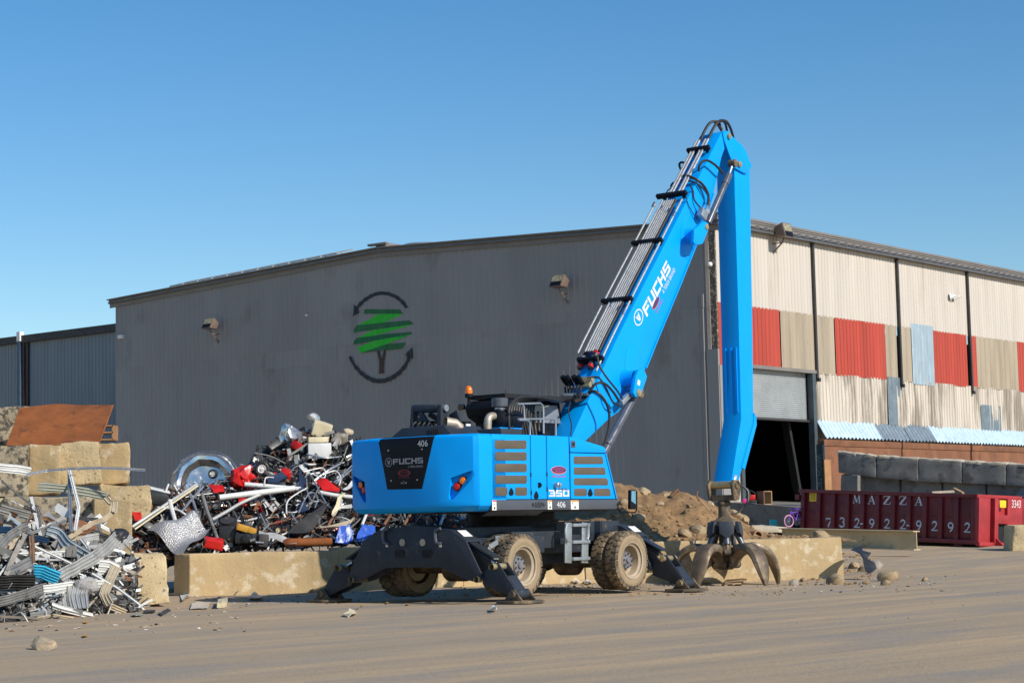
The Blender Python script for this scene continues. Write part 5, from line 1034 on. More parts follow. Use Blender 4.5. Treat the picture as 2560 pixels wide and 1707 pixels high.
# cardboard and litter below the grapple
for pts, lb, m in ((((1820, 1460), (1852, 1448), (1878, 1447), (1884, 1458), (1850, 1466)), 'crumpled tan cardboard on the ground behind the middle grapple tine', mt_wood), (((1762, 1455), (1790, 1450), (1800, 1454), (1775, 1461)), 'small tan cardboard scrap left of the middle grapple tine', mt_wood)):
    P = [G(*p) for p in pts]; P = [V((p.x, p.y + 1.2, gz(p.x, p.y + 1.2) + .03 + .05 * (i % 2))) for i, p in enumerate(P)]; b = MB(); b.prism(P, (0, 0, .02)); o = b.build('cardboard', m); crump(o, .04, 3); tag(o, lb, 'cardboard')
# black rubber flap by the barrier end
mt_blk = mat('black_plastic', (.022, .024, .027), .45, var=.3, scale=5)
P = [D(px, py, Y) for px, py, Y in ((2126, 1373, 42.9), (2152, 1366, 43.2), (2154, 1380, 43.0), (2172, 1386, 42.8), (2166, 1398, 42.6), (2184, 1405, 42.4), (2188, 1418, 42.3), (2172, 1430, 42.1), (2160, 1420, 42.2), (2156, 1400, 42.4), (2150, 1388, 42.6))]
b = MB(); b.prism(P, (.05, .05, .02)); o = b.build('rubber_flap', mt_blk); crump(o, .09, 3, 2.5); tag(o, 'torn black rubber flap draped over rubble by the barrier end', 'rubber flap')
# grey block wall, scale decks and awning in front of the side wall
T5 = [(2094, 1129), (2190, 1140.5), (2295, 1147), (2404, 1153.5), (2515, 1160), (2626, 1167)]; B5 = [(2094, 1182), (2190, 1193.5), (2296, 1203), (2404, 1208), (2514, 1213.5), (2626, 1217)]; Y5 = [69.5, 68.6, 67.8, 67, 66.2, 65.4]
gl_ = ['grey concrete block at the left end of the upper row beside the rusty decks', 'dark stained grey block, second in the upper row', 'smooth grey block in the middle of the upper row', 'grey block with dark drip stains, fourth in the upper row', 'grey block cut by the picture edge in the upper row']
for i in range(5):
    blockpx([(T5[i][0] + .7, T5[i][1]), (T5[i + 1][0] - .7, T5[i + 1][1]), (B5[i + 1][0] - .7, B5[i + 1][1]), (B5[i][0] + .7, B5[i][1])], [Y5[i], Y5[i + 1], Y5[i + 1], Y5[i]], (.65, .75, 0), 'concrete_block', gl_[i], mt_concgr, group='grey blocks of the stacked wall', amp=.025, bev=.04, cuts=4)
    p_, q_ = D(T5[i][0] + 1, T5[i][1] + 1, Y5[i]), D(T5[i + 1][0] - 1, T5[i + 1][1] + 1, Y5[i + 1]); b = MB(); b.bar(p_ + V((.15, .2, .0)), q_ + V((.15, .2, .0)), .5, .09); o = rough(b, 'lit_edge_crust', mt_conck, .05, .02, 14, freq=3.); pb = bpy.data.objects[-1] if False else [x for x in bpy.data.objects if x.get('label') == gl_[i]][0]; o.location = o.location - pb.location; o.parent = pb  # rough crust, coloured pale to imitate sunlight on the top edges
xe = [(2102, 2144), (2148, 2248), (2252, 2353), (2357, 2464), (2468, 2572)]
gl2 = ['small grey block under the left end of the grey block wall', 'dark grey block of the lower row above the dumpster lettering', 'stone faced grey block of the lower row, above dumpster middle', 'grey block of the lower row, above the right part of dumpster', 'stone faced lower block at the picture edge']
for i, (a, c) in enumerate(xe):
    f = lambda x: 1184 + (x - 2094) * .0640; Ya = 69.7 - (a - 2094) * .0078
    blockpx([(a, f(a)), (c, f(c)), (c, f(c) + 56), (a, f(a) + 56)], [Ya, Ya - .8, Ya - .8, Ya], (.65, .75, 0), 'concrete_block', gl2[i], mt_concgr, group='grey blocks of the stacked wall', amp=.05 if i in (2, 4) else .03, bev=.05, cuts=4)
YD = -.42; dk = [(2061, 2253.5), (2257, 2425.5), (2430, 2600)]; zt = FB.Y(2300, 1107, YD).z
for i, (a, c) in enumerate(dk):
    xa, xb = FB.Y(a, 1110, YD).x, FB.Y(c, 1110, YD).x
    t = thing('scale_deck', ('rusty steel weighbridge deck with lettering on its end, nearest the roller door', 'rusty steel weighbridge deck on edge, middle one behind the grey blocks', 'rusty steel weighbridge deck on edge, at the picture edge')[i], 'weighbridge deck', FB.o, FB.rz, 'weighbridge decks on edge')
    b = MB(); b.box(((xa + xb) / 2, YD + .17, (zt - .27 + .6) / 2), (xb - xa, .3, zt - .27 - .6)); b.build('deck_plate', mt_rustd, t, bevel=.01)
    b = MB(); b.box(((xa + xb) / 2, YD + .15, zt - .13), (xb - xa, .32, .255)); b.build('edge_channel', mt_rustd, t, bevel=.01)
    if i == 0:
        zlo = FB.Y(2065, 1155, YD).z; b = MB(); b.box((xa + .12, YD - .02, (zlo + .6) / 2 + .1), (.5, .05, zlo - .6)); b.build('end_plate', mt_rustt, t)
        b = MB(); b.box((xa - .08, YD + .2, (zt + .6) / 2 - .1), (.05, .36, zt - .8)); b.box((xa - .03, YD + .02, (zt + .6) / 2), (.06, .06, zt - .7)); ep = b.build('end_frame', mat('dark_teal_steel', (.025, .05, .06), .6, var=.3), t)
        z0 = FB.X(2051, 1136, xa - .1).z; z1 = FB.X(2055, 1219, xa - .1).z
        put(ep, 'lettering', mat('grey_blue_lettering', (.22, .27, .30), .6), None, (xa - .106, YD + .34, z0), (0, 0, -1), (0, -1, 0), (z0 - z1) * 1.42, .24, off=.004, vf=text_polys('WEIGH-TRONIX'))
aw = thing('awning', 'strip of blue white corrugated sheets sloping from cream wall down to the rusty decks', 'awning', FB.o, FB.rz)
za, zb_ = FB.Y(2300, 1066, -.05).z, zt + .04
seg = [(2037, 2182, 0), (2182, 2252, 1), (2253, 2318, 1), (2318, 2448, 0), (2450, 2640, 0)]
for a, c, dk_ in seg:
    xa, xb = sx(a, 1060), sx(c, 1060); b = MB(); rows = []; n = int((xb - xa) / .3 * 8)
    for i in range(n + 1):
        x = xa + (xb - xa) * i / n; d = .075 * (.5 - .5 * math.cos(2 * math.pi * x / .3)); rows.append([V((x + .0 * k, -.05 + (YD - .05 - -.05) * k / 3, za + (zb_ - za) * k / 3 + d + .03 * noise.noise(V((x * .8, k, 0))))) for k in range(4)])
    b.grid(rows); b.build('roof_sheet', mt_bgald if dk_ else mat('pale_blue_sheet', (.46, .60, .70), .4, .2, var=.14, scale=2.5), aw, smooth=0)
# dumpster
TL, TR_, BR_ = D(1997, 1222, 64.8), D(2439, 1235, 60.), D(2439, 1359, 60.); ex = (TL - TR_).normalized(); ez = (TR_ - BR_).normalized(); ez = (ez - ex * ez.dot(ex)).normalized(); ey = ez.cross(ex); ey = -ey if ey.y < 0 else ey
LD_, HD = (TL - TR_).length, (TR_ - BR_).length; DP = lambda x, y, z: BR_ + ex * x + ey * y + ez * z   # x runs to the far left end, z up
mt_dred = mat('dumpster_red_shaded', (.135, .011, .017), .5, var=.2, scale=1.5, spots=.68, scol=(.18, .06, .05), sscale=5, samt=.5); mt_dredb = mat('dumpster_red_lit_worn', (.36, .028, .034), .5, var=.2, scale=2, spots=.64, scol=(.5, .16, .14), sscale=4, samt=.5)  # one red, darkened for the shaded side and brightened for the sunlit end
dm = thing('dumpster', 'dark red roll off dumpster with white lettering and ribbed side', 'dumpster', (BR_.x, BR_.y, gz(BR_.x, BR_.y)))
def dbox(name, lo, hi, m=mt_dred, par=dm, bv=.008):
    b = MB(); v = [DP(x, y, z) for x in (lo[0], hi[0]) for y in (lo[1], hi[1]) for z in (lo[2], hi[2])]; b.add(v, [(0, 1, 3, 2), (4, 6, 7, 5), (0, 4, 5, 1), (2, 3, 7, 6), (0, 2, 6, 4), (1, 5, 7, 3)])
    if par.type == 'EMPTY' or par.parent is None: return b.build(name, m, par, bevel=bv, world=True)
    o = b.build(name, m, dm, bevel=bv, world=True); o.parent = par; return o
WD = 2.4
dbox('side_wall', (0, .10, .12), (LD_, .14, HD)); dbox('side_wall', (0, WD - .14, .12), (LD_, WD - .1, HD)); dbox('floor', (0, 0.1, .05), (LD_, WD - .1, .12)); dbox('rear_door', (LD_ - .06, .1, .1), (LD_, WD - .1, HD), mt_dred)
dbox('top_rail', (-.02, -.03, HD - .11), (LD_ + .03, .13, HD)); dbox('bottom_rail', (-.02, -.02, -.02), (LD_, .1, .11)); dbox('side_rail', (.2, .085, HD * .5), (LD_ - .1, .10, HD * .5 + .03))
nr = 12
for zx in (90, 230, 360, 487, 622, 755, 895, 1035, 1178, 1317, 1462, 1615):
    x = onplane(1980 + zx * .2806, 1290, BR_, ey) - BR_; x = x.dot(ex); dbox('side_rib', (x - .075, 0., .111), (x + .075, .1, HD - .112), mt_dred)
dbox('hinge', (LD_ - .02, -.05, HD - .35), (LD_ + .14, .06, HD - .18)); dbox('hinge', (LD_ - .02, -.05, HD * .42), (LD_ + .12, .06, HD * .52))
ew = dbox('end_wall', (0, .0, .0), (.05, WD, HD - .05), mt_dredb); dbox('top_rail', (-.06, -.03, HD - .10), (.1, WD + .05, HD), mt_dredb)
for y0, y1 in ((0, .62), (.78, .98), (1.58, WD)): dbox('end_post', (-.1 if y0 != .78 else -.16, y0, .02), (-.001, y1, HD - .101), mt_dredb)
dbox('cross_bar', (-.13, .98, HD * .42), (-.002, 1.58, HD * .6), mt_dredb); dbox('hook_pocket', (-.004, 1.0, .05), (-.002, 1.56, HD * .42), mt_gap, bv=0); dbox('bottom_sill', (-.14, 0, -.06), (-.002, WD, .06), mt_dredb)
for y in (.85, 1.65): b = MB(); b.prism([DP(-.16, y, -.15), DP(-.16, y, .2), DP(-.5, y, -.1), DP(-.45, y, -.18)], ey * .06); b.build('hook_guide', mt_dredb, dm, world=True)
for x in (.7, LD_ - .7):
    for y in (.3, WD - .3): b = MB(); b.cyl(DP(x, y - .08, -.13), DP(x, y + .08, -.13), .12, 14); b.build('wheel', mt_mud, dm, world=True); dbox('wheel_bracket', (x - .12, y - .13, -.18), (x + .2, y - .09, .0))
def ondump(name, m, s, cx, cz, w, h, serif=True, y=-.001, off=.006):
    ex_ = -ex; o = DP(cx, y, cz) + ex * (w / 2) - ez * (h / 2); nn = ex_.cross(ez); b = MB(); polys = SERIF[s] if serif else None; vf = None if serif else text_polys(s)
    tr = lambda p: o + ex_ * (p[0] * w) + ez * (p[1] * h) - ey * off
    if vf: b.add([tr(p) for p in vf[0]], vf[1])
    else:
        for i, q in enumerate(polys): b.poly([tr(p) - ey * .0006 * i for p in q])
    return b.build(name, m, dm, world=True, smooth=0, normals=False)
def du(px, py): p = onplane(px, py, BR_, ey) - BR_; return p.dot(ex), p.dot(ez)
mt_let = mat('pale_blue_white_lettering', (.60, .65, .74), .6, var=.06)
L8 = lambda x, y: (2068 + x / 4.78, 1160 + y / 4.78)
for ch, x, y in (('M', 333, 415), ('A', 510, 425), ('Z', 693, 428), ('Z', 885, 432), ('A', 1073, 440)):
    a, c = du(*L8(x, y)); ondump('lettering', mt_let, ch, a, c, .30, .27, y=.098)
for ch, x, y in (('7', -2, 695), ('3', 160, 692), ('2', 337, 702), ('-', 412, 705), ('9', 515, 708), ('2', 697, 710), ('2', 886, 718), ('-', 966, 725), ('9', 1077, 730), ('2', 1264, 738), ('9', 1458, 752), ('2', 1655, 757)):
    a, c = du(*L8(x, y)); ondump('lettering', mt_let, ch, a, c, .12 if ch == '-' else .26, .29, y=.098 if ch != '-' else -.003)
a, c = du(2028, 1241); mt_yel = mat('yellow_sticker', (.80, .58, .02), .5)
b = MB(); o = DP(a, .094, c); b.poly([o + ex * x + ez * z for x, z in ((.14, -.15), (-.14, -.15), (-.14, .15), (.14, .15))]); b.build('sticker', mt_yel, dm, world=True, smooth=0)
b = MB()
for k in range(4): b.poly([o - ey * .004 + ex * x + ez * z for x, z in ((.10, -.09 + .06 * k), (-.10, -.09 + .06 * k), (-.10, -.07 + .06 * k), (.10, -.07 + .06 * k))])
b.build('sticker_print', mt_woodd, dm, world=True, smooth=0)
b = MB(); o = DP(-.105, .88, HD * .82); b.poly([o + ey * x + ez * z - ex * .06 for x, z in ((.16, -.1), (.5, -.1), (.5, .12), (.16, .12))]); b.build('sticker', mt_yel, dm, world=True, smooth=0)
vs3, fs3 = text_polys('3343'); b = MB(); o = DP(-.106, 1.80, HD * .76); b.add([o + ey * (p[0] * .5) + ez * (p[1] * .24) for p in vs3], fs3); b.build('lettering', mt_white, dm, world=True, smooth=0, normals=False)
o = MB(); o.prism([D(2330, 1228, 62), D(2384, 1225, 62), D(2386, 1231, 62), D(2332, 1233, 62)], (.1, .4, 0)); tag(o.build('foam_board', mt_conck), 'cream board lying across the dumpster rim', 'board'); o = MB(); o.bar(D(2385, 1221, 61.6), D(2408, 1233, 61.2), .1, .06); tag(o.build('timber_offcut', mt_wood), 'brown timber offcut poking out of the dumpster', 'timber')
# second container and block at the picture edge
t = thing('red_container', 'red steel container with dark lid, cut by the picture edge behind the dumpster', 'container', D(2545, 1350, 63.).xy.to_3d() + V((0, 0, .3)))
for nm, q, m, dv in (('body', [(2541, 1245), (2640, 1250), (2640, 1350), (2541, 1345)], mt_dredb, (.6, 1.2, 0)), ('lid', [(2538, 1238), (2645, 1243), (2645, 1248), (2538, 1243)], mt_blk, (.6, 1.3, .3))):
    b = MB(); b.prism([D(x, y, 63.5) for x, y in q], dv); b.build(nm, m, t, bevel=.02, world=True)
blockpx([(2534, 1312), (2630, 1314), (2630, 1380), (2531, 1378)], 57.5, (-.1, .8, 0), 'concrete_block', 'tan concrete block at the picture edge beside the dumpster', mt_concp, amp=.04)
# steel beam in front of the dumpster
a, c = D(1948, 1319.5, 57.5), D(2284, 1326.5, 54.5); dn = .53; d = (c - a).normalized(); pz = V((0, 0, 1)); py_ = V((-d.y, d.x, 0)); py_ = py_ if py_.y > 0 else -py_
mt_beam = mat('cream_rusty_beam_paint', (.50, .40, .235), .75, var=.15, scale=1.5, spots=.57, scol=(.20, .10, .045), sscale=3, samt=.85)
sbm = thing('steel_i_beam', 'long cream painted rusty steel beam lying in front of the dumpster', 'steel beam', (c.x, c.y, c.z - dn))
for nm, z0, z1, w0, w1 in (('flange', -.03, 0, -.02, .32), ('flange', -dn, -dn + .03, -.02, .32), ('web', -dn + .031, -.031, .13, .16)):
    b = MB(); v = [q + py_ * w_ + pz * z for q in (a, c) for w_ in (w0, w1) for z in (z0, z1)]; b.add(v, [(0, 1, 3, 2), (4, 6, 7, 5), (0, 4, 5, 1), (2, 3, 7, 6), (0, 2, 6, 4), (1, 5, 7, 3)]); b.build(nm, mt_beam, sbm, world=True)
# loading dock and what stands about
b = MB(); b.prism([D(1770, 1254, 73.), D(1858, 1257.5, 71.8), D(2012, 1269, 68.8), D(2012, 1330, 68.8), D(1858, 1325, 71.8), D(1770, 1325, 73.)], (3.0, 3.6, 0)); o = b.build('loading_dock', mt_concg); tag(o, 'dark concrete loading dock in front of the open roller door', 'loading dock')
blockpx([(1880, 1312), (1949, 1318), (1949, 1331), (1880, 1331)], 60, (.4, 1.2, 0), 'concrete_slab', 'pale concrete slab at the left end of the cream beam', mt_conck, 'slab', amp=.02, bev=.02, cuts=3)
cb = thing('wooden_crate', 'open wooden crate standing on the loading dock', 'crate', D(1915, 1262, 71.4)); A_, B_ = D(1898, 1229, 71.6), D(1910, 1230, 71.); 
hC = D(1916, 1227, 71.4).z - D(1916, 1261, 71.4).z; o0 = D(1910, 1261, 71.2); e1, e2 = V((.62, .32, 0)).normalized(), V((-.5, .86, 0))
for nm, p, q, wx in (('side_panel', 0, .03, 0), ('side_panel', .33, .36, 0)): b = MB(); b.prism([o0 + e1 * p, o0 + e1 * q, o0 + e1 * q + V((0, 0, hC)), o0 + e1 * p + V((0, 0, hC))], e2 * .42); b.build(nm, mt_wood if p else mt_woodd, cb, world=True)
for nm, z in (('bottom_panel', 0), ('top_panel', hC - .03)): b = MB(); b.prism([o0 + e1 * .03 + V((0, 0, z)), o0 + e1 * .33 + V((0, 0, z)), o0 + e1 * .33 + V((0, 0, z + .03)), o0 + e1 * .03 + V((0, 0, z + .03))], e2 * .42); b.build(nm, mt_wood, cb, world=True)
mt_redpl = mat('red_plastic', (.55, .015, .012), .35, var=.15, scale=4); mt_pinkpl = mat('pink_plastic', (.75, .03, .28), .4); mt_teal = mat('teal_plastic', (.01, .42, .48), .4, var=.1)
cp = D(1878, 1257, 71.5); t = thing('red_machine', 'red motor machine with black handle on the loading dock', 'machine', cp)
b = MB(); b.box(cp + V((0, 0, .2)), (.30, .25, .2)); b.build('housing', mt_redpl, t, bevel=.05, world=True); b = MB(); b.box(cp + V((.02, 0, .05)), (.34, .3, .1)); b.build('base', mt_blk, t, bevel=.02, world=True); b = MB(); b.tube([cp + V((-.17, 0, .2)), cp + V((-.15, 0, .42)), cp + V((0, 0, .46)), cp + V((.14, 0, .36)), cp + V((.2, 0, .1))], .018, 7); b.build('handle', mt_blk, t, world=True)
b = MB(); b.box(D(1863, 1252, 71.5), (.17, .2, .15)); tag(b.build('pink_box', mt_pinkpl, bevel=.02), 'bright pink plastic box beside the red machine', 'box')
b = MB(); c = D(1934, 1307, 66.); s = .115; b.prism([c + V((x * s, 0, z * s)) for x, z in ((-1, -1.1), (1.1, -1.1), (1.2, .6), (.9, 1), (-1, 1), (-1.1, 0))], (0, .2, 0)); tag(b.build('teal_tub', mt_teal, bevel=.02), 'teal plastic tub lying below the loading dock', 'tub')
# child bicycle
mt_pur = mat('purple_paint', (.16, .045, .50), .4); mt_pinkt = mat('pink_tyre', (.62, .28, .46), .6)
bc0 = D(1972, 1302, 64.5); bt_ = thing('child_bicycle', 'small purple child bicycle with pink tyre leaning by the dumpster', 'bicycle', (bc0.x, bc0.y, bc0.z - .2))
bx = V((.82, .5, .0)).normalized(); wr_ = .185
def wheel_b(c, m):
    wo = bpy.data.objects.new('wheel', None); COL.objects.link(wo); wo.parent = bt_; wo.location = c - bt_.location
    b = MB(); P = [bx * (wr_ * math.cos(q * math.pi / 12)) + V((0, 0, wr_ * math.sin(q * math.pi / 12))) for q in range(24)]; b.tube(P, .02, 7, closed=True); b.build('tyre', m, wo)
    b = MB()
    for q in range(8): a = q * math.pi / 8; d = bx * math.cos(a) + V((0, 0, math.sin(a))); b.tube([d * -wr_, d * wr_], .003, 4)
    b.build('spokes', mt_galv, wo)
c2 = bc0 + bx * .52 + V((0, 0, 0)); wheel_b(bc0, mt_pinkt); wheel_b(c2, mt_blk)
b = MB(); hd_, st_, bb_ = bc0 + bx * .1 + V((0, 0, .32)), bc0 + bx * .40 + V((0, 0, .30)), bc0 + bx * .30 + V((0, 0, .02))
for p, q in ((bc0, hd_), (hd_, bb_), (hd_ - V((0, 0, .06)), st_), (st_, bb_), (bb_, c2), (st_, c2)): b.tube([p, q], .016, 7)
b.build('frame', mt_pur, bt_, world=True); b = MB(); b.tube([hd_ + V((.1, -.12, .1)), hd_ + V((0, 0, .05)), hd_ + V((-.02, .12, .1))], .013, 6); b.build('handlebar', mt_pur, bt_, world=True); b = MB(); b.box(st_ + V((0, 0, .08)), (.2, .1, .05)); b.build('saddle', mt_pur, bt_, bevel=.02, world=True)
b = MB(); c = D(1993, 1303, 65.6); b.tube([c + V((.2 * math.cos(a), .1 * math.cos(a), .2 * math.sin(a))) for a in [q * math.pi / 10 for q in range(20)]], .07, 9, closed=True); tag(b.build('loose_tyre', mt_blk), 'black tyre standing behind the child bicycle', 'tyre')
# ------------------------------------------------------------------ left block stack
DVB = (-.25, 1.0, 0)
SB_ = [([(-90, 1025), (120, 1012), (116, 1106), (-90, 1114)], 41.4, mt_concs, 'dark pitted block on top of the stack, left of the rusty plate'), ([(-95, 1114), (72, 1111), (70, 1238), (-95, 1246)], 38.0, mt_concs, 'black stained block under the rusty plate, at the picture edge'), ([(73, 1112), (152, 1114), (150, 1232), (70, 1238)], 38.3, mt_conc, 'tan block with a vertical groove under the rusty plate'),
    ([(148, 1106), (246, 1104), (256, 1208), (152, 1214)], 38.9, mt_concp, 'rounded pitted tan block in the middle of the stack'), ([(246, 1107), (323, 1106), (325, 1209), (246, 1211)], 40.6, mt_conc, 'smooth tan block at the right end of the third row'), ([(250, 1211), (376, 1213), (378, 1300), (250, 1300)], 40.2, mt_concp, 'tan block ledge jutting out right of the stack towards the heap'),
    ([(10, 1243), (234, 1243), (230, 1345), (10, 1345)], 37.6, mt_concs, 'dark faced block behind the sheet metal, second row'), ([(234, 1246), (328, 1250), (330, 1420), (232, 1420)], 37.2, mt_conc, 'tall tan block edge between sheet metal and mixed scrap heap'), ([(-95, 1250), (8, 1246), (8, 1350), (-95, 1350)], 37.8, mt_concp, 'tan block at the picture edge, second row')]
for q, Y, m, lb in SB_: blockpx(q, Y, DVB, 'concrete_block', lb, m, group='tan blocks of the left stack', amp=.04, bev=.03, cuts=6)
b = MB(); P = [D(*p) for p in ((273, 1387, 35.), (308, 1385, 34.9), (311, 1389, 35.05), (350, 1386, 35.05), (356, 1383, 34.9), (406, 1381, 34.9), (414, 1392, 34.9), (422, 1505, 34.7), (365, 1512, 34.7), (355, 1510, 34.9), (318, 1512, 34.9), (308, 1514, 34.7), (272, 1516, 34.8))]
b.prism([P[0], P[1], P[4], P[5], P[6], P[7], P[8], P[11], P[12]], (-.3, 1.1, 0)); tag(rough(b, 'concrete_block', mt_concp, .04, .03, 6), 'tan block standing alone on the ground in front of the stack', 'concrete block', 'tan blocks of the left stack')
P = [D(*p) for p in ((48, 1020, 40.6), (85, 1015, 40.7), (139, 1009, 40.8), (200, 1012, 40.8), (281, 1012, 40.8), (262, 1063, 40.1), (243, 1115, 39.5), (15, 1113, 39.5), (32, 1068, 40.0))]
b = MB(); b.prism(P, (.02, .06, 0)); tag(b.build('rusty_plate', mt_rust), 'large orange rusty steel plate leaning on top of the block stack', 'steel plate')
b = MB(); c = D(270, 1082, 42.0)
for z in (-.15, 0, .14): b.box(c + V((0, 0, z)), (.32, .5, .03))
b.box(c + V((.15, -.0, 0)), (.03, .5, .3)); tag(b.build('rusty_channel', mt_rustt), 'end of a rusty steel channel behind the leaning plate', 'steel channel')
# ------------------------------------------------------------------ scrap heaps
pal = {'white': mat('white_sheet_metal', (.70, .70, .67), .5, .1, var=.12, scale=3, spots=.62, scol=(.38, .36, .31), sscale=5, samt=.6), 'pale grey': mat('pale_grey_sheet_metal', (.44, .44, .42), .5, .25, var=.18, scale=3, spots=.58, scol=(.22, .19, .15), sscale=5, samt=.6),
       'grey': mat('grey_sheet_metal', (.24, .235, .22), .55, .25, var=.25, scale=3, spots=.56, scol=(.12, .10, .08), sscale=5, samt=.7), 'dark': mat('dark_sheet_metal', (.045, .043, .04), .6, .1, var=.3, scale=4, spots=.6, scol=(.2, .17, .13), sscale=6, samt=.6),
       'tan': mat('tan_sheet_metal', (.48, .40, .28), .6, .1, var=.15, scale=3, spots=.6, scol=(.25, .19, .12), sscale=5, samt=.5), 'taupe': mat('taupe_sheet_metal', (.33, .29, .24), .6, .1, var=.2, scale=3), 'blue grey': mat('blue_grey_sheet_metal', (.30, .35, .39), .5, .2, var=.14, scale=3),
       'navy': mat('navy_sheet_metal', (.015, .05, .11), .4, var=.2, scale=3), 'sage': mat('sage_sheet_metal', (.34, .35, .29), .5, .1, var=.12, scale=3), 'cyan': mat('cyan_sheet', (.06, .44, .62), .4, var=.15, scale=4), 'silver': mat('bare_aluminium', (.60, .60, .60), .35, .8, var=.15, scale=5),
       'black': mt_blk, 'red': mt_redpl, 'rusty': mt_rustd, 'brown': mt_woodd, 'cream': mat('cream_enamel', (.62, .54, .36), .5, var=.15, scale=4), 'yellow': mat('yellow_plastic', (.58, .30, .03), .5, var=.2, scale=4), 'green': mat('green_plastic', (.02, .22, .05), .5)}
rs = random.Random(23)
def LPt(px, py, lift=0.):
    """front slope of the sheet metal heap"""
    d = ray(px, py); Yt = 29.6 + px * .0092; k = 2.3; # z = (Y-Yt)/k
    Y = (H * k + Yt) / (1 - k * d.z / d.y) if (1 - k * d.z / d.y) > .1 else 36
    Y = min(max(Y, Yt - .2), 36.4) - lift; return D(px, py, Y)
def HPt(px, py, lift=0.):
    d = ray(px, py); Y0 = 39.35 + (px - 475) / 375 * .8 if px > 475 else 39.2; k = 1.45
    Y = (Y0 + k * (H - .8)) / (1 - k * d.z / d.y) if (1 - k * d.z / d.y) > .1 else 48
    return D(px, py, min(max(Y, Y0 - .3), 49) - lift)
RGT, UPV = V(RM[0]), -V(RM[1])
def kink(q, n):
    if n > 4: return cr(q, 3) if rs.random() < .3 else [a.lerp(c, k / 3) for a, c in zip(q, q[1:]) for k in range(3)] + [q[-1]]
    return [a.lerp(c, k / 2) for a, c in zip(q, q[1:]) for k in range(2)] + [q[-1]]
def strip(fn, pts, w, m, name, label, ribs=3, rh=.02, lift=.15, cat='sheet metal', group=None, tilt=.3, tw=0., dz=0., n=5):
    """ribbed sheet along a picture polyline, w wide in picture pixels"""
    q = [fn(x, y, lift + (dz * i / max(len(pts) - 1, 1))) for i, (x, y) in enumerate(pts)]; C_ = kink(q, n) if len(q) > 2 else [q[0].lerp(q[1], i / 5) + V((0, 0, -.03 * math.sin(math.pi * i / 5) * rs.random())) for i in range(6)]
    b = MB(); rows = []; N_ = len(C_); nr = ribs * 6
    for i, p in enumerate(C_):
        t = (C_[min(i + 1, N_ - 1)] - C_[max(i - 1, 0)]).normalized(); vw = (p - CAMP).normalized(); s = vw.cross(t).normalized(); a = tilt + tw * i / N_; s = (s * math.cos(a) + vw * math.sin(a)); nn = t.cross(s).normalized(); ww = w * p.y / F
        nn = nn if nn.dot(vw) < 0 else -nn
        rows.append([p + s * (ww * (j / nr - .5)) + nn * (rh * .7 * (1 if j % 6 == 3 else .0 if j % 6 else .25)) for j in range(nr + 1)])
    b.grid(rows); o = b.build(name, m, smooth=18)
    if w >= 14 or name != 'metal_strip': crump(o, .016, 1, 3.)
    return tag(o, label, cat, group)
gS = 'pieces of the sheet metal heap'
Z3 = lambda L: [(x / 6, 1200 + y / 6) for x, y in L]; Z7 = lambda L: [(x / 4, 1380 + y / 4) for x, y in L]; Z5 = lambda L: [(x / 6, 980 + y / 6) for x, y in L]
def S3(z, pts, w, c, lb, **k): return strip(LPt, z(pts), w, pal[c], k.pop('name', 'metal_strip'), lb, group=gS, **k)
S3(Z5, [(390, 1235), (700, 1175), (1030, 1148), (1500, 1135), (1800, 1142), (2180, 1168)], 7, 'silver', 'long galvanised channel poking out sideways over the block stack', ribs=1, lift=.9, tilt=.1)
S3(Z5, [(1045, 1160), (1046, 1560), (1065, 2060)], 10, 'silver', 'upright galvanised strip hanging below the long channel', ribs=2, lift=.5); S3(Z5, [(1040, 1145), (1185, 1720), (1130, 2070)], 9, 'white', 'white bent strip hanging from the long channel', ribs=1, lift=.62)
S3(Z3, [(580, 95), (1000, 130), (1600, 235)], 23, 'sage', 'dented sage green ribbed panel across the block stack', ribs=3, rh=.03, lift=.4, name='ribbed_sheet'); S3(Z3, [(1590, 250), (1660, 330), (1735, 330), (1700, 480)], 20, 'tan', 'twisted tan fold at the right end of the sage panel', ribs=2, lift=.45)
S3(Z3, [(1000, 880), (1400, 640), (1560, 590), (1720, 450)], 13, 'tan', 'long tan ribbed strip rising to the right against the blocks', ribs=3, lift=.35); S3(Z3, [(430, 800), (780, 690), (1100, 565)], 9, 'grey', 'weathered grey batten lying across the heap under the white bent strip', ribs=1, lift=.3)
S3(Z3, [(880, 1460), (1100, 1330), (1400, 1170), (1640, 980), (1820, 770)], 36, 'pale grey', 'big folded pale grey corrugated sheet with burnt end', ribs=4, rh=.05, lift=.45, name='corrugated_sheet', tw=.4)
S3(Z3, [(700, 750), (880, 810), (1000, 960), (1200, 1080), (1400, 1200)], 32, 'blue grey', 'blue grey ribbed sheet curving down to the burnt corrugated sheet', ribs=3, rh=.03, lift=.3, name='ribbed_sheet'); S3(Z3, [(450, 960), (800, 1120), (1160, 1290)], 8, 'white', 'straight white strip across the middle of the sheet heap', ribs=1, lift=.35)
S3(Z3, [(0, 740), (120, 740), (260, 790)], 18, 'navy', 'navy blue strip at the picture edge of the sheet heap', ribs=2, lift=.3); S3(Z3, [(370, 840), (560, 880), (740, 910)], 14, 'navy', 'navy blue strip end right of the grey ribbed one', ribs=2, lift=.3)
S3(Z3, [(-20, 1010), (200, 800), (420, 690)], 24, 'grey', 'grey ribbed strip rising from the picture edge', ribs=3, rh=.03, lift=.4); S3(Z3, [(90, 1420), (200, 1160), (380, 800)], 13, 'taupe', 'flat taupe plank like strip leaning upright in the sheet heap', ribs=1, rh=.0, lift=.45); S3(Z3, [(490, 1230), (485, 1000), (470, 820)], 13, 'brown', 'brown weathered wooden plank standing in the sheet heap', ribs=1, lift=.4)
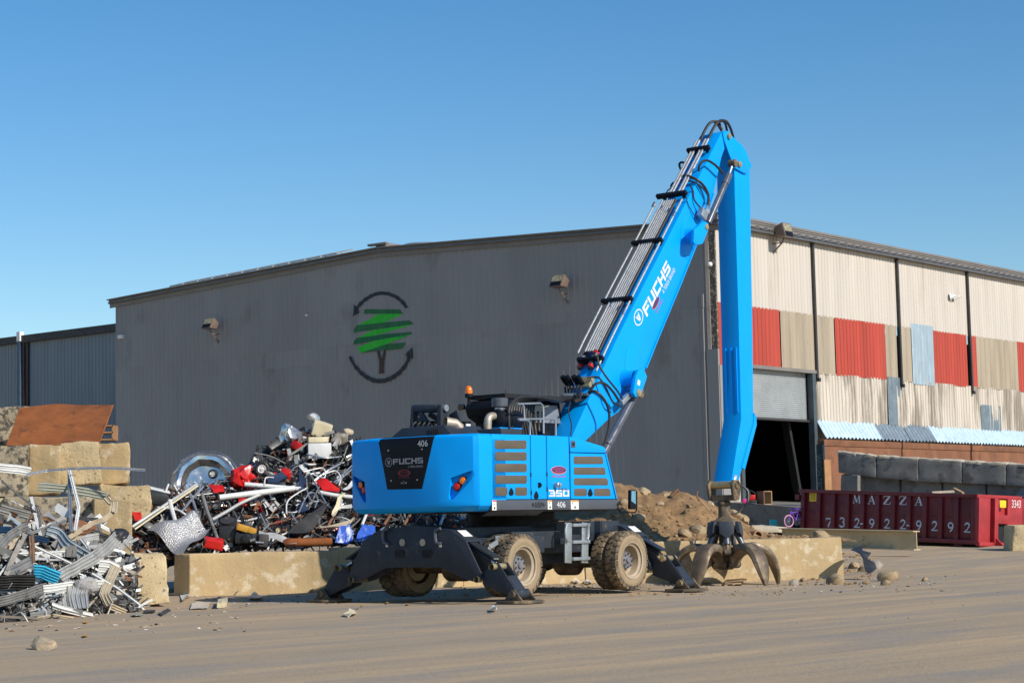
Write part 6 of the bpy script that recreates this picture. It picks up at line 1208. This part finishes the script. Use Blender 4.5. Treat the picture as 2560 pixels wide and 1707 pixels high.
S3(Z5, [(-30, 1120), (200, 1150), (460, 1190)], 24, 'white', 'white crumpled panel sticking in from the picture edge above the heap', ribs=2, lift=.6, name='crumpled_sheet'); S3(Z5, [(20, 1320), (300, 1560), (490, 1700)], 5, 'grey', 'thin grey bar slanting down in front of the stained block', ribs=1, lift=.4)
S3(Z7, [(1170, 130), (1090, 300), (1040, 420), (1100, 520)], 26, 'tan', 'curled tan ribbed strip beside the lone tan block', ribs=3, rh=.02, lift=.5); S3(Z7, [(920, 210), (1180, 360), (1400, 525)], 8, 'white', 'white square strip sliding down towards the lone tan block', ribs=1, rh=.03, lift=.5); S3(Z7, [(510, 515), (700, 580), (930, 635)], 16, 'white', 'broken white panel edge at the foot of the sheet heap', ribs=1, rh=.04, lift=.3)
S3(Z7, [(760, 280), (740, 420), (760, 570)], 70, 'pale grey', 'hanging pale grey corrugated sheet at the foot of the heap', ribs=6, rh=.03, lift=.45, name='corrugated_sheet', tilt=.2); S3(Z7, [(-20, 500), (250, 420), (470, 350)], 27, 'grey', 'long dirty grey ribbed sheet low on the heap at the picture edge', ribs=4, rh=.03, lift=.4, name='ribbed_sheet'); S3(Z7, [(-20, 640), (300, 655), (680, 690)], 10, 'silver', 'long flat galvanised bar lying on the ground at the heap toe', ribs=1, rh=.0, lift=.2, tilt=.9)
S3(Z7, [(430, 370), (700, 330), (1040, 320)], 22, 'white', 'white ribbed panel lying level in the lower sheet heap', ribs=3, rh=.025, lift=.4, name='ribbed_sheet'); S3(Z7, [(0, 725), (250, 715), (510, 698)], 4, 'black', 'thin black strip on the ground at the heap toe', ribs=1, lift=.1); S3(Z7, [(370, 655), (540, 625), (740, 655)], 7, 'tan', 'thin arched tan strip at the heap toe', ribs=1, lift=.2); S3(Z7, [(1385, 550), (1450, 510), (1525, 470)], 5, 'white', 'short white tube lying against the lone tan block', ribs=1, rh=.02, lift=.4)
S3(Z7, [(-10, 310), (150, 300), (350, 300)], 40, 'dark', 'dark brown corrugated sheet at the picture edge', ribs=6, rh=.05, lift=.55, name='corrugated_sheet'); S3(Z3, [(500, 1370), (640, 1370), (880, 1470)], 34, 'cyan', 'crumpled bright cyan sheet in the sheet metal heap', ribs=5, rh=.05, lift=.6, name='crumpled_sheet'); S3(Z3, [(1480, 1290), (1620, 1310), (1760, 1370)], 40, 'white', 'white ribbed panel behind the curled tan strip', ribs=3, lift=.3, name='ribbed_sheet')
S3(Z3, [(560, 400), (600, 530), (610, 690)], 15, 'taupe', 'upright curled taupe strip left of the hanging white strip', ribs=3, lift=.4, tw=1.); S3(Z3, [(0, 420), (220, 480), (440, 530)], 26, 'grey', 'dark grey torn sheet below the stained block', ribs=2, lift=.3); S3(Z3, [(450, 560), (700, 600), (960, 770)], 20, 'brown', 'brown bent sheet behind the weathered batten', ribs=1, lift=.1); S3(Z3, [(260, 1140), (600, 1120), (1000, 1090)], 17, 'white', 'white ribbed strip lying level behind the straight white strip', ribs=2, lift=.15); S3(Z3, [(120, 1410), (300, 1320), (480, 1230)], 34, 'grey', 'weathered grey ribbed sheet left of the cyan one', ribs=2, rh=.03, lift=.35); S3(Z3, [(1050, 830), (1200, 800), (1420, 790)], 18, 'rusty', 'rust edged brown panel under the long tan strip', ribs=1, lift=.2)
S3(Z3, [(1200, 880), (1290, 980), (1350, 1090)], 10, 'white', 'white curled strip beside the blue grey ribbed sheet', ribs=1, lift=.4, tw=1.2); S3(Z3, [(1240, 900), (1350, 860), (1480, 850)], 22, 'pale grey', 'crumpled pale sheet below the rust edged panel', ribs=2, lift=.3); S3(Z7, [(1110, 540), (1190, 575), (1260, 605)], 18, 'tan', 'tan ribbed offcut on the ground by the curled strip', ribs=3, lift=.2)
o = rock(LPt(300, 1335, .5), .16, 'burnt_scrap', mt_blk, 71, 3); tag(o, 'burnt black lump on the end of the folded corrugated sheet', 'scrap'); o = rock(LPt(215, 1465, .62), .2, 'insulation', mat('grey_fluff', (.36, .34, .32), 1., var=.3, scale=8, bump=1., bscale=40), 73, 3); tag(o, 'fluffy grey insulation hanging on the lower sheet heap', 'insulation')
names = {'white': 26, 'pale grey': 24, 'grey': 22, 'dark': 14, 'tan': 10, 'taupe': 8, 'blue grey': 6, 'rusty': 4}
for c, k in names.items():   # loose bent strips filling the heap
    for i in range(k):
        px = rs.uniform(-10, 330); lo = 1268 + max(0, px - 150) * .45; py = rs.uniform(lo, 1540 - max(0, px - 60) * .05); py = lo + (py - lo) * rs.uniform(.35, 1) if px > 200 else py
        L = rs.uniform(28, 105); a = rs.choice((rs.uniform(-.7, .2), rs.uniform(.2, .9), rs.uniform(-1.4, 1.4))); b2 = a + rs.choice((0, 0, .08, -.1, .6, -.6))
        p = [(px - L / 2 * math.cos(a), py - L / 2 * math.sin(a)), (px, py + rs.uniform(-4, 4)), (px + L / 2 * math.cos(b2), py + L / 2 * math.sin(b2))]
        p = [(x, min(y, 1560 - x * .07)) for x, y in p]; p = [(min(x, 258) if y > 1385 and x < 300 else x, y) for x, y in p]
        w = rs.choice((5, 8, 11, 16, 22, 28)); strip(LPt, p, w, pal[c], 'metal_strip', '%s bent sheet metal strip among others in the sheet metal heap' % c, ribs=1 if w < 12 else rs.choice((1, 2, 3)), rh=rs.choice((0, 0, .012, .02)), lift=rs.uniform(-.05, .3), group='%s strips in the sheet metal heap' % c, tilt=rs.uniform(-.9, .9), tw=rs.choice((0, 0, .5, -.6)), n=3)
# dark mass under the sheets
def mass(fn, x0, x1, topf, botf, nx, ny, back, amp, extra, mats, name, label, seed):
    r_ = random.Random(seed); b = MB(); rows = []
    for i in range(nx + 1):
        px = x0 + (x1 - x0) * i / nx; t, bt2 = topf(px), botf(px); col = []
        for j in range(ny + 1):
            py = t + (bt2 - t) * j / ny; p = fn(px, py, -back); p = p + V((0, amp * noise.noise(p * 2.1) + amp * .5 * noise.noise(p * 5.3), amp * .6 * noise.noise(p * 3.1 + V((5, 0, 0))))); col.append(p)
        col.insert(0, col[0] + V((0, 3.0, -1.5))); rows.append(col)
    b.grid(rows, 0)
    for k in range(extra):
        px = r_.uniform(x0, x1); t, bt2 = topf(px), botf(px); py = t + (bt2 - t) * r_.random() ** .9 + 2; p = fn(px, py, r_.uniform(-back, .12)); mi = r_.choices(range(len(mats)), weights=[12, 5, 3, 2, 2, 1.2, .4][:len(mats)])[0]; kind = r_.random(); rot = Matrix.Rotation(r_.uniform(0, 6.3), 3, V((r_.uniform(-1, 1), r_.uniform(-1, 1), r_.uniform(-1, 1))).normalized())
        if kind < .45: b.box(p, (r_.uniform(.08, .5), r_.uniform(.01, .035), r_.uniform(.01, .035)), rot, mi)
        elif kind < .75: b.box(p, (r_.uniform(.05, .26), r_.uniform(.04, .2), .012), rot, mi)
        elif kind < .9: b.box(p, (r_.uniform(.04, .14), r_.uniform(.04, .14), r_.uniform(.03, .12)), rot, mi)
        else:
            q = rot @ V((.25, 0, 0)); b.tube(cr([p - q * r_.uniform(.4, 1), p + V((0, 0, r_.uniform(-.05, .12))), p + q * r_.uniform(.4, 1)], 3), r_.uniform(.006, .014), 5, mi)
    return tag(b.build(name, mats, smooth=0, normals=False), label, None, None, 'stuff')
mass(LPt, -30, 345, lambda x: 1300 + max(0, x - 120) * .42, lambda x: 1556 - max(x, 0) * .085, 40, 22, .25, .18, 900, [pal['dark'], pal['grey'], pal['pale grey'], pal['white'], pal['taupe'], pal['rusty'], pal['navy']], 'sheet_metal_scrap', 'tangle of small dark and grey sheet metal scraps in the left heap', 3)
TOPH = [(325, 1268), (345, 1242), (370, 1228), (400, 1222), (430, 1210), (520, 1200), (560, 1194), (600, 1168), (620, 1150), (640, 1120), (670, 1102), (700, 1086), (725, 1074), (760, 1062), (790, 1056), (830, 1062), (860, 1082), (900, 1092), (950, 1110), (1000, 1180), (1100, 1262), (1190, 1298), (1260, 1325)]
def toph(x):
    for (xa, ya), (xb, yb) in zip(TOPH, TOPH[1:]):
        if x <= xb: return ya + (yb - ya) * max(0, (x - xa) / (xb - xa))
    return TOPH[-1][1]
mass(HPt, 327, 1260, lambda x: toph(x) + 10, lambda x: 1395 if x < 475 else 1376 - (x - 475) * .04, 110, 34, .3, .22, 4200, [pal['black'], pal['dark'], pal['rusty'], pal['grey'], pal['silver'], pal['white'], pal['red']], 'mixed_scrap', 'dense tangle of small dark mixed metal scrap behind the barrier', 9)
# recognisable things on the mixed heap
Z2 = lambda L: [(320 + x / 3.564, 1000 + y / 3.564) for x, y in L]
def T2(pts, r, c, lb, name='tube', cat='tube', lift=.3, group=None, n=8, z=Z2, hollow=False, dz=0.):
    q = [HPt(x, y, lift + dz * i) for i, (x, y) in enumerate(z(pts))]; b = MB(); b.tube(cr(q, 5) if len(q) > 2 else q, r, n, cap=not hollow)
    if hollow: d = (q[-1] - q[0]).normalized(); b.tube([q[0] + d * .01, q[-1] - d * .01], r * .82, n, cap=False)
    return tag(b.build(name, pal[c] if isinstance(c, str) else c, normals=not hollow), lb, cat, group)
def B2(px, py, size, c, lb, name, cat, rot=(0, 0, 0), lift=.25, bev=.015, cr_=0., group=None):
    from mathutils import Euler
    b = MB(); b.box(HPt(*Z2([(px, py)])[0], lift), size, Euler(rot).to_matrix()); o = b.build(name, pal[c] if isinstance(c, str) else c, bevel=bev)
    if cr_: crump(o, cr_, 4, 4.)
    return tag(o, lb, cat, group)
c = HPt(*Z2([(655, 745)])[0], .0) + V((0, .6, 0)); ax = V((.12, -1, .22)).normalized(); b = MB(); s = .73
b.lathe([(1.0 * s, .02), (1.03 * s, .0), (1.0 * s, -.02), (.93 * s, .0), (.9 * s, .06), (.82 * s, .13), (.72 * s, .12), (.64 * s, .03), (.58 * s, -.04), (.3 * s, -.07), (0, -.08)], c, ax, 48); o = b.build('tank_end', mat('polished_steel', (.62, .60, .57), .2, .9, var=.2, scale=2, spots=.6, scol=(.36, .28, .18), sscale=3, samt=.7), smooth=60); crump(o, .03, 0, 5.); tag(o, 'shiny dished steel tank end standing on edge in the heap', 'tank end')
o = rock(HPt(*Z2([(1020, 700)])[0], .2), .33, 'crumpled_sheet', mt_redpl, 91, 3); crump(o, .16, 0, 6.); tag(o, 'crumpled bright red sheet metal in the heap beside the rubber wheel', 'sheet metal')
def wheel2(px, py, r, lb, rimc='white'):
    t_ = HPt(*Z2([(px, py)])[0], .4); e = thing('cart_roller', lb, 'wheel', t_, 0, 'small wheels in the mixed heap'); d = V((rs.uniform(-.4, .4), -1, rs.uniform(-.1, .3))).normalized(); b = MB(); b.lathe([(r * .6, -.04), (r * .85, -.05), (r, -.03), (r, .03), (r * .85, .05), (r * .6, .04)], (0, 0, 0), d, 22); b.build('tyre', mt_blk, e); b = MB(); b.lathe([(r * .62, .03), (r * .55, .045), (r * .25, .02), (r * .2, .06), (0, .06)], (0, 0, 0), d, 18); b.build('rim', pal[rimc], e)
for a in ((1195, 612, .155, 'knobbly rubber wheel with pale rim beside the red sheet'), (757, 658, .10, 'small pale wheel in front of the tank end'), (1335, 1155, .08, 'little cream wheel low in the heap above the rusty pipe', 'cream'), (790, 945, .09, 'small dark wheel between the slanting pipes', 'grey'), (1575, 520, .07, 'small wheel under the white appliance', 'grey')): wheel2(*a)
T2([(812, 868), (1480, 785)], .062, 'white', 'long white pipe lying level across the heap, open end right', 'pipe', 'pipe', .5, hollow=True, n=16); T2([(1040, 750), (1330, 775), (1540, 792)], .05, 'white', 'white pipe behind the long one, dented in the middle', 'pipe', 'pipe', .35, n=14); T2([(1700, 820), (1860, 850), (2040, 868)], .045, 'white', 'white pipe running under the blue counterweight', 'pipe', 'pipe', .3, n=14)
P = [HPt(*p, .45) for p in Z2([(165, 1165), (545, 992), (735, 1140), (490, 1372)])]; b = MB(); rows = []
for i in range(15):
    u_ = i / 14; row = []
    for j in range(13): v_ = j / 12; p = P[0].lerp(P[1], u_).lerp(P[3].lerp(P[2], u_), v_); row.append(p + V((0, -.22 * math.sin(math.pi * u_) * .6, .10 * math.sin(math.pi * 2 * v_) + .06 * math.sin(math.pi * u_ * 2))))
    rows.append(row)
b.grid(rows)
md = mat('tread_plate', (.52, .51, .50), .4, .65, var=.12, scale=4); vn = md.node_tree.nodes.new('ShaderNodeTexVoronoi'); vn.inputs['Scale'].default_value = 42; bpn = md.node_tree.nodes.new('ShaderNodeBump'); bpn.inputs['Strength'].default_value = .8; bpn.inputs['Distance'].default_value = .02; bpn.invert = True
md.node_tree.links.new(md.node_tree.nodes['Texture Coordinate'].outputs['Object'], vn.inputs['Vector']); md.node_tree.links.new(vn.outputs['Distance'], bpn.inputs['Height']); md.node_tree.links.new(bpn.outputs[0], md.node_tree.nodes['Principled BSDF'].inputs['Normal'])
tag(b.build('tread_plate', md, smooth=60), 'curved aluminium tread plate with raised dots at the heap front', 'tread plate')
e = thing('stool_top', 'black plastic chair seat lying at the heap front beside the yellow engine', 'seat', HPt(*Z2([(890, 1150)])[0], .4)); b = MB(); b.box((0, 0, .12), (.36, .3, .12), Matrix.Rotation(R(28), 3, 'X')); b.build('seat_shell', mt_blk, e, bevel=.05); b = MB(); b.lathe([(.0, .0), (.13, .0), (.145, .02), (.0, .02)], (0, -.05, .165), (0, -.5, .86), 20); b.build('seat_pad', pal['dark'], e); b = MB(); b.box((0, -.02, -.08), (.32, .26, .3)); b.build('seat_base', mt_blk, e, bevel=.03)
e = thing('small_engine', 'small engine with yellow cover at the heap front', 'engine', HPt(*Z2([(1055, 1230)])[0], .4)); b = MB(); b.box((-.05, 0, .2), (.26, .24, .13), Matrix.Rotation(R(18), 3, 'Y')); b.box((.12, -.02, .14), (.16, .22, .14), Matrix.Rotation(R(18), 3, 'Y')); b.build('cover', pal['yellow'], e, bevel=.03); b = MB(); b.box((0, 0, 0), (.42, .34, .2)); b.lathe([(.1, -.2), (.11, -.17), (.06, -.19), (0, -.19)], (.05, -.02, .02), (0, 1, 0), 16); b.build('crankcase', mt_blk, e, bevel=.03); b = MB(); b.cyl((.1, -.2, -.05), (.2, -.2, -.02), .03, 8); b.build('spout', pal['silver'], e)
B2(760, 1275, (.36, .22, .2), 'red', 'red plastic tool case with broken lid below the slanting pipe', 'tool_case', 'tool case', (.3, .2, .3), .5, .03, .03); B2(1205, 1250, (.2, .2, .26), 'dark', 'grey red power tool charger at the heap front', 'charger', 'charger', (0, .1, .2), .4, .03); B2(240, 870, (.5, .34, .26), 'black', 'glossy black machine casing at the left of the mixed heap', 'machine_casing', 'machine casing', (.1, .2, .2), .3, .06); B2(285, 800, (.42, .25, .03), 'white', 'white slab lying on the black machine casing', 'slab', 'slab', (.2, .25, .3), .35)
b = MB(); q = [HPt(*p, .55) for p in Z2([(1440, 1265), (1500, 1268), (1815, 1262)])]; b.tube([q[0] + V((-.1, .0, -.02)), q[0] + V((-.05, 0, .0)), q[1], q[2]], [.07, .085, .085, .085], 14); tag(b.build('rusty_pipe', mt_rust), 'rusty flue pipe with elbow resting on the barrier edge', 'pipe')
B2(1705, 450, (.50, .42, .33), 'white', 'square white appliance near the heap top', 'appliance', 'appliance', (.06, 0, .15), .15, .02); B2(1690, 352, (.44, .4, .12), 'cream', 'cream enamel lid on top of the white appliance', 'enamel_cover', 'lid', (.05, .0, .2), .15, .02); B2(1725, 265, (.42, .3, .32), 'cream', 'tilted cream enamel box near the heap peak', 'enamel_box', 'box', (.2, .32, .2), .15, .02, .02)
for px, py, s, c, nm, lb in ((1450, 330, .33, 'silver', 'foil_bundle', 'crumpled ball of grey brown foil left of the white appliance'), (1655, 165, .16, 'silver', 'foil_bundle', 'crumpled silver foil on the very top of the heap'), (1880, 350, .2, 'taupe', 'crumpled_sheet', 'torn beige sheet curling up right of the heap top'), (1960, 290, .13, 'tan', 'crumpled_sheet', 'beige curl standing up at the upper right of the heap')):
    o = rock(HPt(*Z2([(px, py)])[0], .1), s, nm, pal[c], px, 3); crump(o, s * .4, 0, 5.); tag(o, lb, 'scrap')
for pts, r, c, lb in (([(35, 1130), (330, 935), (610, 750)], .035, 'pale grey', 'long pale rail slanting up along the left of the heap'), ([(60, 1150), (350, 950), (620, 765)], .02, 'cream', 'thinner rail lying beside the long pale rail'), ([(372, 895), (395, 990), (425, 1090)], .045, 'white', 'white post leaning behind the tread plate'), ([(660, 835), (710, 1000), (760, 1130), (815, 1285)], .035, 'grey', 'grey conduit with crushed end slanting down in front of the heap'), ([(480, 990), (580, 870), (670, 770)], .025, 'silver', 'bare metal bar rising towards the small pale wheel'),
        ([(265, 955), (420, 970), (500, 1010), (560, 1060)], .022, 'white', 'white bent tube behind the white post'), ([(750, 1065), (890, 985), (1010, 915), (1190, 835)], .035, 'pale grey', 'long bent pale duct strip under the white pipe'), ([(340, 1090), (300, 1110), (250, 1180)], .05, 'sage', 'grey green tube behind the tread plate'), ([(1030, 1240), (1100, 1260), (1210, 1270)], .02, 'silver', 'short bright bar below the engine')):
    T2(pts, r, c, lb, 'metal_bar', 'bar', .45)
fr_ = [([(1412, 1012), (1420, 905), (1500, 835), (1600, 780)], 'bent chair leg, left of the navy fabric'), ([(1575, 690), (1620, 660), (1690, 780), (1745, 885), (1772, 922)], 'bent chair frame, right of the navy fabric'), ([(1520, 1005), (1590, 860), (1640, 820), (1690, 870), (1665, 960)], 'looped frame in front of the navy fabric'), ([(1458, 1010), (1485, 1060), (1555, 1142)], 'kinked leg at the lower left of the navy fabric'), ([(1565, 640), (1735, 605), (1750, 690), (1655, 665)], 'square frame above the looped one'),
       ([(1215, 745), (1230, 690), (1300, 690)], 'hooked frame end beside the rubber wheel'), ([(1178, 1012), (1235, 1120), (1285, 1165)], 'frame leg left of the dark panel'), ([(1835, 735), (1950, 625), (2062, 520)], 'straight frame rail beside the blue counterweight'), ([(1850, 745), (1965, 640), (2065, 545)], 'second straight rail beside the blue counterweight'), ([(1760, 655), (1850, 630), (1895, 690), (1880, 760)], 'frame bow right of the square one'), ([(1590, 700), (1600, 820), (1640, 900), (1700, 900)], 'frame tube inside the looped one'), ([(1640, 620), (1700, 680), (1760, 700)], 'frame brace below the appliance')]
for pts, lb in fr_: T2(pts, .015, 'silver' if rs.random() < .8 else 'white', 'aluminium garden ' + lb, 'folding_chair', 'chair frame', .45, 'garden chair frames in the heap')
mt_navyf = mat('navy_fabric', (.012, .03, .075), .85, var=.2)
def P2(pts, c, lb, name, cat, lift=.35, t=.02, cr_=.05, group=None):
    q = [HPt(*p, lift + .12 * (i % 2)) for i, p in enumerate(Z2(pts))]; b = MB(); b.prism(q, (0, t, .0)); o = b.build(name, c if not isinstance(c, str) else pal[c]); crump(o, cr_, 3, 4.); return tag(o, lb, cat, group)
P2([(1235, 700), (1380, 640), (1425, 690), (1330, 745), (1250, 742)], mt_navyf, 'navy chair fabric beside the rubber wheel', 'chair_fabric', 'fabric'); P2([(1522, 605), (1590, 725), (1560, 800), (1530, 810)], mt_navyf, 'navy chair fabric standing upright between frames', 'chair_fabric', 'fabric'); P2([(1520, 960), (1580, 900), (1610, 980), (1540, 1010)], mt_navyf, 'navy fabric low behind the kinked chair leg', 'chair_fabric', 'fabric')
P2([(1410, 1185), (1520, 1080), (1780, 905), (1770, 960), (1640, 1150), (1590, 1180)], 'dark', 'flat dark grey panel lying over the front of the heap', 'steel_sheet', 'sheet metal', .5, .03, .03); P2([(1170, 1165), (1250, 1170), (1500, 1250), (1490, 1285), (1270, 1240), (1175, 1200)], 'pale grey', 'pale aluminium door frame piece above the rusty pipe', 'aluminium_section', 'frame', .5)
P2([(1685, 720), (1760, 700), (1890, 790), (1870, 815), (1720, 790)], 'red', 'dark red metal tray right of the chair frames', 'metal_tray', 'tray'); P2([(720, 745), (850, 770), (855, 815), (760, 815)], 'red', 'red cylinder like part below the tank end', 'red_cylinder', 'cylinder', .3, .1); P2([(40, 1000), (120, 990), (110, 1050), (45, 1070)], 'red', 'bright red fragment at the left end beside the tan block', 'red_fragment', 'fragment')
mt_bw = mat('blue_white_fabric', (.02, .10, .50), .7, var=.3, scale=9, spots=.52, scol=(.70, .72, .80), sscale=7, samt=1., sstretch=(1, .3, .3))
P2([(1840, 1275), (1890, 1130), (1960, 1110), (2005, 1180), (1990, 1265), (1900, 1280)], mt_bw, 'bundle of blue and white striped fabric by the barrier', 'fabric_bundle', 'fabric', .45, .1, .08); P2([(2050, 1265), (2090, 1120), (2200, 1110), (2190, 1200), (2100, 1255)], mt_bw, 'blue and white striped fabric beside the stabiliser beam', 'fabric_bundle', 'fabric', .45, .1, .08)
P2([(1700, 1120), (1930, 1120), (2010, 1045), (2025, 1055), (1945, 1140), (1710, 1135)], 'tan', 'bent tan bar above the striped fabric', 'metal_bar', 'bar', .4, .03, .02); P2([(1810, 1020), (1860, 900), (1900, 820), (1930, 830), (1880, 960), (1830, 1040)], 'cream', 'torn cream sheet hanging left of the counterweight', 'torn_sheet', 'sheet metal'); P2([(1905, 790), (2060, 660), (2065, 700), (1940, 800)], 'white', 'white crumpled sheet close to the counterweight', 'torn_sheet', 'sheet metal')
for px, py, c in ((905, 1285, 'white'), (960, 1300, 'rusty'), (1010, 1296, 'brown'), (1100, 1298, 'silver')):
    T2([(px, 1312), (px + rs.uniform(8, 25), 1275)], .03, c, '%s bar glimpsed in the gap between counterweight and stabiliser beam' % c, 'metal_bar', 'bar', .3, z=lambda L: L)
# loose pieces filling the mixed heap
kinds = [('black', 'thin', 34), ('grey', 'thin', 18), ('silver', 'thin', 20), ('white', 'thin', 12), ('rusty', 'thin', 12), ('black', 'box', 14), ('dark', 'flat', 16), ('pale grey', 'flat', 20), ('grey', 'flat', 14), ('white', 'flat', 10), ('red', 'box', 3), ('rusty', 'flat', 8)]
for c, kd, n_ in kinds:
    for i in range(n_):
        px = rs.uniform(335, 900); t = toph(px) + 8; py = t + (1368 - t) * rs.random(); a = rs.uniform(-1.5, 1.5); L = rs.uniform(14, 46)
        if kd == 'thin':
            p = [(px - L * math.cos(a), py - L * math.sin(a)), (px, py + rs.uniform(-8, 8)), (px + L * math.cos(a), py + L * math.sin(a))]; p = [(x, min(max(y, toph(x) - 3), 1374)) for x, y in p]
            q = [HPt(x, y, rs.uniform(.05, .35)) for x, y in p]; b = MB(); b.tube(cr(q, 4), rs.choice((.010, .014, .02, .028)), 7); o = b.build('metal_bar', pal[c]); tag(o, '%s bent metal bar tangled among others in the mixed heap' % c, 'bar', '%s bars in the mixed heap' % c)
        elif kd == 'flat': strip(HPt, [(px - L * .6 * math.cos(a), min(max(py - L * .6 * math.sin(a), toph(px)), 1372)), (px, py), (px + L * .6 * math.cos(a), min(max(py + L * .6 * math.sin(a), toph(px)), 1372))], rs.uniform(6, 18), pal[c], 'metal_sheet', '%s twisted piece of sheet among others in the mixed heap' % c, ribs=1, rh=rs.choice((0, .02)), lift=rs.uniform(0, .3), group='%s sheets in the mixed heap' % c, tilt=rs.uniform(-.9, .9), tw=rs.uniform(-1, 1), n=3)
        else:
            from mathutils import Euler
            b = MB(); b.box(HPt(px, py, .15), (rs.uniform(.12, .32), rs.uniform(.12, .28), rs.uniform(.08, .22)), Euler((rs.uniform(-.6, .6), rs.uniform(-.6, .6), rs.uniform(0, 3))).to_matrix()); o = b.build('casing', pal[c], bevel=.02); tag(o, '%s plastic casing among the mixed scrap heap' % c, 'casing', '%s casings in the mixed heap' % c)
# ------------------------------------------------------------------ litter on the ground
def gp(px, py, up=0.): p = G(px, py); return V((p.x, p.y, gz(p.x, p.y) + up))
def flat(pts, c, lb, name, cat, t=.012, cr_=.03, up=.01, curl=0.):
    P = [gp(x, y, up + curl * (i % 2)) for i, (x, y) in enumerate(pts)]; b = MB(); b.prism(P, (0, 0, t)); o = b.build(name, pal[c] if isinstance(c, str) else c)
    if cr_: crump(o, cr_, 3, 5.)
    return tag(o, lb, cat)
o = rock(gp(108, 1622, .05), .11, 'crumpled_rag', mat('dusty_rag', (.42, .33, .22), 1., var=.25, scale=8, bump=1., bscale=20), 5, 3); o.scale = (1.35, 1., .8); crump(o, .05, 0, 9.); tag(o, 'crumpled tan rag lying alone on the open yard', 'rag')
flat([(857, 1540), (875, 1532), (892, 1533), (888, 1540), (868, 1543)], 'cream', 'crumpled cream paper on the ground left of the rear stabiliser', 'paper', 'paper', curl=.05)
for k, (px, py, s) in enumerate(((214, 1557, 7), (212, 1592, 9), (1018, 1511, 5), (905, 1517, 4), (968, 1508, 5), (895, 1522, 3))): flat([(px - s, py), (px, py - s * .3), (px + s, py - 1), (px, py + s * .3)], 'yellow', 'yellow fallen leaf lying flat on the yard', 'leaf', 'leaf', .004, 0, .008, .02).__setitem__('group', 'yellow leaves on the yard')
flat([(446, 1492), (462, 1486), (475, 1500), (468, 1508), (456, 1506)], 'white', 'white folded panel lying beside the black fender', 'folded_sheet', 'sheet', .01, .02, .03, .12); flat([(474, 1524), (482, 1510), (526, 1508), (520, 1523)], mat('cloudy_plastic', (.55, .53, .50), .25, var=.2, scale=6), 'cloudy plastic film on the ground in front of the black fender', 'plastic film', 'plastic film', .004, .04, .02); flat([(541, 1522), (546, 1510), (568, 1506), (566, 1518)], 'cream', 'beige foam piece right of the plastic film', 'foam_piece', 'foam', .08, .02)
P = [D(px, py, Y) for px, py, Y in ((470, 1494, 39.), (505, 1474, 39.3), (540, 1462, 39.5), (562, 1454, 39.6), (555, 1464, 39.5), (530, 1478, 39.3), (556, 1472, 39.5), (545, 1490, 39.2), (522, 1507, 38.8), (505, 1500, 38.9), (488, 1506, 38.8))]
b = MB(); b.prism(P, (.03, .28, .06)); o = b.build('fender', mat('dusty_black_plastic', (.085, .07, .052), .7, var=.3, scale=3)); crump(o, .05, 3, 3.); tag(o, 'torn dusty black plastic fender lying against the long barrier', 'fender')
flat([(395, 1535), (420, 1524), (428, 1526), (405, 1540)], 'dark', 'dark flat offcut on the ground before the lone tan block', 'offcut', 'offcut'); flat([(360, 1530), (386, 1529), (386, 1533), (362, 1534)], 'black', 'small black offcut by the lone tan block', 'offcut', 'offcut', .03); flat([(325, 1540), (345, 1535), (360, 1538), (340, 1542)], 'sage', 'pale green offcut on the ground at the heap toe', 'offcut', 'offcut')
for px, py, c, lb in ((780, 1487, 'white', 'white scrap of paper in the shade by the barrier foot'), (640, 1500, 'pale grey', 'long pale trim lying along the barrier foot'), (590, 1492, 'cyan', 'pale blue plastic bag at the barrier foot'), (1440, 1464, 'white', 'white curl of plastic behind the ladder'), (1470, 1466, 'white', 'white lump of foam beside the front wheel'), (1235, 1529, 'white', 'white chip on the ground before the right foot pad')):
    s = 18 if 'trim' in lb else 9; flat([(px - s, py), (px - s * .3, py - 4), (px + s, py - 2), (px + s * .6, py + 3)], c, lb, 'litter', 'litter', .02, .03, .02, .05)
b = MB(); r6 = random.Random(8)
for k in range(420):
    px, py = r6.choice(((r6.uniform(0, 620), r6.uniform(1505, 1580)), (r6.uniform(480, 1000), r6.uniform(1478, 1510)), (r6.uniform(1300, 1560), r6.uniform(1455, 1480)), (r6.uniform(1960, 2400), r6.uniform(1430, 1480)))); p = gp(px, py, .004)
    if p.y > barY(p.x) - .05: continue
    s = r6.uniform(.012, .05); b.box(p, (s * r6.uniform(.6, 2), s, .008), Matrix.Rotation(r6.uniform(0, 6), 3, V((r6.uniform(-.3, .3), r6.uniform(-.3, .3), 1)).normalized()), r6.choices(range(5), weights=[4, 3, 2, 2, 1])[0])
tag(b.build('litter_crumbs', [pal['dark'], pal['tan'], pal['white'], pal['brown'], pal['yellow']], smooth=0), 'tiny crumbs of litter strewn along the heaps and barriers', None, None, 'stuff')
